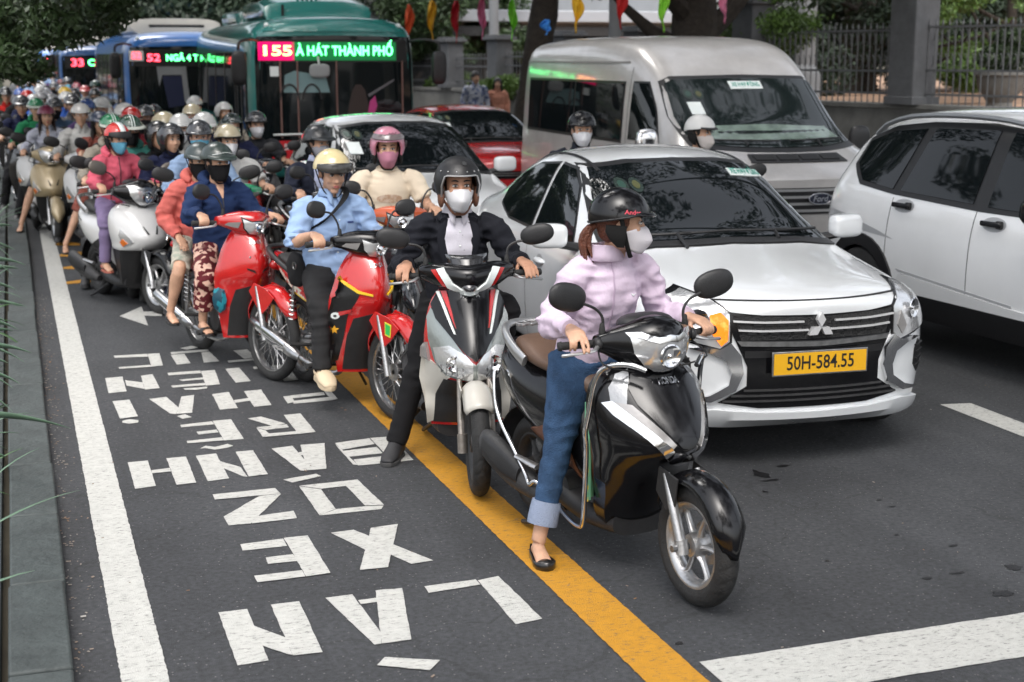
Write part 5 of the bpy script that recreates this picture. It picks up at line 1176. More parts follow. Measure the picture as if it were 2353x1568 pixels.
def lead_scooter(label, body, st=0, fenm=None, seat=None, accent=None, chrome=True, group='motorbikes waiting in the traffic', guard=False, inner=None, headm=None, mirm=None, loc=(0, 0, 0), az=0, lights='high'):
    t = thing('scooter', label, 'scooter', loc, az, group)
    seat = seat or mat('black_seat_vinyl', (.015, .015, .015), .5, bump=.15, bs=120); inner = inner or PLAST; headm = headm or body
    XR = -1.25; S = lambda g: steer_g(g, st)
    moto_wheel(t, 0, .24, .092, .165, 'alloy', 'front_wheel', st); moto_wheel(t, XR, .232, .1, .15, 'alloy', 'rear_wheel', 0, False, PLAST2)
    for s in (-1, 1):
        fk = obj('fork_leg', S(J(tube([(.004, s * .072, .24), (-.05, s * .074, .37), (-.115, s * .07, .50)], [.021, .02, .014], 12), tube([(.012, s * .072, .215), (.0, s * .072, .27)], [(.026, .02)] * 2, 10))), ALU, t)
        obj('axle_nut', S(xf(lathe([(.001, s * .03), (.014, s * .03), (.016, 0)], 8), T(0, s * .085, .24))), STEEL, fk)
    fd = arc_fender(-.005, .24, .262, 4, 158, .075, .07, .035, lambda s: .035 * math.sin(math.pi * min(1, s * 1.15)) * (1 - .3 * s), tip=.5)
    fo = obj('front_fender', S(fd), fenm or body, t, solid=.004)
    flap = [(s_[0], s_[1], s_[2]) for s_ in ((-.02, .078, .50), (-.15, .078, .52), (-.17, .076, .42), (-.10, .078, .36), (-.04, .078, .38))]
    for s in (-1, 1): obj('fender_side', S(prism([(p[0], p[2]) for p in flap], lambda u, v, q, s=s: (u, s * (.078 + q), v), -.004, .004)), PLAST, fo, bevel=.003)
    ap = apron([(.20, -.42, .13, .03, -.52), (.27, -.36, .165, .05, -.50), (.36, -.31, .185, .06, -.47), (.45, -.25, .20, .10, -.45), (.52, -.15, .207, .17, -.45), (.565, -.09, .215, .215, -.45), (.62, -.085, .228, .22, -.45), (.70, -.135, .238, .195, -.45), (.78, -.205, .230, .15, -.45), (.84, -.265, .195, .10, -.44), (.875, -.315, .14, .07, -.43)])
    bv = bvh(ap)
    if chrome: obj('front_cover', ap, body, t, 50)
    else:
        ap2 = apron([(.505, -.155, .205, .16, -.44), (.525, -.125, .212, .18, -.45), (.565, -.09, .217, .215, -.45), (.62, -.085, .230, .22, -.45), (.70, -.135, .240, .195, -.45), (.78, -.205, .232, .15, -.45), (.84, -.265, .197, .10, -.44), (.875, -.315, .14, .07, -.43)])
        obj('front_cover', ap2, body, t, 50); bv = bvh(ap2)
    obj('inner_shield', apron([(.24, -.455, .15, .02, -.49), (.5, -.452, .19, .0, -.50), (.78, -.452, .20, .0, -.49), (.86, -.44, .12, .0, -.47)], 15), inner, t)
    if chrome:
        V1 = [(-.228, .745), (-.20, .755), (-.13, .675), (-.05, .588), (0, .574), (.05, .588), (.13, .675), (.20, .755), (.228, .745), (.205, .705), (.13, .628), (.05, .540), (0, .518), (-.05, .540), (-.13, .628), (-.205, .705)]
        obj('chrome_chevron', decal(V1, 'F', bv, .012, .03), CHROME, t)
        Vc = [(-.105, .868), (0, .874), (.105, .868), (.145, .80), (.135, .745), (.05, .625), (.025, .60), (0, .594), (-.025, .60), (-.05, .625), (-.135, .745), (-.145, .80)]
        obj('nose_panel', decal(Vc, 'F', bv, .016, .03, deep=.012), body, t); hand_text(t, 'HONDA', .03, 0, .815, bv, off=.024, fit=.085)
        for s in (-1, 1):
            q = [(s * .115, .862), (s * .165, .845), (s * .20, .80), (s * .205, .755), (s * .165, .745), (s * .15, .795)]
            obj('position_lamp', decal(q, 'F', bv, .009, .02), mat('clear_side_lamp', (.30, .31, .32), .1, .35, coat=1, bump=.08, bs=70), t)
            q = [(s * .150, .745), (s * .198, .752), (s * .13, .672), (s * .058, .598), (s * .045, .612)]
            obj('indicator', decal(q, 'F', bv, .010, .02), mat('clear_indicator', (.34, .32, .30), .12, .4, coat=1, bump=.08, bs=70), t)
    else:
        hand_text(t, 'HONDA', .03, 0, .845, bv, INK, off=.006, fit=.085)
        for s in (-1, 1):
            sl = [(s * .025, .64), (s * .055, .70), (s * .062, .70), (s * .042, .635)]; obj('nose_slot', decal(sl, 'F', bv, .004, .05), INK, t)
            zz = .60; q = [(s * .140, zz - .02), (s * .205, zz + .085), (s * .215, zz + .03), (s * .185, zz - .065)]
            qq = [(s * .165, zz - .03), (s * .195, zz + .005), (s * .205, zz - .02), (s * .187, zz - .06)]
            hb = obj('position_lamp', decal(q, 'F', bv, .010, .02), LENS, t); obj('indicator', decal(qq, 'F', bv, .014, .02), AMBER, hb)
        obj('lower_shroud', apron([(.2, -.40, .14, .04, -.5), (.40, -.29, .18, .08, -.46), (.50, -.22, .19, .12, -.46), (.54, -.20, .19, .12, -.46)], 19), PLAST, t)
    # head
    rows = [(.215, -.405, .965, .03, .03), (.18, -.39, .965, .046, .046), (.13, -.365, .96, .075, .072), (.07, -.335, .96, .098, .098), (0, -.325, .96, .108, .110)]
    rings = [sring((-1 * 0 + r[1], -r[0], r[2]), r[3], r[4], 22, .82, 'y') for r in rows] + [sring((r[1], r[0], r[2]), r[3], r[4], 22, .82, 'y') for r in rows[-2::-1]]
    rings = [[(q[0], q[1], q[2]) for q in rg] for rg in rings]
    def yr(c, a, b, n=22, e=.82):
        o = []
        for k in range(n):
            an = 2 * math.pi * k / n; ca, sa = math.cos(an), math.sin(an)
            o.append((c[0] + math.copysign(abs(ca) ** e, ca) * a, c[1], c[2] + math.copysign(abs(sa) ** e, sa) * b))
        return o
    rr = [( -r[0], r[1], r[2], r[3], r[4]) for r in rows] + [(r[0], r[1], r[2], r[3], r[4]) for r in rows[-2::-1]]
    hd = loft([yr((q[1], q[0], q[2]), q[3], q[4]) for q in cr(rr, 3)])
    hv = bvh(hd)
    hc = obj('head_cover', S(hd), headm, t, 60)
    hl = [(-.125, 1.0), (-.09, .995), (-.04, .978), (0, .985), (.04, .978), (.09, .995), (.125, 1.0), (.115, .94), (.08, .895), (.04, .872), (0, .868), (-.04, .872), (-.08, .895), (-.115, .94)]
    lb = obj('headlight', S(decal(poly_off(hl, .008), 'F', hv, .004, .02)), BLACKP, t)
    obj('headlight_lens', S(decal(hl, 'F', hv, .010, .015)), LENS, lb); p = shoot(hv, 'F', 0, .93, .006)[0]
    obj('headlight_bowl', S(xf(lathe([(.048, .010), (.042, .013), (.026, .004), (.012, .002), (.001, .012)], 24, 'X'), T(*p))), CHROME, lb)
    br = [(-.135, 1.012), (-.09, 1.018), (-.04, 1.0), (0, 1.008), (.04, 1.0), (.09, 1.018), (.135, 1.012), (.125, 1.0), (.09, .997), (.04, .98), (0, .987), (-.04, .98), (-.09, .997), (-.125, 1.0)]
    obj('brow_trim', S(decal(br, 'F', hv, .014, .02)), CHROME if chrome else STEEL, t)
    obj('steering_neck', S(tube([(-.33, 0, .87), (-.36, 0, .82)], [.06, .075], 14)), PLAST, t)
    obj('cluster', S(ell((-.395, 0, 1.03), (.07, .12, .04), e=.8)), PLAST, t)
    G = bars(t, st, -.405, .965, .225)
    for s in (-1, 1):
        mirror_set(t, [(-.40, s * .19, .99), (-.405, s * .185, 1.06), (-.41, s * .215, 1.10), (-.41, s * .27, 1.125)], (-.415, s * .335, 1.155), (.024, .088, .056), 14 * s, mirm or PLAST, st, -8 * s)
        obj('lever_mount', S(ell((-.39, s * .215, .965), (.028, .022, .026))), PLAST, t)
    # floor, sills, body, seat
    obj('floorboard', J(subd(box((-.575, 0, .265), (.36, .32, .06)), 1)), mat('floor_rubber', (.03, .03, .028), .8, bump=.4, bs=60), t)
    obj('underbody', body_loft([(-.40, .13, .16, .27), (-.6, .15, .15, .25), (-.85, .15, .17, .30), (-1.0, .12, .2, .4)], .7), PLAST, t)
    bd = body_loft([(-.66, .10, .27, .60), (-.72, .135, .30, .70), (-.86, .165, .36, .735), (-1.05, .178, .42, .745), (-1.22, .172, .50, .76), (-1.36, .14, .58, .78), (-1.46, .075, .68, .79)], .78); bb = bvh(bd)
    ob2 = obj('rear_body', bd, body, t, 60)
    sill_m = accent or PLAST
    for ax in 'RL':
        obj('side_sill', decal([(-.70, .30), (-.74, .47), (-.80, .56), (-.95, .50), (-1.1, .46), (-1.0, .42), (-.86, .36)], ax, bb, .010, .04), sill_m, t)
        obj('side_badge', decal([(-1.2, .66), (-1.34, .70), (-1.34, .715), (-1.2, .675)], ax, bb, .004), CHROME, t)
    sg = body_loft([(-.66, .075, .66, .72), (-.72, .115, .70, .775), (-.86, .14, .72, .80), (-1.0, .148, .73, .80), (-1.08, .15, .735, .825), (-1.17, .145, .745, .845), (-1.27, .115, .755, .84), (-1.33, .06, .765, .81)], .62)
    so_ = obj('seat', sg, seat, t, 60)
    gr = tube([(-1.10, .158, .755), (-1.20, .165, .80), (-1.32, .14, .855), (-1.40, .06, .87), (-1.40, -.06, .87), (-1.32, -.14, .855), (-1.20, -.165, .80), (-1.10, -.158, .755)], [(.014, .03), (.016, .028), (.018, .018), (.02, .014), (.02, .014), (.018, .018), (.016, .028), (.014, .03)], 10, per=4)
    obj('grab_rail', J(gr, box((-1.35, 0, .868), (.03, .13, .014)), *[box((-1.37, y, .868), (.10, .016, .014)) for y in (-.045, 0, .045)]), ALU, t, bevel=.003)
    obj('tail_lamp', ell((-1.45, 0, .72), (.03, .09, .035)), REDLAMP, t)
    obj('rear_mudguard', arc_fender(XR, .232, .30, 95, 178, .07, .075, .02), PLAST, t, solid=.004)
    engine(t, XR)
    obj('brake_cable', J(tube([(-.40, -.21, .95), (-.30, -.24, .90), (-.30, -.10, .86)], .004, 6, per=5), tube([(-.40, .21, .95), (-.31, .24, .89), (-.31, .10, .86)], .004, 6, per=5)), PLAST, t)
    mf = tube([(-.88, -.16, .20), (-.98, -.185, .23), (-1.15, -.20, .27), (-1.34, -.205, .325), (-1.40, -.205, .34)], [(.03, .03), (.045, .055), (.05, .075), (.048, .07), (.03, .05)], 16, side=(0, 1, 0), per=4)
    mu = obj('muffler', mf, PLAST2, t); obj('heat_shield', tube([(-1.02, -.232, .27), (-1.15, -.252, .305), (-1.32, -.252, .345)], [(.012, .04), (.012, .055), (.012, .045)], 12, side=(0, 1, 0), per=3), PLAST, mu)
    obj('shock', J(tube([(-1.2, .12, .30), (-1.1, .13, .55)], .02, 8)), STEEL, t)
    for s in (-1, 1): obj('rear_footrest', tube([(-.92, s * .19, .33), (-1.05, s * .225, .35)], [(.02, .012), (.016, .01)], 8), ALU, t)
    if guard:
        for s in (-1, 1):
            pth = [(-.20, s * .115, .885), (-.25, s * .17, .905), (-.32, s * .225, .885), (-.36, s * .245, .82), (-.385, s * .255, .70), (-.40, s * .262, .62), (-.42, s * .245, .54), (-.44, s * .238, .36), (-.46, s * .232, .24), (-.50, s * .225, .195), (-.62, s * .215, .20), (-.76, s * .21, .24)]
            obj('guard_bar', tube(pth, .0105, 10, per=5), CHROME, t)
            pth = [(-1.30, s * .18, .68), (-1.31, s * .20, .66), (-1.25, s * .215, .50), (-1.08, s * .215, .36), (-.98, s * .215, .28), (-.93, s * .225, .255), (-.90, s * .215, .275), (-.84, s * .20, .26), (-.78, s * .20, .25)]
            obj('side_rail', tube(pth, .0095, 10, per=5), CHROME, t)
    return t, dict(grip=G, seat=(-.86, .80), floor=.30, toe=(-.60, .19))

def air_blade(label, loc, az, st=0):
    t = thing('scooter', label, 'scooter', loc, az, 'motorbikes waiting in the traffic'); S = lambda g: steer_g(g, st)
    OFFW = mat('scuffed_white_paint', (.5, .48, .43), .35, coat=.4, col2=(.16, .13, .1), cov=(.72, .80), vs=9)
    XR = -1.29
    moto_wheel(t, 0, .255, .085, .18, 'alloy', 'front_wheel', st, True, PLAST2); moto_wheel(t, XR, .255, .095, .18, 'alloy', 'rear_wheel', 0, False, PLAST2)
    for s in (-1, 1): obj('fork_leg', S(J(tube([(.0, s * .072, .235), (-.05, s * .074, .37), (-.12, s * .07, .54)], [.018, .016, .013], 12), tube([(.006, s * .072, .21), (-.004, s * .072, .30)], [(.024, .02)] * 2, 10))), mat('dull_fork', (.3, .27, .24), .45, .8, var=.3, vs=20), t)
    fo = obj('front_fender', S(arc_fender(0, .255, .275, 50, 152, .072, .07, .04, lambda s: .02 * math.sin(math.pi * s), tip=.6, nose=.85)), OFFW, t, solid=.004)
    for s in (-1, 1): obj('fender_side', S(prism([(.04, .52), (-.14, .54), (-.15, .48), (-.06, .36), (-.03, .36), (-.02, .46)], lambda u, v, q, s=s: (u, s * (.075 + q), v), -.004, .004)), OFFW, fo, bevel=.003)
    ap = apron([(.25, -.36, .18, .05, -.47), (.34, -.32, .20, .06, -.46), (.42, -.28, .215, .12, -.45), (.50, -.16, .22, .24, -.45), (.55, -.09, .215, .30, -.45), (.61, -.07, .215, .31, -.45), (.70, -.11, .215, .28, -.45), (.80, -.18, .20, .22, -.45), (.88, -.25, .175, .15, -.44), (.93, -.30, .14, .08, -.43)], p=1.7)
    obj('front_cover', ap, REDP, t, 50); bv = bvh(ap)
    obj('lower_fairing', decal([(-.225, .62), (-.10, .545), (-.13, .50), (-.155, .42), (-.16, .28), (-.20, .26), (-.215, .40), (-.235, .50)], 'F', bv, .006, .03), OFFW, t); obj('lower_fairing', decal([(.225, .62), (.10, .545), (.13, .50), (.155, .42), (.16, .28), (.20, .26), (.215, .40), (.235, .50)], 'F', bv, .006, .03), OFFW, t)
    obj('radiator_cavity', decal([(-.13, .52), (.13, .52), (.16, .42), (.17, .27), (-.17, .27), (-.16, .42)], 'F', bv, .008, .05), PLAST, t)
    lensm = mat('airy_lens', (.30, .33, .32), .1, .55, coat=1, bump=.06, bs=40, var=.12, vs=5)
    for s in (-1, 1):
        q = [(s * .172, .845), (s * .192, .80), (s * .19, .70), (s * .165, .60), (s * .12, .545), (s * .0, .535), (s * .0, .615), (s * .03, .64), (s * .13, .78)]
        hb = obj('headlight', decal(q, 'F', bv, .012, .02), lensm, t)
        obj('lamp_reflector', decal([(s * .008, .546), (s * .11, .556), (s * .155, .602), (s * .168, .665), (s * .10, .69), (s * .035, .655), (s * .008, .622)], 'F', bv, .017, .02), LENS, hb)
        pp = shoot(bv, 'F', s * .085, .612, .014)[0]; obj('headlight_bowl', xf(lathe([(.040, .010), (.034, .012), (.02, .004), (.001, .010)], 22, 'X'), T(*pp)), CHROME, hb)
        for k_ in range(5): obj('lens_flute', decal([(s * (.045 + k_ * .022), .562), (s * (.048 + k_ * .022), .562), (s * (.048 + k_ * .022), .60), (s * (.045 + k_ * .022), .60)], 'F', bv, .019, .1), STEEL, hb)
        q = [(s * .205, .60), (s * .215, .63), (s * .195, .665), (s * .16, .60), (s * .15, .555)]; obj('indicator', decal([(s * .188, .595), (s * .225, .61), (s * .222, .66), (s * .20, .68)], 'F', bv, .016, .03), mat('clear_indicator', (.34, .32, .30), .12, .4, coat=1, bump=.08, bs=70), t)
    nose = [(-.135, .925), (0, .935), (.135, .925), (.168, .86), (.15, .80), (.03, .655), (0, .63), (-.03, .655), (-.15, .80), (-.168, .86)]
    obj('nose_panel', decal(nose, 'F', bv, .020, .03, deep=.014), BLACKP, t); hand_text(t, 'HONDA', .03, 0, .905, bv, off=.026, fit=.075)
    for s in (-1, 1):
        obj('stripe', decal([(s * .125, .925), (s * .139, .922), (s * .075, .74), (s * .068, .74)], 'F', bv, .026, .04), STICK, t)
        obj('stripe', decal([(s * .095, .925), (s * .120, .925), (s * .066, .765)], 'F', bv, .026, .04), REDP, t)
    obj('inner_shield', apron([(.24, -.455, .15, .02, -.49), (.5, -.452, .19, .0, -.50), (.78, -.452, .19, .0, -.49), (.9, -.44, .12, .0, -.47)], 15), PLAST, t)
    # wing-shaped head with visor
    def yr(c, a, b, n=22, e=.8):
        o = []
        for k in range(n):
            an = 2 * math.pi * k / n; ca, sa = math.cos(an), math.sin(an); o.append((c[0] + math.copysign(abs(ca) ** e, ca) * a, c[1], c[2] + math.copysign(abs(sa) ** e, sa) * b))
        return o
    rw = [(-.235, -.42, 1.02, .025, .022), (-.2, -.40, 1.02, .045, .04), (-.13, -.36, 1.01, .07, .06), (0, -.31, 1.0, .08, .062), (.13, -.36, 1.01, .07, .06), (.2, -.40, 1.02, .045, .04), (.235, -.42, 1.02, .025, .022)]
    hd = loft([yr((q[1], q[0], q[2]), q[3], q[4]) for q in cr(rw, 4)]); hv = bvh(hd); obj('head_cover', S(hd), BLACKP, t, 60)
    vz = [(-.10, 1.075), (0, 1.11), (.10, 1.075), (.09, 1.02), (.05, .955), (0, .94), (-.05, .955), (-.09, 1.02)]
    rowsv = []
    for k in range(8):
        z = .945 + k * .023; hw = .02 + .10 * (k / 7) ** .6; xx = -.215 - k * .018; rowsv.append([(xx - .06 * (j / 4 - 1) ** 2 * (hw / .12), hw * (j / 4 - 1) * .85, z) for j in range(9)])
    obj('visor', S(loft(rowsv, False)), mat('smoked_visor', (.02, .02, .022), .1, coat=1), t, solid=.004)
    for s in (-1, 1):
        obj('white_band', S(decal([(s * .115, 1.05), (s * .150, 1.045), (s * .10, .965), (s * .03, .935), (0, .93), (0, .95), (s * .04, .958), (s * .08, .985)], 'F', hv, .012, .03)), STICK, t)
        obj('red_band', S(decal([(s * .155, 1.045), (s * .175, 1.04), (s * .125, .97), (s * .105, .965)], 'F', hv, .008, .03)), REDP, t)
        mirror_set(t, [(-.40, s * .20, 1.04), (-.405, s * .205, 1.12), (-.41, s * .235, 1.15), (-.41, s * .28, 1.16)], (-.415, s * .355, 1.19), (.024, .085, .05), 12 * s, PLAST, st, -8 * s)
    obj('steering_neck', S(tube([(-.33, 0, .97), (-.36, 0, .88)], [.05, .07], 14)), PLAST, t)
    G = bars(t, st, -.42, 1.0, .24)
    obj('floorboard', subd(box((-.58, 0, .31), (.34, .34, .06)), 1), PLAST, t)
    obj('underbody', body_loft([(-.40, .15, .18, .30), (-.6, .17, .17, .28), (-.9, .16, .2, .34), (-1.05, .12, .24, .4)], .7), PLAST, t)
    obj('rear_body', body_loft([(-.56, .09, .32, .60), (-.68, .13, .34, .66), (-.9, .165, .40, .72), (-1.15, .165, .50, .75), (-1.4, .13, .60, .80), (-1.62, .06, .72, .84)], .8), OFFW, t, 60)
    obj('seat', body_loft([(-.58, .08, .64, .72), (-.72, .12, .68, .77), (-.95, .14, .71, .79), (-1.1, .14, .73, .83), (-1.3, .12, .77, .86), (-1.42, .07, .8, .84)], .65), mat('black_seat_vinyl', (.015, .015, .015), .5, bump=.15, bs=120), t, 60)
    obj('grab_rail', tube([(-1.15, .15, .79), (-1.35, .16, .86), (-1.52, .08, .90), (-1.52, -.08, .90), (-1.35, -.16, .86), (-1.15, -.15, .79)], .014, 8, per=4), PLAST, t)
    obj('tail_lamp', ell((-1.6, 0, .78), (.03, .09, .035)), REDLAMP, t); engine(t, XR)
    obj('muffler', tube([(-.9, -.16, .22), (-1.0, -.185, .24), (-1.2, -.20, .28), (-1.5, -.205, .36)], [(.03, .03), (.045, .05), (.05, .065), (.04, .055)], 16, side=(0, 1, 0), per=4), PLAST2, t)
    obj('rear_mudguard', arc_fender(XR, .255, .32, 95, 178, .06, .06, .02), PLAST, t, solid=.004)
    return t, dict(grip=G, seat=(-.86, .77), floor=.34, toe=(-.58, .19))

def underbone(label, loc, az, paint=None, st=0, head=None, kind=0, rimk='wire', group='motorbikes waiting in the traffic', name='motorbike', mirm=None, shieldm=None):
    t = thing(name, label, 'motorbike', loc, az, group); S = lambda g: steer_g(g, st)
    paint = paint or REDP; head = head or paint; RW = .285; XR = -1.22; shieldm = shieldm or paint
    moto_wheel(t, 0, RW, .07, .222, rimk, 'front_wheel', st, False); moto_wheel(t, XR, RW, .078, .222, rimk, 'rear_wheel', 0, False)
    for s in (-1, 1): obj('fork_leg', S(J(tube([(.0, s * .066, RW - .02), (-.05, s * .066, .42), (-.115, s * .062, .60)], [.02, .018, .015], 12))), ALU, t)
    fo = obj('front_fender', S(arc_fender(-.005, RW, .31, 30, 165, .066, .055, .05, lambda s: .025 * math.sin(math.pi * s), tip=.45)), paint, t, solid=.004)
    for s in (-1, 1):
        sd_ = obj('fender_side', S(prism([(.10, .55), (.0, .60), (-.14, .62), (-.20, .56), (-.10, .47), (-.05, .42), (.02, .47)], lambda u, v, q, s=s: (u, s * (.068 + q), v), -.004, .005)), paint, fo, bevel=.003)
        if kind == 0 and s < 0:
            obj('inspection_sticker', S(prism([(.03, .565), (-.035, .575), (-.03, .50), (.025, .49)], lambda u, v, q: (u, -.0745 - q, v), 0, .001)), mat('yellow_sticker', (.7, .65, .05), .5), sd_)
            obj('inspection_sticker', S(prism([(.022, .557), (-.027, .566), (-.023, .508), (.018, .499)], lambda u, v, q: (u, -.0760 - q, v), 0, .001)), mat('green_sticker', (.03, .45, .08), .5), sd_)
    # leg shield wings + centre nose
    ap = apron([(.22, -.37, .15, .09, -.47), (.34, -.33, .175, .11, -.46), (.46, -.28, .20, .14, -.45), (.58, -.23, .21, .18, -.45), (.66, -.18, .205, .20, -.45), (.74, -.165, .18, .20, -.44), (.82, -.19, .155, .17, -.43), (.90, -.24, .115, .10, -.41), (.94, -.28, .09, .06, -.39)], p=1.6)
    # open slot for the wheel: dark centre
    obj('front_cover', ap, shieldm, t, 50); bv = bvh(ap)
    obj('wheel_gap', decal([(-.115, .56), (0, .60), (.115, .56), (.135, .45), (.13, .24), (-.13, .24), (-.135, .45)], 'F', bv, .004, .05), PLAST, t)
    if kind == 0:
        dk = mat('black_shield_film', (.012, .012, .013), .3, bump=.1, bs=100)
        for ax, s in (('R', -1), ('L', 1)):
            obj('shield_panel', decal([(s * .19, .80), (s * .10, .72), (s * .14, .60), (s * .155, .30), (s * .20, .28), (s * .225, .45), (s * .228, .60), (s * .215, .70)], 'F', bv, .005, .03), dk, t)
            obj('yellow_line', decal([(s * .185, .815), (s * .195, .80), (s * .11, .715), (s * .045, .70), (s * .045, .71), (s * .105, .73)], 'F', bv, .010, .03), mat('yellow_trim', (.75, .50, .02), .4), t)
            star = []
            for k in range(10):
                r_ = .026 if k % 2 == 0 else .011; a = math.pi / 2 + k * math.pi / 5; star.append((s * .19 + r_ * .8 * math.cos(a), .49 + r_ * math.sin(a)))
            obj('star_sticker', decal(star, 'F', bv, .010, .1), mat('gold_sticker', (.75, .38, .02), .5), t)
            c = [(s * .19 + .018 * math.cos(a), .575 + .02 * math.sin(a)) for a in np.linspace(0, 6.28, 13)[:-1]]; obj('ball_sticker', decal(c, 'F', bv, .010, .1), STICK, t)
            c = [(s * .19 + .007 * math.cos(a), .575 + .008 * math.sin(a)) for a in np.linspace(0, 6.28, 6)[:-1]]; obj('ball_sticker', decal(c, 'F', bv, .013, .1), INK, t)
            obj('comet_stripe', decal([(s * .175, .575), (s * .13, .60), (s * .13, .62), (s * .18, .60)], 'F', bv, .010, .1), REDP, t)
    else:
        for s in (-1, 1):
            obj('nose_slot', decal([(s * .02, .675), (s * .07, .70), (s * .07, .71), (s * .03, .695)], 'F', bv, .004, .1), INK, t); obj('nose_bolt', ell(tuple(shoot(bv, 'F', s * .05, .78, .0)[0]), (.004, .008, .008)), STEEL, t)
    hand_text(t, 'HONDA', .03, 0, .87, bv, CHROME, off=.008, fit=.07)
    def yr(c, a, b, n=20, e=.85):
        o = []
        for k in range(n):
            an = 2 * math.pi * k / n; ca, sa = math.cos(an), math.sin(an); o.append((c[0] + math.copysign(abs(ca) ** e, ca) * a, c[1], c[2] + math.copysign(abs(sa) ** e, sa) * b))
        return o
    rw = [(-.20, -.40, 1.0, .028, .026), (-.15, -.37, 1.0, .05, .045), (-.08, -.33, .995, .075, .07), (0, -.30, .99, .09, .078), (.08, -.33, .995, .075, .07), (.15, -.37, 1.0, .05, .045), (.20, -.40, 1.0, .028, .026)]
    hd = loft([yr((q[1], q[0], q[2]), q[3], q[4]) for q in cr(rw, 4)]); hv = bvh(hd); obj('head_cover', S(hd), head, t, 60)
    hl = [(-.085, 1.02), (-.04, 1.0), (0, 1.005), (.04, 1.0), (.085, 1.02), (.075, .965), (.04, .93), (0, .925), (-.04, .93), (-.075, .965)]
    lb = obj('headlight', S(decal(poly_off(hl, .008), 'F', hv, .004, .02)), BLACKP, t); obj('headlight_lens', S(decal(hl, 'F', hv, .010, .015)), LENS, lb)
    p = shoot(hv, 'F', 0, .965, .008)[0]; obj('headlight_bowl', S(xf(lathe([(.034, .008), (.03, .011), (.02, .004), (.001, .010)], 20, 'X'), T(*p))), CHROME, lb)
    for s in (-1, 1):
        q = [(s * .095, 1.0), (s * .155, .995), (s * .17, .98), (s * .105, .962)]; obj('indicator', S(decal(q, 'F', hv, .008, .03)), mat('clear_indicator', (.34, .32, .30), .12, .4, coat=1, bump=.08, bs=70), t)
        mirror_set(t, [(-.38, s * .165, 1.02), (-.385, s * .175, 1.10), (-.395, s * .215, 1.16), (-.40, s * .26, 1.17)], (-.405, s * .31, 1.185), (.022, .068, .05), 8 * s, mirm or PLAST, st, -8 * s)
    obj('steering_neck', S(tube([(-.31, 0, .93), (-.34, 0, .86)], [.045, .06], 14)), PLAST, t)
    G = bars(t, st, -.41, .985, .215)
    fr = mat('black_frame', (.012, .012, .012), .4, coat=.5)
    obj('frame', J(tube([(-.38, 0, .80), (-.45, 0, .55), (-.62, 0, .42), (-.9, 0, .55), (-1.3, 0, .70)], [.05, .055, .055, .045, .03], 12, per=4)), fr, t)
    rb = body_loft([(-.62, .06, .52, .60), (-.74, .10, .50, .68), (-.95, .115, .52, .73), (-1.2, .11, .60, .76), (-1.42, .075, .69, .79), (-1.58, .03, .76, .81)], .8); bb = bvh(rb); obj('rear_body', rb, paint, t, 60)
    if kind == 0:
        gm = mat('graphic_print', (.65, .6, .5), .35, col2=(.5, .02, .02), cov=(.5, .52), vs=16, detail=2)
        for ax in 'RL':
            obj('side_graphic', decal([(-.85, .56), (-1.05, .60), (-1.38, .72), (-1.42, .745), (-1.2, .68), (-.9, .61)], ax, bb, .004, .04), gm, t)
            obj('yellow_line', decal([(-.80, .55), (-1.1, .60), (-1.1, .607), (-.80, .558)], ax, bb, .007, .06), mat('yellow_trim', (.75, .50, .02), .4), t)
    obj('seat', body_loft([(-.60, .06, .62, .70), (-.72, .10, .67, .755), (-.95, .125, .70, .77), (-1.15, .125, .73, .80), (-1.35, .10, .76, .82), (-1.45, .05, .78, .81)], .65), mat('black_seat_vinyl', (.015, .015, .015), .5, bump=.15, bs=120), t, 60)
    obj('grab_rail', tube([(-1.12, .135, .74), (-1.3, .145, .80), (-1.5, .10, .84), (-1.56, 0, .845), (-1.5, -.10, .84), (-1.3, -.145, .80), (-1.12, -.135, .74)], .017, 10, per=4), PLAST if kind == 0 else STEEL, t)
    obj('tail_lamp', ell((-1.56, 0, .72), (.03, .07, .04)), REDLAMP, t)
    eg = obj('engine', J(xf(lathe([(.001, -.13), (.075, -.125), (.085, -.09), (.085, .09), (.075, .125), (.001, .13)], 24), T(-.66, 0, .31)), subd(box((-.80, 0, .30), (.26, .20, .15)), 2), tube([(-.58, 0, .33), (-.44, 0, .36)], [.055, .05], 14), *[xf(lathe([(.001, -.004), (.075, -.004), (.075, .004), (.001, .004)], 16, 'X'), T(-.46 - k * .018, 0, .36)) for k in range(6)]), PLAST2, t)
    for s in (-1, 1):
        obj('swing_arm', tube([(-.82, s * .085, .32), (XR, s * .09, RW)], [(.014, .024)] * 2, 8, side=(0, 1, 0)), STEEL, t)
        coil = [(XR + .06 - (XR + .06 + 1.08) * 0 + .05 * (k / 60), s * .115 + .022 * math.cos(k * .9), .36 + .26 * k / 60) for k in range(61)]
        obj('rear_shock', J(tube([(q[0] + .022 * math.sin(k * .9), q[1], q[2]) for k, q in enumerate(coil)], .005, 5), tube([(XR + .05, s * .115, .30), (XR + .12, s * .115, .66)], .011, 8)), STEEL, t)
    ex = J(tube([(-.48, -.06, .28), (-.52, -.12, .20), (-.7, -.145, .19), (-.95, -.155, .22)], .016, 10, per=4), tube([(-.95, -.158, .22), (-1.05, -.165, .24), (-1.4, -.175, .32), (-1.58, -.178, .365)], [.02, .038, .042, .034], 18, per=3))
    mu = obj('muffler', ex, STEEL, t); obj('heat_shield', tube([(-1.08, -.205, .265), (-1.2, -.215, .29), (-1.46, -.222, .35)], [(.008, .03), (.010, .040), (.008, .03)], 12, side=(0, 1, 0), per=3), CHROME, mu)
    for s in (-1, 1): obj('footrest', J(tube([(-.66, s * .05, .22), (-.66, s * .23, .225)], .012, 8), tube([(-.66, s * .17, .228), (-.66, s * .25, .23)], [(.022, .016)] * 2, 8)), RUBBER, t)
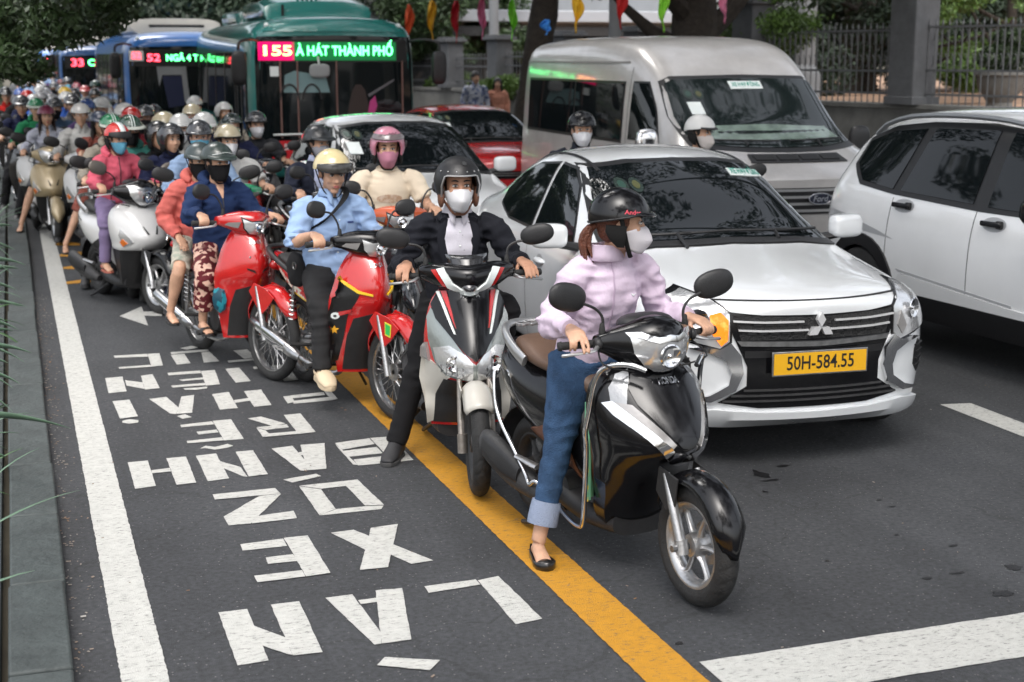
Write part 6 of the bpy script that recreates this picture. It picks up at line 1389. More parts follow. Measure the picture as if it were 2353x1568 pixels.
    for s in (-1, 1): obj('rear_footrest', J(tube([(-.93, s * .10, .30), (-.95, s * .22, .31)], .012, 8)), RUBBER, t)
    obj('rear_mudguard', arc_fender(XR, RW, .33, 90, 175, .055, .055, .02), PLAST, t, solid=.004)
    obj('stand', tube([(-.72, .1, .2), (-.80, .22, .03)], .009, 6), PLAST, t)
    return t, dict(grip=G, seat=(-.86, .745), floor=.25, toe=(-.62, .20))
# ================= PEOPLE =================
A3 = lambda *p: np.array(p, float)
def nrm(v): v = np.asarray(v, float); return v / (np.linalg.norm(v) + 1e-9)
def ik(a, b, l1, l2, pole):
    a, b = A3(*a), A3(*b); d = b - a; L = np.linalg.norm(d); Lm = min(L, (l1 + l2) * .995); dn = d / (L + 1e-9)
    x = (l1 * l1 - l2 * l2 + Lm * Lm) / (2 * Lm); h = math.sqrt(max(l1 * l1 - x * x, 1e-6)); p = np.asarray(pole, float); p = nrm(p - dn * np.dot(p, dn))
    return a + dn * x + p * h
def weld(g, d=.0004):
    me = bpy.data.meshes.new('w'); me.from_pydata([tuple(v) for v in g[0]], [], [tuple(f) for f in g[1]]); bm = bmesh.new(); bm.from_mesh(me); bmesh.ops.remove_doubles(bm, verts=bm.verts, dist=d); bmesh.ops.recalc_face_normals(bm, faces=bm.faces)
    bm.verts.index_update(); V = np.array([tuple(v.co) for v in bm.verts]); F = [tuple(v.index for v in f.verts) for f in bm.faces]; bm.free(); bpy.data.meshes.remove(me); return V, F
def hs_pt(kind, az, th, off=0.):
    """point on a helmet shell, az 0=front, th from the top (degrees)"""
    r = (.137, .119, .127) if kind != 'jet' else (.142, .126, .136); c = (-.010, 0, .030) if kind != 'jet' else (-.008, 0, .022)
    a, t = R(az), R(th); s = math.sin(t)
    return A3(c[0] + (r[0] + off) * s * math.cos(a), (r[1] + off) * s * math.sin(a), c[2] + (r[2] + off) * math.cos(t))
def hs_max(kind, az):
    a = abs((az + 180) % 360 - 180)
    if kind == 'jet': lo, hi = 71, 132; q = min(1, max(0, (a - 42) / 26)); q = q * q * (3 - 2 * q); return lo + (hi - lo) * q
    q = min(1, max(0, (a - 50) / 110)); return 80 + 25 * q
def shell(kind, n=48, m=14):
    cols = []
    for i in range(n + 1):
        az = 360 * i / n - 180; tm = hs_max(kind, az); co = [hs_pt(kind, az, tm * k / m) for k in range(m + 1)]
        ci = [hs_pt(kind, az, tm * k / m, -.014) for k in range(m, -1, -1)]; cols.append(co + ci)
    return weld(loft(cols, False))
def shell_patch(kind, az0, az1, f0, f1, off=.003, n=24, m=6):
    rows = []
    for j in range(m + 1):
        rows.append([hs_pt(kind, az0 + (az1 - az0) * i / n, f0(az0 + (az1 - az0) * i / n) + (f1(az0 + (az1 - az0) * i / n) - f0(az0 + (az1 - az0) * i / n)) * j / m, off) for i in range(n + 1)])
    return loft(rows, False)
def rimline(kind, off=.0, r=.004, dt=0):
    return tube([hs_pt(kind, az, hs_max(kind, az) + dt, off) for az in np.linspace(-180, 180, 49)], r, 6, cap=False)
def peak(kind, w=62, out=.055, th=74, drop=.012, off=.004):
    rows = []
    for j in range(5):
        q = j / 4; row = []
        for i in range(25):
            az = -w + 2 * w * i / 24; e = math.cos(R(az / w * 90)) ** .7 if abs(az) < w else 0
            p = hs_pt(kind, az, th, off); d = A3(math.cos(R(az * .6)), math.sin(R(az * .6)), 0); p = p + d * out * q * e + A3(0, 0, -drop * q * q - .004 * q); row.append(p)
        rows.append(row)
    return loft(rows, False)
def helmet(H, root, spec, k=1.):
    kind = spec.get('kind', 'half'); m = spec['m']; X = lambda g: xf(g, H)
    o = obj('helmet', X(shell(kind)), m, root, 60)
    pad = cloth((.012, .012, .012), 'helmet_padding')
    if kind == 'jet':
        obj('lining', X(shell_patch(kind, 66, 294, lambda a: 8, lambda a: hs_max(kind, a) - 1, -.018)), spec.get('lining', pad), o, solid=.003)
        for s in (-1, 1): obj('cheek_pad', X(ell((.012, s * .092, -.055), (.045, .018, .055))), spec.get('lining', pad), o)
    if spec.get('rim'): obj('rim_trim', X(rimline(kind, .001, .0045)), spec['rim'], o)
    v = spec.get('visor')
    if v == 'band': obj('visor', X(shell_patch(kind, -68, 68, lambda a: 60 + 10 * (abs(a) / 68) ** 2, lambda a: 88 - 6 * (abs(a) / 68) ** 3, .012)), spec.get('vm', PLAST), o, solid=.003)
    if v == 'peak': obj('peak', X(peak(kind, 66, .055, 74, .02)), spec.get('vm', m), o, solid=.004)
    if v == 'brim': obj('peak', X(peak(kind, 84, .065, 76, .012, .006)), spec.get('vm', STICK), o, solid=.005)
    if v == 'short': obj('peak', X(peak(kind, 60, .025, 77, .01)), spec.get('vm', m), o, solid=.004)
    if v == 'clear':
        cm = mat('clear_visor', (.75, .72, .73), .05, trans=.0, spec=.7, coat=1); cv = obj('visor', X(shell_patch(kind, -72, 72, lambda a: 50, lambda a: 67, .010)), mat('smoke_visor', (.16, .13, .135), .06, coat=1), o, solid=.003)
        for s in (-1, 1): obj('visor_pivot', X(xf(lathe([(.001, .014), (.022, .012), (.024, 0)], 16), T(*hs_pt(kind, s * 92, 86, .002)) @ (RZ(0) if s > 0 else RZ(180)))), PLAST, o)
    if spec.get('stripe'):
        for a, w_ in spec['stripe']:
            rows = []
            for j in range(3): rows.append([hs_pt(kind, 0, th, .0025) * A3(1, 0, 1) + A3(0, a + (j - 1) * w_ / 2 if th < 100 else 0, 0) - A3(.06 * abs(a), 0, abs(a) * .25) for th in np.linspace(-78, 78, 30)])
            obj('stripe', X(loft(rows, False)), spec.get('sm', STICK), o, solid=.001)
    if spec.get('wave'):
        obj('wave_trim', X(tube([hs_pt(kind, az, 66 - 5 * math.cos(R(az * 3)), .003) for az in np.linspace(-50, 50, 22)], .0022, 5)), STICK, o)
    if spec.get('text'):
        s_, sz, az0, th0, mm, rot = spec['text']; vv_, ff_ = text(s_, sz, .01); out = []
        for q in vv_:
            c, sn = math.cos(R(rot)), math.sin(R(rot)); a_, b_ = q[0] * c - q[1] * sn, q[0] * sn + q[1] * c
            out.append(hs_pt(kind, az0 + math.degrees(a_ / .115), th0 - math.degrees(b_ / .125), .0035))
        obj('helmet_text', X((np.array(out), ff_)), mm, o)
    if spec.get('studs'):
        for az in (-62, -38, -14, 14, 38, 62): obj('stud', X(ell(hs_pt(kind, az, 62, .001), (.005, .005, .005), nu=8, nv=6)), STEEL, o)
        st_ = []
        c0 = hs_pt(kind, 12, 40, 0)
        for kk in range(16):
            r_ = .019 if kk % 2 == 0 else .010; a = 2 * math.pi * kk / 16; st_.append(hs_pt(kind, 12 + math.degrees(r_ * math.cos(a) / .09), 40 + math.degrees(r_ * math.sin(a) / .13), .004))
        obj('badge', X((np.array(st_), [tuple(range(16))])), STEEL, o)
    if spec.get('flap'):
        for s in (-1, 1):
            fg = loft([sring((-.022, s * .096, .0), .045, .010, 16, .8, 'z'), sring((-.022, s * .099, -.03), .046, .010, 16, .8, 'z'), sring((-.012, s * .094, -.065), .034, .010, 16, .8, 'z'), sring((.004, s * .084, -.095), .016, .007, 16, .8, 'z')]); obj('ear_flap', X(fg), pad, o)
    for s in (-1, 1): pass
    st = [hs_pt(kind, -88, hs_max(kind, 88) - 3, -.006)] + [A3(.028, -.076, -.075), A3(.05, -.035, -.135), A3(.055, 0, -.142), A3(.05, .035, -.135), A3(.028, .076, -.075)] + [hs_pt(kind, 88, hs_max(kind, 88) - 3, -.006)]
    obj('chin_strap', X(tube(st, [(.003, .010)] * len(st), 8, per=4)), spec.get('strap', pad), o)
    return o
def mask(H, root, kind, m):
    rows = []; NU, NV = 25, 11; full = kind == 'full'
    for j in range(NV):
        v = j / (NV - 1); row = []
        for i in range(NU):
            u = 2 * i / (NU - 1) - 1; au = abs(u); az = R(u * (88 if full else 82))
            zt = -.004 - .022 * au ** 1.5 + (.004 if full else 0); zb = -.126 + (.040 if not full else .012) * au ** 2.5
            if full: zt = -.000 - .008 * au; 
            z = zb + (zt - zb) * v
            bul = math.cos(u * math.pi / 2) ** 1.2 if au < 1 else 0
            prof = math.sin(math.pi * min(1, max(0, v * .9 + .1))) ** .6
            rx = .084 + (.028 if full else .032) * bul * prof + .017 * math.exp(-(u / .22) ** 2) * (.35 + .65 * v) + (.012 * bul if kind == 'fish' else 0) * max(0, 1 - abs(v - .5) * 3) - .012 * (1 - v) ** 2
            ry = .078 + (.006 if full else .004)
            row.append(A3(.006 + rx * math.cos(az), ry * math.sin(az) * (1 - .34 * (1 - v) ** 1.3), z + (.003 * math.sin(v * 30) if kind == 'pleat' else 0)))
        rows.append(row)
    o = obj('face_mask', xf(loft(rows, False), H), m, root, 70, solid=.003)
    if kind in ('fish', 'pleat'):
        for s in (-1, 1): obj('ear_loop', xf(tube([(.035, s * .073, -.035), (.0, s * .082, .0), (-.012, s * .083, .0)], .0016, 5), H), m, o)
        obj('seam', xf(tube([rows[5][i] + A3(.0015, 0, 0) for i in range(3, NU - 3)], .0012, 4), H), m, o)
    return o
def hand_geo(G, b, f, u, k=1., mode='grip', outer=1):
    """b: along the bar outwards, f: forwards, u: up"""
    G, b, f, u = map(lambda q: np.asarray(q, float), (G, b, f, u)); g = []; C = lambda x, y, z: G + (b * x + f * y + u * z) * k
    W = C(.0, -.088, .034)
    if mode in ('grip', 'lever', 'lever4'):
        g.append(tube([C(0, -.088, .034), C(0, -.055, .038), C(0, -.02, .040), C(0, .008, .032)], [(.026, .019), (.036, .017), (.041, .016), (.038, .011)], 12, side=b, round_ends=True))
        for i in range(4):
            x = -.032 + i * .0215; L = (1, 1.08, 1.0, .85)[i]; rr = (.0088, .0092, .0088, .0078)[i]
            if (mode == 'lever' and i < 2) or mode == 'lever4': pts = [C(x, .0, .036), C(x * 1.05, .034 * L, .034), C(x * 1.08, .064 * L, .016), C(x * 1.1, .082 * L, -.008)]
            else: pts = [C(x, .0, .036), C(x, .030 * L, .026), C(x, .036, .002), C(x, .016, -.022)]
            g.append(tube(pts, [rr * k, rr * k, rr * .92 * k, rr * .8 * k], 8, per=3, round_ends=True))
        g.append(tube([C(-.022, -.055, .026), C(-.045, -.03, .008), C(-.040, .002, -.014), C(-.025, .012, -.022)], [.012 * k, .0115 * k, .010 * k, .008 * k], 8, per=3, round_ends=True))
    else:
        # relaxed hand, fingers along f
        g.append(tube([C(0, -.088, .01), C(0, -.05, .012), C(0, -.005, .010)], [(.026, .018), (.038, .016), (.038, .012)], 12, side=b, round_ends=True))
        for i in range(4):
            x = -.030 + i * .020; L = (.9, 1, .93, .75)[i]; g.append(tube([C(x, -.005, .010), C(x * 1.1, .035 * L, .010), C(x * 1.15, .062 * L, -.002), C(x * 1.15, .080 * L, -.016)], [.0088 * k, .0084 * k, .0078 * k, .0066 * k], 8, per=3, round_ends=True))
        g.append(tube([C(-.022, -.055, .005), C(-.048, -.03, .0), C(-.056, .0, -.006)], [.012 * k, .0105 * k, .008 * k], 8, per=3, round_ends=True)); W = C(0, -.088, .01)
    return J(*g), W
def human(label, loc, az, hip, k=.95, lean=8, hands=None, feet=None, hy=0, hp=0, top=None, bottom=None, sleeve='long', leg='long', skin=None, hair=None, hairm=None, helm=None, msk=None, shoe=('shoe', None), vox=.008, seated=True, group=None, collar=None, inner=None, fem=False, bag=0, glasses=False, twist=0, name='person', roll=0, knee_out=.35, extra=None, fold=1., face=True, baggy=1., elbow=(-.5, .42, -.8)):
    skin = skin or SKIN; t = thing(name, label, 'person', loc, az, group); h = A3(hip[0], hip[2] if len(hip) > 2 else 0, hip[1]); u = A3(math.sin(R(lean)), math.sin(R(roll)), math.cos(R(lean))); u = nrm(u)
    fw = nrm(A3(math.cos(R(lean)), 0, -math.sin(R(lean)))); tw = lambda y: A3(-math.sin(R(twist)) * y, math.cos(R(twist)) * y, 0)
    wa = h + u * .15 * k - fw * .012; ch = h + u * .31 * k; sc = h + u * .425 * k - fw * .005; nb = h + u * .475 * k
    hd = nb + A3(.030 + .12 * math.sin(R(lean)), 0, .150) * k; H = T(*hd) @ RZ(hy) @ RY(hp) @ Matrix.Scale(k * 1.02, 4)
    sw = (.160 if fem else .178) * k; G = []; gsk = []; b_ = baggy
    XH = lambda g: xf(g, H)
    # skin
    head = [ell((-.012, 0, .030), (.098, .077, .095), nu=24, nv=14), ell((.024, 0, -.028), (.066, .063, .086), nu=24, nv=14), ell((.058, 0, -.098), (.026, .027, .020)), ell((.0, 0, -.07), (.06, .055, .045)),
            tube([(.084, 0, .018), (.100, 0, -.010), (.108, 0, -.026)], [(.009, .008), (.011, .010), (.014, .010)], 10, side=(0, 1, 0), round_ends=True), ell((.094, .012, -.030), (.012, .009, .008)), ell((.094, -.012, -.030), (.012, .009, .008)),
            ell((.085, 0, -.060), (.012, .024, .012)), ell((.060, .036, -.022), (.028, .026, .030)), ell((.060, -.036, -.022), (.028, .026, .030)), ell((.070, .028, .034), (.016, .024, .010)), ell((.070, -.028, .034), (.016, .024, .010)),
            ell((-.008, .079, -.008), (.018, .008, .030)), ell((-.008, -.079, -.008), (.018, .008, .030))]
    gsk += [XH(q) for q in head]
    gsk.append(tube([nb - u * .07 * k, nb + u * .02 * k, hd + A3(-.015, 0, -.05) * k], [(.066 * k, .055 * k), (.052 * k, .052 * k), (.050 * k, .052 * k)], 16, side=(0, 1, 0)))
    gsk.append(tube([h, wa, ch, sc, nb], [(.13 * k, .09 * k), (.115 * k, .08 * k), (.13 * k, .09 * k), (.12 * k, .06 * k), (.05 * k, .045 * k)], 18, side=(0, 1, 0), per=3))
    topg = [tube([h - u * .05 * k, h + u * .03 * k, wa, ch, sc - u * .01, sc + u * .032 * k, nb + u * .012 * k], [(.175 * k * b_, .125 * k * b_), (.172 * k * b_, .125 * k * b_), (.166 * k * b_, .124 * k * b_), (.168 * k * b_, .125 * k * b_), (.148 * k, .096 * k), (.105 * k, .075 * k), (.066 * k, .062 * k)], 28, side=(0, 1, 0), per=3)]
    if fem: topg.append(J(*[ell(ch + fw * .075 * k + A3(0, s * .065 * k, -.01), (.052 * k, .056 * k, .056 * k)) for s in (-1, 1)]))
    res = {'joints': []}; botg = [tube([h + u * .10 * k, h, h - A3(0, 0, .10) * k if not seated else h + A3(.02, 0, -.055) * k], [(.138 * k, .10 * k), (.172 * k, .122 * k), (.150 * k, .105 * k)], 24, side=(0, 1, 0), per=3, round_ends=True)]
    for s in (-1, 1):
        sh = sc + tw(s * sw) + u * .004; hs_ = hands.get(s) if hands else None
        if hs_ is None: wr = sh + A3(.06, s * .06, -.50) * k; hg, W = hand_geo(wr + A3(.03, 0, -.08) * k, nrm(A3(-.8, s * .3, 0)), A3(.12, 0, -1), nrm(A3(0, s, .1)), k, 'free'); gsk.append(hg)
        else:
            gp, bd, mode = hs_[:3]; bd = nrm(bd)
            if mode == 'free': f = nrm(hs_[3]); uu = nrm(np.cross(bd, f) * (1 if np.cross(bd, f)[2] > 0 else -1))
            else:
                f0 = nrm(gp - sh); f0 = nrm(A3(f0[0], f0[1], -.15)); f = nrm(f0 - bd * np.dot(f0, bd)); uu = np.cross(bd, f); uu = uu if uu[2] > 0 else -uu
            hg, W = hand_geo(gp, bd, f, uu, k, mode); gsk.append(hg)
        el = ik(sh, W, .285 * k, .25 * k, A3(elbow[0], s * elbow[1], elbow[2]))
        res['joints'] += [el, sh + A3(.0, -s * .02, -.06), el + (W - el) * .75]
        q_s = .8 if sleeve == 'long' else 1.
        gsk.append(tube([sh, sh + (el - sh) * .5, el, el + (W - el) * .35, W], [.046 * k * q_s, .044 * k * q_s, .037 * k * q_s, .040 * k * q_s, (.026 * k, .022 * k)], 14, per=3))
        if sleeve == 'long': end = el + (W - el) * .93; topg.append(tube([sh - tw(s * .05) - u * .01, sh + (el - sh) * .18, sh + (el - sh) * .6, el, el + (end - el) * .5, end - (end - el) * .06, end], [.066 * k * b_, .070 * k * b_, .064 * k * b_, .062 * k * b_, .056 * k * b_, .042 * k * b_, .035 * k], 16, per=3))
        elif sleeve == 'rolled': end = el + (W - el) * .12; topg.append(tube([sh - tw(s * .05) - u * .01, sh + (el - sh) * .18, sh + (el - sh) * .7, el, end], [.066 * k * b_, .072 * k * b_, .064 * k * b_, .058 * k * b_, .056 * k * b_], 16, per=3))
        else: end = sh + (el - sh) * .72; topg.append(tube([sh - tw(s * .05) - u * .01, sh + (el - sh) * .18, sh + (el - sh) * .5, end], [.066 * k * b_, .074 * k * b_, .072 * k * b_, .074 * k * b_], 16, per=3))
        res.setdefault('cuffs', []).append((el + (W - el) * .84, el + (W - el) * .95, .040 * k) if sleeve == 'long' else (end - (end - sh) * .05, end + (end - sh) * .02, (.060 if sleeve == 'rolled' else .08) * k * b_))
        hj = h + A3(0, s * .085 * k, -.01); ft = feet[s] if feet else (A3(h[0], s * .11, 0), 0, 0); fp, fy, fpi = ft[0], ft[1], ft[2] if len(ft) > 2 else 0
        FM = T(*fp) @ RZ(fy) @ RY(fpi); an = np.array(FM @ Vector((0, 0, .085 * k)))
        kn = ik(hj, an, .40 * k, .385 * k, A3(.9, s * knee_out, .25 if seated else 0)); res['knee', s] = kn; res['foot', s] = FM
        q_l = .8 if leg in ('long', 'capri') else 1.
        gsk.append(tube([hj, hj + (kn - hj) * .5, kn, kn + (an - kn) * .3, kn + (an - kn) * .75, an], [.078 * k * q_l, .068 * k * q_l, .052 * k * q_l, .056 * k * q_l, .036 * k, .034 * k], 16, per=3))
        footg = [tube([(-.052, 0, .035), (-.01, 0, .055), (.06, 0, .038), (.115, 0, .022), (.150, 0, .016)], [(.026, .026), (.032, .045), (.036, .030), (.042, .017), (.034, .012)], 14, side=(0, 1, 0), round_ends=True)]
        if shoe[0] in ('sandal', 'slide'): footg += [tube([(.13, -.028 + i * .0145, .016), (.168 - .006 * abs(i - (0 if s < 0 else 4)) , -.030 + i * .015, .012)], [.0095 if i == (4 if s < 0 else 0) else .0075] * 2, 8, round_ends=True) for i in range(5)]
        gsk += [xf(xf(q, Matrix.Scale(k * (.95 if fem else 1.03), 4)), FM) for q in footg]
        if leg == 'long':
            e2 = kn + (an - kn) * (1.0 if shoe[0] != 'pump' else .78); botg.append(tube([hj - A3(.03, 0, 0), hj + (kn - hj) * .3, hj + (kn - hj) * .75, kn, kn + (e2 - kn) * .4, e2], [(.108 * k, .108 * k), .106 * k, .088 * k * b_, .074 * k * b_, .062 * k * b_, .058 * k * b_], 18, per=3))
        elif leg == 'short': e2 = hj + (kn - hj) * .95; botg.append(tube([hj - A3(.03, 0, 0), hj + (kn - hj) * .5, e2], [.098 * k, .092 * k, .080 * k], 18, per=3))
        elif leg == 'skirt': e2 = kn + (an - kn) * .15; botg.append(tube([hj - A3(.03, 0, 0), hj + (kn - hj) * .5, kn, e2], [.1 * k, .095 * k, .085 * k, .08 * k], 18, per=3))
        elif leg == 'capri': e2 = kn + (an - kn) * .72; botg.append(tube([hj - A3(.03, 0, 0), hj + (kn - hj) * .3, hj + (kn - hj) * .75, kn, kn + (e2 - kn) * .5, e2], [(.098 * k, .098 * k), .098 * k, .085 * k, .078 * k, .078 * k, .078 * k], 18, per=3))
        # shoes
        sh_kind, sm = shoe; FX = lambda g: xf(xf(g, Matrix.Scale(k * (.97 if fem else 1.05), 4)), FM)
        sole = lambda z0, z1, w=1., l=1.: loft([[(x * l, y * w, z) for x, y in ((-.07, -.022), (-.075, 0), (-.07, .022), (-.04, .034), (.02, .034), (.08, .045), (.13, .043), (.165, .025), (.175, 0), (.165, -.025), (.13, -.043), (.08, -.045), (.02, -.034), (-.04, -.034))] for z in (z0, z1)])
        if sh_kind == 'shoe':
            so_ = obj('shoe', FX(J(tube([(-.055, 0, .050), (-.02, 0, .065), (.05, 0, .050), (.11, 0, .036), (.155, 0, .028)], [(.034, .044), (.040, .062), (.043, .045), (.046, .028), (.034, .016)], 18, side=(0, 1, 0), per=3, round_ends=True), tube([(-.015, 0, .07), (-.02, 0, .115)], [(.045, .05), (.046, .052)], 16, side=(0, 1, 0)))), sm or PLAST, t)
            obj('sole', FX(sole(.0, .022, 1.05, 1.02)), mat('shoe_sole', (.05, .05, .05), .8), so_, bevel=.004)
            obj('laces', FX(J(*[tube([(.03 + .022 * i, -.028, .075 - .012 * i), (.03 + .022 * i, 0, .092 - .014 * i), (.03 + .022 * i, .028, .075 - .012 * i)], .003, 5, per=3) for i in range(4)])), mat('grey_lace', (.12, .12, .12), .8), so_)
        elif sh_kind == 'pump':
            rings = [[(x * 1.02, y * 1.04, z) for x, y, z in ((-.068, -.020, zz), (-.076, 0, zz), (-.068, .020, zz), (-.03, .033, zz * .75), (.04, .038, zz * .55), (.09, .046, zz * .6), (.135, .043, zz * .7), (.165, .024, zz * .8), (.176, 0, zz * .85), (.165, -.024, zz * .8), (.135, -.043, zz * .7), (.09, -.046, zz * .6), (.04, -.038, zz * .55), (-.03, -.033, zz * .75))] for zz in (.004, .03, .055)]
            V, F = loft(rings, True, False); so_ = obj('shoe', FX((V, F)), sm or BLACKP, t, solid=.004)
            obj('toe_cap', FX(ell((.132, 0, .020), (.044, .044, .026), nu=18, nv=10)), sm or BLACKP, so_); obj('sole', FX(sole(.0, .010)), PLAST, so_)
        elif sh_kind == 'clog':
            so_ = obj('shoe', FX(J(tube([(.0, 0, .045), (.05, 0, .052), (.11, 0, .045), (.155, 0, .032)], [(.046, .035), (.052, .046), (.056, .036), (.042, .022)], 20, side=(0, 1, 0), per=3, round_ends=True), tube([(.02, -.045, .06), (-.03, -.042, .07), (-.068, 0, .075), (-.03, .042, .07), (.02, .045, .06)], [(.004, .012)] * 5, 8, per=3))), sm, t)
            obj('sole', FX(sole(.0, .030, 1.12, 1.04)), sm, so_, bevel=.006)
            hl = [ell((.05 + .028 * i, y + (.009 if i % 2 else 0), .094 - .011 * i - 2.5 * y * y), (.0055, .0055, .004), nu=8, nv=6) for i in range(4) for y in (-.026, -.005, .016)]
            obj('vent_holes', FX(J(*hl)), mat('hole_dark', (.05, .04, .03), .8), so_)
        elif sh_kind in ('sandal', 'slide'):
            so_ = obj('shoe', FX(sole(-.012, .006, 1.02, 1.0)), sm or PLAST, t, bevel=.004)
            if sh_kind == 'slide': obj('strap', FX(tube([(.085, -.048, .008), (.085, -.036, .040), (.085, 0, .050), (.085, .036, .040), (.085, .048, .008)], [(.004, .034)] * 5, 10, per=3)), sm or PLAST, so_)
            else:
                obj('strap', FX(tube([(.11, -.045, .006), (.10, 0, .040), (.11, .045, .006)], [(.003, .010)] * 3, 8, per=3)), sm or PLAST, so_); obj('strap', FX(tube([(.0, -.036, .03), (.02, 0, .098), (.0, .036, .03), (-.05, .03, .05), (-.08, 0, .06), (-.05, -.03, .05), (.0, -.036, .03)], [(.003, .007)] * 7, 8, per=3)), sm or PLAST, so_)
    body = remesh(J(*gsk), vox if vox < .009 else vox, 3); obj('body', body, skin, t, 0)
    # eyes, brows, mouth
    if face:
        for s in (-1, 1):
            e = obj('eye', XH(ell((.0815, s * .030, .012), (.0095, .0155, .0078), nu=12, nv=8)), EYEW, t)
            obj('iris', XH(ell((.0872, s * .030, .0115), (.0052, .0075, .0074), nu=10, nv=8)), EYEB, e)
            obj('eyelid', XH(tube([(.084, s * .016, .0135), (.0905, s * .029, .0190), (.083, s * .045, .0145)], [.0026, .0038, .0026], 6, per=3)), HAIR, e)
            obj('eyebrow', XH(tube([(.090, s * .014, .034), (.0915, s * .030, .040), (.082, s * .050, .036)], [(.003, .004), (.004, .0062), (.002, .003)], 6, per=3)), HAIR, t)
        if not msk: obj('mouth', XH(J(ell((.0945, 0, -.0565), (.007, .022, .0042), nu=12, nv=6), ell((.0935, 0, -.0645), (.008, .018, .0055), nu=12, nv=6))), LIP, t)
    if msk: mask(H, t, *msk)
    if glasses:
        g_ = obj('glasses', XH(J(*[tube([(.106 - .018 * abs(math.cos(a) * .024 + s * .033) * 8 * .1, s * .033 + .025 * math.cos(a), .008 + .018 * math.sin(a)) for a in np.linspace(0, 6.2832, 17)], .0016, 5) for s in (-1, 1)], *[tube([(.098, s * .058, .012), (.0, s * .084, .012)], .0014, 4) for s in (-1, 1)])), mat('thin_rims', (.2, .08, .1), .3, .5), t)
    # hair
    hm = hairm or HAIR
    hg = [ell((-.024, 0, .030), (.098, .085, .098), nu=24, nv=14)]
    if not helm: hg = [ell((-.020, 0, .040), (.104, .089, .100), nu=24, nv=14), ell((-.045, 0, -.01), (.07, .08, .07))]
    if hair == 'fringe': hg += [tube([(.05, y, .085), (.088, y * 1.1, .060), (.098, y * 1.15 + .004 * (i % 2), .036 - .006 * (i % 3))], [(.006, .012), (.005, .010), (.001, .004)], 6, side=(0, 1, 0), per=3) for i, y in enumerate(np.linspace(-.06, .06, 13))]
    if hair == 'back': hg += [ell((-.05, 0, -.03), (.055, .07, .06))]
    if hair in ('long', 'tail', 'front'):
        rs_ = random.Random(len(label)); hg += [ell((-.04, 0, -.02), (.065, .078, .07))]
        if hair == 'tail':
            for i in range(26):
                a, b2 = rs_.uniform(-.02, .02), rs_.uniform(-.02, .02); hg.append(tube([(-.085, a * .5, -.01 + b2 * .5), (-.13 + b2 * .4, a, -.03), (-.15 + b2, a * 1.3, -.09), (-.125 + b2 * 1.2, a * 1.8, -.16 - rs_.uniform(0, .06))], [.010, .015, .012, .001], 5, per=3))
        if hair == 'long':
            for i in range(54):
                th = R(rs_.uniform(75, 285)); rr = rs_.uniform(.9, 1.05); x, y = .088 * math.cos(th) * rr - .012, .088 * math.sin(th) * rr; hg.append(tube([(x * .9, y * .9, .03), (x, y, -.05), (x * 1.1, y * 1.15, -.13), (x * 1.1, y * 1.15 + rs_.uniform(-.02, .02), -.20 - rs_.uniform(0, .07))], [.012, .014, .011, .001], 5, per=2))
    ho = obj('hair', XH(J(*hg)), hm, t, 60)
    if helm: helmet(H, t, helm)
    # garments
    v2 = max(vox * 1.25, .009)
    tg = remesh(J(*topg), v2, 2); sd_ = random.random() * 50
    JN = res['joints']; wz = wa[2]
    def wgt(p):
        w_ = .38 + .7 * math.exp(-((p[2] - wz) / .08) ** 2)
        for q_ in JN: w_ += 1.1 * math.exp(-(((p - q_) ** 2).sum()) / .0105)
        return min(1.25, w_)
    tg = disp(tg, .014 * fold * k, (9, 8, 21), .0, 22, sd_, wgt); tg = disp(tg, .006 * fold * k, (26, 18, 12), .0, 22, sd_ + 3, wgt); tg = ev(tg, ('SMOOTH', dict(factor=.5, iterations=1)))
    gt = obj('jacket' if sleeve == 'long' else 'shirt', tg, top, t, 0); tb = bvh(tg)
    bg_ = remesh(J(*botg), v2, 3); KN = [res['knee', -1], res['knee', 1], h + A3(.05, .08, 0), h + A3(.05, -.08, 0)]
    bg_ = disp(bg_, .014 * fold * k, (8, 6, 17), .002, 22, sd_ + 7, lambda p: min(1.2, .3 + sum(1.0 * math.exp(-(((p - q_) ** 2).sum()) / .012) for q_ in KN))); obj('trousers' if leg in ('long', 'capri') else 'skirt', bg_, bottom, t, 0)
    if shoe[0] == 'pump' and leg == 'long':
        for s in (-1, 1):
            FM = res['foot', s]; an = np.array(FM @ Vector((0, 0, .085 * k))); kn = res['knee', s]; a_, b2 = kn + (an - kn) * .60, kn + (an - kn) * .82
            obj('turn_up', tube([a_, a_ + (b2 - a_) * .5, b2], [.064 * k * b_, .067 * k * b_, .067 * k * b_], 22, per=4), cloth((.26, .31, .42), 'denim_reverse', bump=.5, bs=180), t, solid=.006)
    if vox < .0085 and sleeve != 'short':
        for p0, p1, r_ in res['cuffs']: obj('cuff', tube([p0, p0 + (p1 - p0) * .5, p1], [r_, r_ * 1.03, r_ * .98], 18), top, t, solid=.004)
    if vox < .0085:
        hc = h - u * .045 * k; obj('hem', tube([hc + A3(.128 * k * b_ * math.cos(x), .178 * k * b_ * math.sin(x), 0) for x in np.linspace(0, 6.2832, 37)], [(.006, .018)] * 37, 8, side=None), top, t)
    fr = (lambda yy, zz: (hd[0] + .6, yy, zz)); AXF = (fr, (-1, 0, 0)); cz = sc[2]
    nz = nb[2] + .018 * k; 
    ring = lambda r, z, n=17, a0=-150, a1=150, dx=0: [A3(nb[0] + dx + r * math.cos(R(a)) * .95, r * math.sin(R(a)), nz + z + .012 * math.cos(R(a)) * -1) for a in np.linspace(a0, a1, n)]
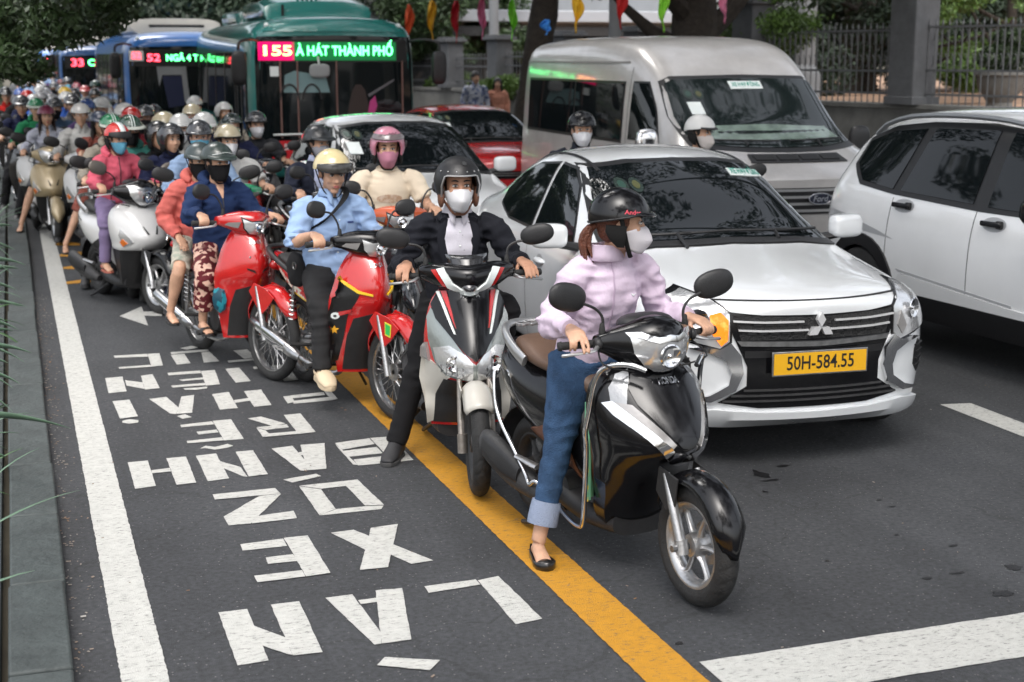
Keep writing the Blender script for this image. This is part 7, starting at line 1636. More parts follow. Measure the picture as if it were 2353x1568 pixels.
    if collar == 'shirt':
        for s in (-1, 1):
            rows = [[A3(nb[0] + (.060 + o) * math.cos(R(a)) * k, s * (.060 + o) * math.sin(R(a)) * k, nz + dz - (0 if a > 40 else (40 - a) * .0012)) for a in np.linspace(12, 172, 12)] for o, dz in ((.004, .034), (.010, .016), (.022, -.012 - .0))]
            rows[2][0] = rows[2][0] + A3(.018, s * .006, -.026); rows[2][1] = rows[2][1] + A3(.010, s * .008, -.018)
            obj('collar', loft(rows, False), inner or top, t, solid=.003)
    elif collar == 'hood':
        hp_ = [A3(nb[0] - .02 + .085 * math.cos(R(a)) * k, .095 * math.sin(R(a)) * k, nz + .0 - .03 * math.cos(R(a))) for a in np.linspace(50, 310, 20)]
        obj('hood', disp(remesh(tube([hp_[0]] + hp_ + [hp_[-1]], [(.008, .008)] + [(.024 + .018 * math.sin(math.pi * i / 19), .020 + .02 * math.sin(math.pi * i / 19)) for i in range(20)] + [(.008, .008)], 12), .009, 2), .004, (14, 14, 14)), top, t)
    elif collar == 'stand':
        rows = [[A3(nb[0] + .006 + (.060 + o) * math.cos(R(a)) * k, (.062 + o) * math.sin(R(a)) * k, nz + dz) for a in np.linspace(-178, 178, 26)] for dz, o in ((-.03, .020), (.0, .012), (.030, .008), (.034, .003), (.020, .0))]
        obj('collar', disp(loft(rows, False), .003, (20, 20, 30)), top, t, solid=.003)
    elif collar == 'round': obj('neckband', tube([A3(nb[0] + .002 + .070 * math.cos(R(a)) * k, .075 * math.sin(R(a)) * k, nz - .012 - .014 * math.cos(R(a))) for a in np.linspace(-180, 180, 26)], .006, 6), top, t)
    if extra: extra(t, tb, AXF, dict(sc=sc, nb=nb, ch=ch, h=h, H=H, k=k, hd=hd))
    t['hx'] = 0.; return t
def zipper(t, tb, AX_, q, z1=.30, m=None):
    pts = [tuple(shoot(tb, AX_, 0, q['nb'][2] - .02 - (z1) * i / 14, .002)[0]) for i in range(15)]; obj('zip', tube(pts, [(.004, .002)] * 15, 6, side=(0, 1, 0)), m or PLAST2, t)
def placket(t, tb, AX_, q, m, z1=.36, w=.014):
    z0 = q['nb'][2] - .03; poly = [(-w, z0 - z1), (w, z0 - z1), (w, z0), (-w, z0)]; obj('placket', decal(poly, AX_, tb, .002, .03), m, t)
    for i in range(5): obj('button', ell(tuple(shoot(tb, AX_, 0, z0 - .04 - i * .065, .004)[0]), (.003, .005, .005), nu=8, nv=6), STICK, t)
def open_front(im):
    def f(t, tb, AX_, q):
        z0 = q['nb'][2]; k = q['k']; w0 = .055 * k
        p = [(-w0, z0 - .02), (w0, z0 - .02), (.075 * k, z0 - .12), (.062 * k, z0 - .26), (.045 * k, z0 - .40), (-.03 * k, z0 - .40), (-.05 * k, z0 - .26), (-.075 * k, z0 - .12)]
        s_ = obj('shirt_front', decal(p, AX_, tb, .003, .02), im, t)
        for i in range(5): obj('button', ell(tuple(shoot(tb, AX_, .004, z0 - .09 - i * .07, .006)[0]), (.003, .005, .005), nu=8, nv=6), STICK, s_)
        obj('shirt_placket', decal([(-.012, z0 - .39), (.014, z0 - .39), (.014, z0 - .05), (-.012, z0 - .05)], AX_, tb, .0045, .03), im, s_)
        for s in (-1, 1):
            pts = [tuple(shoot(tb, AX_, s * a * k, z0 - z, .008)[0]) for a, z in ((.062, .01), (.080, .07), (.086, .14), (.072, .26), (.055, .38))]; obj('lapel', tube(pts, [(.010, .006), (.022, .007), (.024, .007), (.012, .006), (.008, .006)], 8, per=4, side=(0, 1, 0)), t.children[0].data.materials[0] if False else f.tm, t)
    return f
def ride(bike, geo, label, spec, sx=0., dz=.055, right='down', left='up', ry=.30, rx=.12, fyaw=-12, lx=0, hands_mode=('grip', 'grip'), ly=.17, foot_z=0.02, **kw):
    """seat a person on a bike; right foot on the road"""
    s0 = geo['seat'][0] + sx; sp = dict(spec); sp.update(kw); M = bike.matrix_basis
    hip = (0, geo['seat'][1] + dz); hands = {}
    for s in (-1, 1):
        gp, d = geo['grip'][s]; gp = gp - A3(s0, 0, 0); hands[s] = (gp + A3(0, 0, .004), d, hands_mode[0 if s < 0 else 1])
    feet = {}
    for s, md in ((-1, right), (1, left)):
        if md == 'down': feet[s] = (A3(rx, s * ry, foot_z), s * -fyaw if s > 0 else fyaw, 0)
        elif md == 'up': feet[s] = (A3(geo['toe'][0] - s0, s * ly, geo['floor'] + .02), 0, 0)
        else: feet[s] = md
    w_ = bike.matrix_basis @ Vector((s0, 0, 0))
    return human(label, w_, bike.rotation_euler.z, hip, hands=hands, feet=feet, **sp)
# ================= FRONT ROW =================
def place(f, r): f, r = Vector(f), Vector(r); d = (f - r); return (f.x, f.y, 0), math.atan2(d.y, d.x)
LILAC = cloth((.66, .54, .66), 'lilac_nylon', rough=.5, bump=.14, bs=70, var=.03); DENIM = cloth((.035, .075, .15), 'blue_denim', var=.35, vs=14, bump=.5, bs=180)
SADDLE = mat('brown_vinyl', (.105, .06, .038), .45, bump=.12, bs=140, var=.1, vs=6); BRPL = mat('brown_plastic', (.13, .05, .025), .45, var=.15, vs=5)
loc, az = place((2.35, 4.62), (2.17, 5.86))
b1, g1_ = lead_scooter('glossy black scooter with brown seat and chrome guard bars at the very front', BLACKP, st=-1, seat=SADDLE, accent=BRPL, guard=True, inner=BRPL, loc=loc, az=az)
def woman_x(t, tb, AX_, q):
    zipper(t, tb, AX_, q, .30, mat('lilac_zip', (.5, .38, .5), .5)); z = q['nb'][2] - .16
    obj('chest_tick', decal([(.085, z + .004), (.092, z - .004), (.112, z + .006), (.093, z + .001), (.088, z + .008)], AX_, tb, .004, .05), STICK, t)
w1 = ride(b1, g1_, 'woman in a lilac jacket and glossy black helmet on the black scooter, looking aside', dict(k=.91, lean=15, roll=5, hy=60, hp=4, top=LILAC, bottom=DENIM, sleeve='long', helm=dict(kind='half', m=BLACKP, visor='short', flap=True, rim=PLAST, text=('Andes', .026, -66, 76, mat('pink_print', (.75, .08, .12), .4), 0)), msk=('fish', cloth((.70, .67, .70), 'white_mask_fabric', var=.02, bump=.1)), shoe=('pump', mat('black_leather', (.012, .012, .012), .3, coat=.4)), vox=.0055, fem=True, collar='stand', hair='tail', hairm=BROWNH, extra=woman_x, baggy=1.0, fold=.8, skin=SKIN), right=(A3(.10, -.30, .0), -14, 0), hands_mode=('lever', 'grip'), dz=.04, sx=.05)
# green folder standing on the floorboard
fo = thing('folder', 'mint green folder with yellow flower print standing on the black scooter floorboard', 'folder', b1.matrix_basis @ Vector((-.50, -.19, .295)), az + .05)
fm = mat('mint_card', (.16, .42, .25), .5); obj('cover', box((0, 0, .21), (.035, .012, .40)), fm, fo, bevel=.002); obj('cover', box((-.02, .09, .205), (.012, .18, .39)), fm, fo, bevel=.002)
obj('flower_print', box((0, -.0085, .10), (.034, .003, .19)), mat('flower_print', (.16, .42, .25), .5, col2=(.65, .45, .05), cov=(.52, .55), vs=42, detail=2), fo)
# 2 red and white scooter with the man in the dark jacket
loc, az = place((1.99, 6.22), (2.22, 7.48))
b2, g2_ = air_blade('red, black and white scooter with its front wheel on the yellow line', loc, az, st=-2)
NAVYJ = cloth((.010, .011, .016), 'black_navy_jacket', bump=.12, bs=160); WSH = cloth((.60, .58, .64), 'white_shirt_fabric', var=.04, bump=.15)
of = open_front(WSH); of.tm = NAVYJ
MATTE = mat('matte_black_helmet', (.012, .012, .013), .42, bump=.05, bs=60)
BLKT = cloth((.008, .008, .009), 'black_trousers')
m2 = ride(b2, g2_, 'man in an open dark jacket, white shirt and matte black open-face helmet', dict(k=.95, lean=10, hy=4, hp=2, top=NAVYJ, bottom=BLKT, helm=dict(kind='jet', m=MATTE, rim=mat('silver_beading', (.6, .6, .6), .3, .8), studs=True, lining=mat('tan_leather_lining', (.16, .07, .04), .6), strap=mat('tan_leather_lining', (.16, .07, .04), .6)), msk=('fish', cloth((.66, .66, .68), 'white_mask_2', var=.02, bump=.1)), shoe=('shoe', mat('black_sneaker', (.02, .02, .022), .6)), vox=.0065, collar='shirt', inner=WSH, extra=of, skin=SKIN2, baggy=1.0), right=(A3(.18, -.34, .0), -22, 0), hands_mode=('lever', 'lever4'), dz=.05)
obj('jacket_collar', tube([A3(.0 + .10 * math.cos(R(a)) + .09, .085 * math.sin(R(a)), 1.245 - .02 * math.cos(R(a))) for a in np.linspace(60, 300, 16)], [(.022, .016)] * 16, 10), NAVYJ, m2)
# 3 boy in the light blue shirt
loc, az = place((1.99, 7.72), (1.68, 8.90))
b3, g3_ = underbone('red motorbike with yellow-edged black leg shields, star stickers and silver exhaust', loc, az, st=6, head=BLACKP, kind=0)
LBLUE = cloth((.30, .43, .66), 'light_blue_cotton', bump=.1, var=.03); CREAMH = mat('cream_helmet_shell', (.62, .52, .28), .25, coat=1)
CHAR = cloth((.022, .022, .023), 'charcoal_trousers')
def boy_x(t, tb, AX_, q):
    placket(t, tb, AX_, q, LBLUE); z = q['nb'][2]
    pts = [tuple(shoot(tb, AX_, y, z - .02 - zz, .004)[0]) for y, zz in ((.06, .0), (.045, .06), (.01, .14), (-.04, .22), (-.09, .29), (-.13, .36))]
    obj('chest_pocket', decal([(.05, z - .14), (.115, z - .14), (.112, z - .22), (.053, z - .22)], AX_, tb, .003, .03), LBLUE, t)
    obj('chest_logo', decal([(.06, z - .148), (.105, z - .148), (.105, z - .157), (.06, z - .157)], AX_, tb, .006, .1), mat('navy_print', (.02, .05, .2), .5), t)
m3 = ride(b3, g3_, 'young man in a light blue shirt and cream helmet looking down', dict(k=.93, lean=4, hy=-8, hp=12, top=LBLUE, bottom=CHAR, sleeve='rolled', helm=dict(kind='half', m=CREAMH, visor='band', vm=mat('dark_visor', (.03, .028, .025), .25, coat=.6)), shoe=('clog', mat('cream_clog', (.62, .50, .34), .6)), vox=.0065, collar='shirt', hair='fringe', hairm=mat('brown_black_hair', (.03, .014, .01), .45, bump=.5, bs=120), extra=boy_x, skin=SKIN, baggy=1.1), right=(A3(.33, -.235, .16), -8, 8), hands_mode=('grip', 'grip'), dz=.04, sx=.03)
# sling bag on the boy
bgp = b3.matrix_basis @ Vector((-.84, -.19, .66)); bag = thing('sling_bag', 'black sling bag hanging at the side of the young man in light blue', 'bag', bgp, az)
BAGM = cloth((.012, .012, .013), 'black_bag_nylon'); obj('pouch', disp(subd(box((-.06, 0, .12), (.25, .10, .26)), 3), .006, (9, 9, 9)), BAGM, bag)
tt = m3.matrix_basis.inverted(); 
def rel(p, o): return tuple(o.matrix_basis.inverted() @ (m3.matrix_basis @ Vector(p)))
obj('strap', tube([rel(p, bag) for p in ((-.10, -.20, .90), (.02, -.185, 1.0), (.135, -.10, 1.09), (.150, -.01, 1.17), (.120, .06, 1.235), (.05, .095, 1.275), (-.03, .08, 1.26))], [(.006, .018)] * 7, 8, per=4, side=(0, .3, 1)), BAGM, bag)
obj('clip', xf(lathe([(.02, -.003), (.024, -.003), (.024, .003), (.02, .003)], 16), T(.03, -.055, .16)), STEEL, bag)
pb = thing('plastic_bag', 'bright blue plastic bag hanging between the legs of the young man in light blue', 'bag', b3.matrix_basis @ Vector((-.44, -.12, .44)), az)
PBM = mat('blue_plastic_bag', (.01, .16, .50), .3, coat=.3, bump=.6, bs=30); obj('sack', disp(subd(box((0, 0, .12), (.15, .16, .24)), 3), .022, (12, 12, 12), .008, 40), PBM, pb); obj('handle', tube([(0, 0, .22), (.01, .01, .27), (0, 0, .31)], .010, 8), PBM, pb)
# 4 red motorbike with two women
loc, az = place((1.50, 9.0), (1.18, 10.18))
b4, g4_ = underbone('plain red motorbike carrying two riders, in front of the white scooter', loc, az, st=8, kind=1)
NAVY = cloth((.012, .028, .085), 'navy_fleece'); FLOR = mat('floral_print', (.10, .005, .01), .85, tex='voronoi', vs=38, col2=(.7, .45, .35), cov=(.62, .72))
DGR = mat('dark_green_helmet', (.022, .035, .030), .3, coat=.5)
BM = cloth((.008, .008, .009), 'black_mask_fabric')
def vneck(col=SKIN, depth=.10, w=.03):
    def f(t, tb, AX_, q):
        z = q['nb'][2] + .0; obj('neck_opening', decal([(-w, z - .01), (w, z - .01), (.004, z - depth), (-.004, z - depth)], AX_, tb, .003, .02), col, t); zipper(t, tb, AX_, dict(q, nb=q['nb'] - A3(0, 0, depth - .02)), .10)
    return f
w4 = ride(b4, g4_, 'woman in a navy fleece, black mask and floral trousers riding the plain red motorbike', dict(k=.89, lean=4, hy=6, hp=5, top=NAVY, bottom=FLOR, leg='capri', helm=dict(kind='half', m=DGR, visor='peak', wave=True), msk=('full', BM), shoe=('slide', PLAST), vox=.008, fem=True, collar='hood', extra=vneck(), baggy=1.1), right=(A3(.18, -.20, .23), -4, 0), dz=.05, ry=.2, hair='back')
CORAL = cloth((.55, .13, .11), 'coral_cotton')
s0 = g4_['seat'][0] - .28; ww = b4.matrix_basis @ Vector((s0, -.03, 0))
p4 = human('pillion in a coral hooded top and black mask behind the woman in navy', ww, b4.rotation_euler.z, (0, .82), k=.85, lean=9, hy=-6, hp=6, hands={-1: (A3(.20, -.19, .80), A3(.2, -1, 0), 'free', A3(.9, 0, -.55)), 1: (A3(.16, .16, .95), A3(0, 1, 0), 'free', A3(1, 0, 0))}, feet={-1: (A3(.13, -.27, .26), -6, 0), 1: (A3(.13, .27, .28), 6, 0)}, top=CORAL, bottom=mat('pale_floral', (.3, .33, .27), .85, col2=(.55, .5, .42), cov=(.4, .6), vs=20), leg='short', helm=dict(kind='half', m=mat('slate_green_helmet', (.03, .045, .045), .35, coat=.4), visor='peak'), msk=('full', BM), shoe=('sandal', PLAST), vox=.008, fem=True, collar='hood', hair='back', baggy=1.1)
tb_ = thing('gift_bag', 'turquoise checked bag hanging by the knee of the woman in floral trousers', 'bag', b4.matrix_basis @ Vector((-.40, -.19, .38)), az + .5)
obj('sack', subd(box((0, 0, .11), (.14, .07, .22)), 1), mat('turquoise_check', (.01, .20, .26), .5, tex='voronoi', vs=28, col2=(.005, .05, .08), cov=(.45, .5)), tb_); obj('handle', tube([(-.03, 0, .21), (-.02, 0, .28), (.02, 0, .28), (.03, 0, .21)], .003, 5, per=3), PLAST, tb_)
# 5 white scooter with the woman in pink
loc, az = place((1.05, 11.72), (.66, 12.90))
SWHITE = mat('white_scooter_paint', (.62, .62, .61), .2, coat=1); TAUPE = mat('taupe_mirror', (.16, .14, .12), .35, .3)
b5, g5_ = lead_scooter('white scooter with a black head cowl, taupe mirror and amber front indicators', SWHITE, st=9, chrome=False, loc=loc, az=az, headm=BLACKP, mirm=TAUPE, fenm=BLACKP)
PINK = cloth((.62, .11, .16), 'pink_cotton'); LAV = cloth((.22, .17, .30), 'lavender_trousers')
REDW = mat('red_helmet_shell', (.6, .02, .012), .25, coat=1)
w5 = ride(b5, g5_, 'woman in a pink hooded top, blue mask and red and white helmet', dict(k=.86, lean=12, hy=6, hp=10, top=PINK, bottom=LAV, helm=dict(kind='half', m=REDW, visor='band', vm=PLAST, stripe=[(0, .055)], rim=PLAST, flap=True), msk=('pleat', cloth((.12, .36, .50), 'blue_mask_fabric')), shoe=('sandal', mat('pink_sandal', (.4, .12, .08), .5)), vox=.009, fem=True, collar='hood', hair='back', extra=lambda t, tb, a, q: zipper(t, tb, a, q)), right=(A3(.22, -.20, .30), -4, 0), dz=.05)
# 6 cream scooter, woman in white shirt
loc, az = place((.40, 16.7), (.36, 17.95))
CREAM = mat('champagne_scooter_paint', (.45, .36, .22), .3, .25, coat=.8)
b6, g6_ = lead_scooter('champagne-coloured scooter with rounded head cowl riding beside the kerb', CREAM, st=3, chrome=False, loc=loc, az=az)
WS2 = cloth((.55, .57, .66), 'white_cotton_blouse', bump=.3)
w6 = ride(b6, g6_, 'long-haired woman in a white blouse and dark pink helmet on the champagne scooter', dict(k=.86, lean=14, hy=3, hp=3, top=WS2, bottom=mat('grey_skirt', (.08, .08, .085), .8), leg='short', helm=dict(kind='half', m=mat('wine_pink_band', (.22, .04, .08), .35, coat=.4), visor=None), shoe=('sandal', PLAST), vox=.009, fem=True, collar='shirt', hair='long', hairm=mat('dark_brown_hair', (.035, .014, .010), .42, bump=.6, bs=120), extra=lambda t, tb, a, q: (placket(t, tb, a, q, WS2), obj('neck_opening', decal([(-.035, q['nb'][2] - .01), (.035, q['nb'][2] - .01), (.0, q['nb'][2] - .12)], a, tb, .005, .02), SKIN, t))), right=(A3(.20, -.36, .08), -14, 0), dz=.05)
# 7 dark scooter, woman in rust dress
loc, az = place((.98, 14.6), (.76, 15.85))
DARKG = mat('dark_grey_scooter_paint', (.035, .038, .042), .3, coat=.8)
b7, g7_ = lead_scooter('dark grey scooter with a round side lamp, between the champagne and white scooters', DARKG, st=22, chrome=False, loc=loc, az=az)
RUST = cloth((.26, .075, .055), 'rust_dotted_dress', col2=(.4, .16, .13), cov=(.55, .6), vs=60)
w7 = ride(b7, g7_, 'bare-faced woman in a rust dress and dark blue helmet with long black hair', dict(k=.86, lean=12, hy=4, hp=6, top=RUST, bottom=RUST, sleeve='rolled', leg='skirt', helm=dict(kind='half', m=mat('navy_helmet_shell', (.03, .04, .07), .3, coat=.6), visor='peak', flap=True), shoe=('sandal', PLAST), vox=.009, fem=True, collar='round', hair='long'), right=(A3(.10, -.42, .08), -10, 0), dz=.05)
# 8 man in navy suit
loc, az = place((2.40, 10.5), (2.22, 11.75))
b8, g8_ = underbone('dark motorbike under the man in the navy suit', loc, az, paint=mat('dark_bike_paint', (.015, .017, .02), .2, coat=1), st=0, kind=1)
SUIT = cloth((.018, .022, .038), 'navy_suit_wool'); SB = cloth((.42, .46, .62), 'pale_blue_shirt'); of2 = open_front(SB); of2.tm = SUIT
m8 = ride(b8, g8_, 'man in a navy suit jacket and grey mask with a vented black helmet', dict(k=.93, lean=5, hy=18, hp=3, top=SUIT, bottom=BLKT, helm=dict(kind='half', m=mat('satin_black_helmet', (.02, .022, .024), .3, coat=.3), visor='peak', rim=PLAST), msk=('fish', cloth((.30, .30, .33), 'grey_mask_fabric')), shoe=('shoe', PLAST), vox=.009, collar='shirt', inner=SB, extra=of2), dz=.05)
# 9 pink helmet
loc, az = place((2.40, 9.0), (2.52, 10.22))
b9, g9_ = underbone('black motorbike with an orange top cowl between the suited man and the white sedan', loc, az, paint=mat('dark_bike_paint', (.015, .017, .02), .2, coat=1), st=0, kind=1, head=mat('orange_cowl', (.55, .10, .03), .3, coat=.6))
CREAMT = cloth((.72, .62, .48), 'cream_cotton_tee', var=.03); PKH = mat('pink_helmet_shell', (.55, .22, .30), .25, coat=.8)
m9 = ride(b9, g9_, 'man in a cream T-shirt with a pink open-face helmet and pink mask', dict(k=.97, lean=3, hy=-4, hp=6, top=CREAMT, bottom=BLKT, sleeve='short', helm=dict(kind='jet', m=PKH, visor='clear', text=('POC', .042, 22, 50, PLAST, 0)), msk=('fish', cloth((.46, .20, .27), 'pink_mask_fabric')), shoe=('shoe', PLAST), vox=.008, fold=.45, collar='round', skin=SKIN, extra=lambda t, tb, a, q: obj('shirt_print', decal([(.09 * math.cos(x), q['ch'][2] - .04 + .03 * math.sin(x)) for x in np.linspace(0, 6.28, 21)[:-1]], a, tb, .003, .03), mat('tan_print', (.42, .27, .17), .8, col2=(.58, .46, .36), cov=(.4, .6), vs=30), t)), dz=.07)
# behind the sedan
loc, az = place((4.32, 10.2), (4.50, 11.45))
b10, g10_ = underbone('black motorbike almost hidden behind the silver-white sedan', loc, az, paint=mat('dark_bike_paint', (.015, .017, .02), .2, coat=1), kind=1)
NV2 = cloth((.02, .024, .035), 'dark_navy_anorak')
m10 = ride(b10, g10_, 'man in a dark anorak, glossy black helmet and white mask beside the minibus', dict(k=1.0, lean=2, hy=-4, hp=2, top=NV2, bottom=BLKT, helm=dict(kind='half', m=BLACKP, visor='short'), msk=('fish', cloth((.66, .66, .68), 'white_mask_2')), shoe=('shoe', PLAST), vox=.009, collar='stand', elbow=(-.3, 1.1, -.4)), dz=.09)
loc, az = place((5.25, 9.8), (5.35, 11.05))
b11, g11_ = lead_scooter('dark scooter hidden behind the sedan, in front of the minibus windscreen', DARKG, chrome=False, loc=loc, az=az)
m11 = ride(b11, g11_, 'rider in a white helmet, head turned aside, in front of the minibus windscreen', dict(k=.95, lean=4, hy=38, hp=6, top=BLKT, bottom=BLKT, helm=dict(kind='half', m=mat('white_helmet_shell', (.66, .66, .64), .3, coat=.5), visor='short', vm=PLAST, flap=True), msk=('fish', cloth((.6, .55, .52), 'cream_mask')), vox=.009, collar='round', hair='fringe', fem=True, shoe=('shoe', PLAST)), dz=.05)
# ================= THE CROWD BEHIND =================
CM = {'white': (.62, .62, .60), 'cream': (.55, .48, .32), 'black': (.014, .014, .016), 'charcoal': (.035, .037, .042), 'dark green': (.012, .06, .03), 'green': (.02, .22, .09), 'red': (.45, .015, .012), 'blue': (.03, .09, .35), 'yellow': (.65, .42, .03), 'grey': (.2, .2, .21), 'silver': (.35, .35, .36), 'navy': (.015, .02, .06), 'teal': (.06, .26, .22), 'beige': (.38, .34, .28), 'light blue': (.30, .42, .62), 'denim blue': (.07, .12, .2), 'brown': (.15, .08, .05), 'pink': (.5, .2, .25), 'purple': (.2, .12, .3), 'orange': (.55, .16, .03), 'olive': (.04, .045, .025), 'maroon': (.2, .02, .03)}
for _k in CM: CM[_k] = tuple(x * (.78 if _k in ('white', 'cream', 'silver') else .8) for x in CM[_k])
HC = lambda n: gloss(CM[n], 'helmet_' + n.replace(' ', '_'), .25)
SCl = lambda n: cloth(CM[n], 'garment_' + n.replace(' ', '_'))
MK = {'white': cloth((.62, .62, .64), 'crowd_white_mask'), 'black': BM, 'grey': cloth((.30, .30, .33), 'grey_mask_fabric'), 'blue': cloth((.12, .36, .50), 'blue_mask_fabric'), None: None}
BIKEC = [gloss((.015, .016, .02), 'bike_black'), gloss((.4, .02, .02), 'bike_red'), gloss((.55, .55, .54), 'bike_white'), gloss((.02, .05, .2), 'bike_blue'), gloss((.2, .2, .2), 'bike_grey'), gloss((.35, .28, .18), 'bike_gold')]
GR = 'riders in the traffic behind the front row'; GB = 'motorbikes in the traffic behind the front row'
def spot(u, v, z=1.50): return P(u, v, z)
arche = {}
def new_arche(key, u, v, lab, blab, spec, kind, bc, hyaw=0, Y=None, z=1.5, turn=0, **kw):
    p = spot(u, v, z) if Y is None else at(u, v, Y); az = R(-90 + turn); dx, dy = math.cos(az), math.sin(az)
    loc = (p.x + dx * .74, p.y + dy * .74, 0)
    if kind == 'lead': b, g = lead_scooter(blab, bc, chrome=False, loc=loc, az=az, group=GB)
    else: b, g = underbone(blab, loc, az, paint=bc, kind=1, group=GB)
    r = ride(b, g, lab, spec, **kw); r['group'] = GR; arche[key] = (b, r); return b, r
base = dict(k=.90, vox=.011, face=True)
new_arche('A', 415, 276, 'man in spectacles, white helmet and white shirt, right of the green helmets', 'dark scooter carrying the man in spectacles and white shirt', dict(base, lean=6, hy=-4, hp=4, top=SCl('white'), bottom=SCl('black'), helm=dict(kind='half', m=HC('white'), visor='short', rim=PLAST), msk=('fish', MK['white']), collar='shirt', glasses=True, shoe=('shoe', PLAST)), 'lead', BIKEC[0])
new_arche('B', 165, 226, 'tall man in a grey short-sleeved shirt and black helmet above the woman in rust', 'dark motorbike under the tall man in grey', dict(base, k=.98, lean=10, hy=2, hp=6, top=SCl('grey'), bottom=SCl('black'), sleeve='short', helm=dict(kind='half', m=HC('black'), visor='peak'), collar='shirt', hair='back', shoe=('shoe', PLAST)), 'wave', BIKEC[0])
new_arche('C', 534, 262, 'rider in a dark glossy open-face helmet directly left of the green bus sign', 'motorbike under the rider by the green bus sign', dict(base, lean=5, hy=14, hp=4, top=SCl('navy'), bottom=SCl('black'), helm=dict(kind='jet', m=gloss((.02, .03, .028), 'helmet_bottle_black')), msk=('fish', MK['white']), collar='stand', shoe=('shoe', PLAST)), 'wave', BIKEC[1])
new_arche('D', 299, 284, 'courier in a teal jacket and dark green helmet behind the woman in pink', 'dark scooter under the courier in teal', dict(base, lean=8, hy=10, hp=8, top=SCl('teal'), bottom=SCl('black'), helm=dict(kind='half', m=HC('dark green'), visor='brim', vm=mat('pale_brim', (.45, .47, .42), .4), stripe=[(-.012, .008), (.012, .008)]), msk=('full', BM), collar='hood', shoe=('shoe', PLAST)), 'lead', BIKEC[0], z=1.48)
new_arche('E', 524, 290, 'man with a black fringe, cream helmet and white tee behind the navy fleece rider', 'green and black motorbike behind the navy fleece rider', dict(base, k=.92, lean=6, hy=8, hp=4, top=SCl('white'), bottom=SCl('black'), sleeve='short', helm=dict(kind='half', m=HC('cream'), visor=None, rim=PLAST), msk=('fish', MK['white']), hair='fringe', collar='round', shoe=('shoe', PLAST)), 'wave', gloss((.02, .35, .15), 'bike_green'))
bE, rE = arche['E']
for s in (-1, 1):
    pass
bpy.context.view_layer.update()
kidmap = {}
for c in bpy.data.objects:
    if c.parent: kidmap.setdefault(c.parent.name, []).append(c)
SMALL = {n: None for n in ('brake_lever', 'lever_mount', 'stand', 'engine', 'swing_arm', 'rear_shock', 'rear_footrest', 'footrest', 'axle_nut', 'nose_slot', 'nose_bolt', 'badge_text', 'side_badge', 'mirror_boot', 'shock', 'rear_mudguard', 'tail_lamp', 'heat_shield', 'cluster', 'button', 'sole', 'laces', 'iris', 'eyelid', 'eyebrow', 'ear_loop', 'seam', 'stripe', 'brake_disc', 'glasses', 'headlight_bowl', 'mirror_glass', 'grab_rail', 'frame', 'rim_trim', 'chin_strap')}
def clone(key, u, v, lab, hel, top, msk, bot='black', bike=0, Y=None, z=1.5, turn=0, small=False, zs=1., tn='rider'):
    b0, r0 = arche[key]; p = spot(u, v, z) if Y is None else at(u, v, Y); az = R(-90 + turn)
    bp = BIKEC[bike]; over = {'helmet': HC(hel), 'jacket': SCl(top), 'shirt': SCl(top), 'collar': SCl(top), 'hood': SCl(top), 'neckband': SCl(top), 'face_mask': MK[msk], 'trousers': SCl(bot), 'front_cover': bp, 'head_cover': bp, 'front_fender': bp, 'fender_side': bp, 'rear_body': bp}
    if key != 'D': over['peak'] = HC(hel)
    if small: over.update(SMALL)
    b = copy_tree(b0, over, None, kidmap); r = copy_tree(r0, over, None, kidmap)
    dx, dy = math.cos(az), math.sin(az); b.location = (p.x + dx * .74, p.y + dy * .74, 0); b.rotation_euler = (0, 0, az)
    rel_ = b0.matrix_basis.inverted() @ r0.location; b.scale = (1, 1, 1)
    M = Matrix.Translation(b.location) @ Matrix.Rotation(az, 4, 'Z'); r.location = M @ rel_; r.rotation_euler = (0, 0, az)
    r['label'] = lab; r['category'] = 'person'; r['group'] = GR
    b['label'] = ('motorbike under the ' + lab)[:110] if len(lab.split()) <= 12 else 'motorbike under the ' + ' '.join(lab.split()[:12]); b['category'] = 'motorbike' if 'motorbike' in b.name else 'scooter'; b['group'] = GB
    return b, r
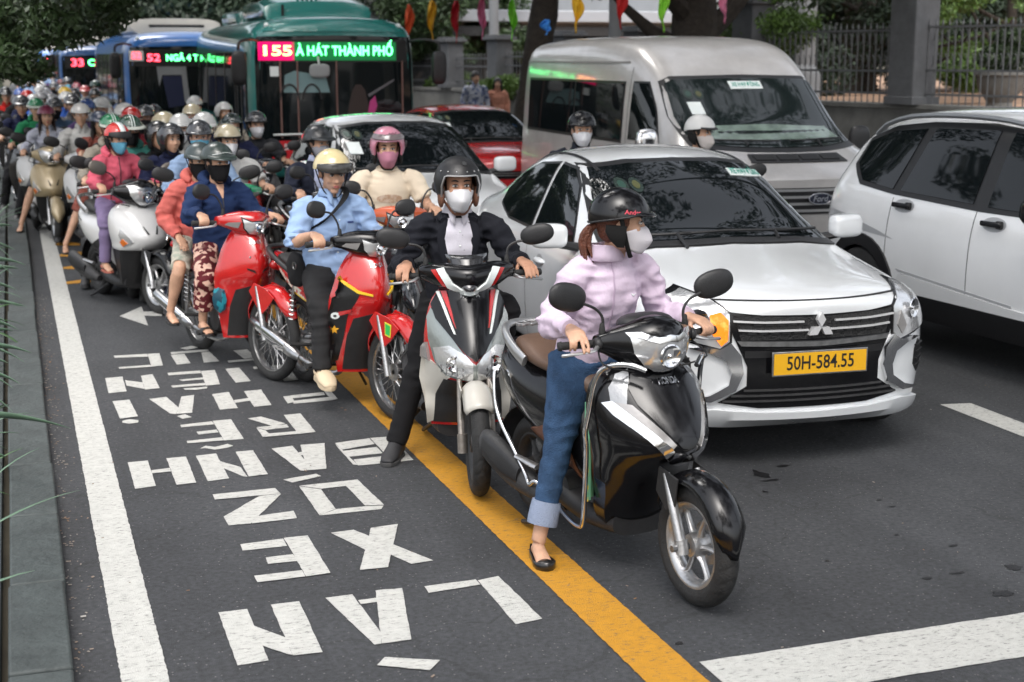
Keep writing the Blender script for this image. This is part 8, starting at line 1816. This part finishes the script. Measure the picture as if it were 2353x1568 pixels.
ML = [('A', 460, 322, 'rider in a light blue shirt and matte black helmet behind the coral pillion', 'charcoal', 'light blue', 'blue', 'navy', 2, 11.7, 1.50, 0),
 ('D', 256, 276, 'rider in a beige shirt and bright green helmet behind the woman in pink', 'green', 'beige', None, 'black', 0, None, 1.5, 4),
 ('A', 332, 254, 'rider in a black top, black mask and charcoal helmet in mid crowd', 'charcoal', 'black', 'black', 'black', 0, None, 1.5, 0),
 ('C', 394, 284, 'rider in a charcoal helmet half hidden behind the man in spectacles', 'charcoal', 'navy', None, 'black', 0, None, 1.5, 8),
 ('B', 468, 273, 'bare-faced rider in a white helmet with green sides, above the navy fleece rider', 'white', 'white', None, 'black', 0, None, 1.5, -4),
 ('B', 376, 257, 'rider in a beige helmet between the black mask rider and the man in spectacles', 'cream', 'brown', 'white', 'black', 1, 13.6, 1.5, 3),
 ('C', 364, 279, 'rider in a small black helmet just left of the man in spectacles', 'black', 'black', None, 'black', 0, 12.9, 1.5, 5),
 ('A', 302, 256, 'rider in a red helmet and maroon top left of the black mask rider', 'red', 'maroon', 'grey', 'black', 1, 15.2, 1.5, 0),
 ('B', 286, 249, 'rider in a white helmet and white mask left of the red helmet', 'white', 'white', 'white', 'black', 4, 16.4, 1.5, 0),
 ('C', 352, 245, 'rider in a shiny black open-face helmet at the back by the blue bus', 'black', 'charcoal', None, 'black', 0, 17.5, 1.5, -4),
 ('A', 443, 258, 'rider in a cream helmet and grey mask beside the green bus door', 'cream', 'navy', 'grey', 'black', 0, 16.0, 1.5, 0),
 ('B', 232, 230, 'rider in a white helmet and olive shirt looking aside by the blue bus', 'white', 'olive', None, 'black', 4, 19.0, 1.5, 12),
 ('A', 200, 238, 'rider in a blue helmet and white mask right of the tall man in grey', 'blue', 'purple', 'white', 'black', 3, 18.2, 1.5, 0),
 ('A', 127, 243, 'rider in a denim jacket and charcoal helmet behind the champagne scooter', 'charcoal', 'denim blue', 'black', 'black', 0, 18.8, 1.5, 4),
 ('D', 83, 251, 'courier in a green jacket and green helmet left of the long-haired woman', 'green', 'green', None, 'black', 2, 18.9, 1.5, -6),
 ('A', 77, 229, 'rider in a white helmet and light blue shirt behind the green courier', 'white', 'light blue', 'grey', 'black', 0, 20.8, 1.5, 0),
 ('B', 49, 235, 'rider in a navy shirt and charcoal helmet nearest the kerb', 'charcoal', 'navy', None, 'black', 0, 20.3, 1.5, 0),
 ('A', 186, 265, 'rider in a white helmet and white top directly behind the woman in rust', 'white', 'white', None, 'black', 2, 16.6, 1.5, 0),
 ('A', 93, 213, 'rider in a pale grey helmet and blue top, farther up the kerb side', 'silver', 'blue', None, 'black', 0, 22.8, 1.5, 0),
 ('C', 118, 207, 'rider in a silver open-face helmet and black top above the long-haired woman', 'silver', 'black', 'black', 'black', 0, 23.4, 1.5, 0),
 ('A', 151, 219, 'rider in a white helmet and blue top left of the tall man', 'white', 'blue', None, 'black', 0, 22.3, 1.5, 0),
 ('B', 149, 200, 'rider in the yellow helmet far back by the third bus', 'yellow', 'teal', None, 'black', 0, 26.0, 1.5, 0),
 ('A', 63, 222, 'rider in a red helmet far back beside the kerb', 'red', 'navy', None, 'black', 0, 23.6, 1.5, 0),
 ('A', 46, 217, 'rider in a blue helmet far back beside the kerb', 'blue', 'black', None, 'black', 0, 25.2, 1.5, 0),
 ('B', 14, 214, 'rider in a red shirt farthest back at the left edge', 'black', 'red', None, 'black', 0, 26, 1.5, 0),
 ('A', 448, 232, 'rider in a white helmet against the side of the green bus', 'white', 'grey', 'white', 'black', 0, 19.2, 1.5, 0),
 ('C', 515, 240, 'rider in a white open-face helmet by the front corner of the green bus', 'white', 'beige', None, 'black', 0, 18.2, 1.5, 0),
 ('E', 590, 285, 'rider in a charcoal helmet tucked between the green bus and the white hatchback', 'charcoal', 'charcoal', 'white', 'black', 0, 14.6, 1.5, 0)]
for e in ML:
    key, u, v, lab, hel, top, msk, bot, bk, Y, z, tn = e; clone(key, u, v, lab, hel, top, msk, bot, bk, Y, z, tn, small=(Y or 0) > 15)
# sleeve bands on the white tee
# far rows
rs = random.Random(12); hcs = ['white', 'black', 'charcoal', 'black', 'navy', 'charcoal', 'red', 'blue', 'silver', 'dark green', 'grey', 'black', 'maroon', 'cream']; tcs = ['white', 'black', 'navy', 'black', 'olive', 'light blue', 'charcoal', 'grey', 'beige', 'teal', 'brown', 'maroon', 'purple', 'denim blue']
used_l = set(); yy = 25.5
DIST = ['just behind the first rows', 'a little farther back', 'well up the street', 'far up the street', 'very far up the street']
while yy < 62:
    xmax = 1.75 if yy < 42 else 1.5; n = 3 if yy < 33 else 2
    for i in range(n):
        x = .25 + (xmax - .25) * (i + .5) / n + rs.uniform(-.18, .18)
        for _ in range(60):
            h_, t_, m_ = rs.choice(hcs), rs.choice(tcs), rs.choice(['white', 'black', None, 'blue'])
            di = min(4, int((yy - 25) / 8)); side = ('nearest the kerb', 'mid lane', 'beside the buses')[i if n == 3 else i * 2]
            lab = 'rider in %s helmet and %s top, %s, %s' % (h_, t_, side, DIST[di])
            if lab not in used_l: break
        used_l.add(lab); key = rs.choice('ABCE'); zt = 1.5
        b, r = clone(key, 100, 200, lab, h_, t_, m_, 'black', rs.randrange(6), 20, 1.5, rs.uniform(-8, 8), small=True)
        dl = Vector((x, yy + rs.uniform(-.5, .5), 0)) - b.location; b.location += dl; r.location += dl; r.scale = (1, 1, rs.uniform(.92, 1.07))
    yy += 2.6 if yy < 40 else 3.6
# two people on the pavement
PATT = cloth((.42, .44, .50), 'patterned_shirt', col2=(.10, .13, .25), cov=(.5, .56), vs=12)
for u, v, D, lab, top, bot, k_, hl in ((1092, 168, 28, 'man in a white and navy patterned shirt walking on the far pavement', PATT, SCl('beige'), 1.0, None), (1143, 182, 28, 'woman in a peach blouse walking beside the man on the far pavement', cloth((.55, .25, .17), 'peach_blouse'), SCl('grey'), .92, 'long')):
    p = at(u, v, D); a0 = A3(0, 0, 0)
    human(lab, (p.x, p.y, .14), R(-100), (0, .90 * k_), k=k_ * .97, lean=1, hy=-12 if k_ < 1 else 20, face=True, feet={-1: (A3(.10, -.10, .01), 0, 0), 1: (A3(-.12, .10, .01), 0, 0)}, hands=None, top=top, bottom=bot, hair=hl, collar='shirt', vox=.012, seated=False, fem=k_ < 1, shoe=('shoe', PLAST), sleeve='long', group='pedestrians on the far pavement')
# hanging wet splash marks and small litter handled with the road
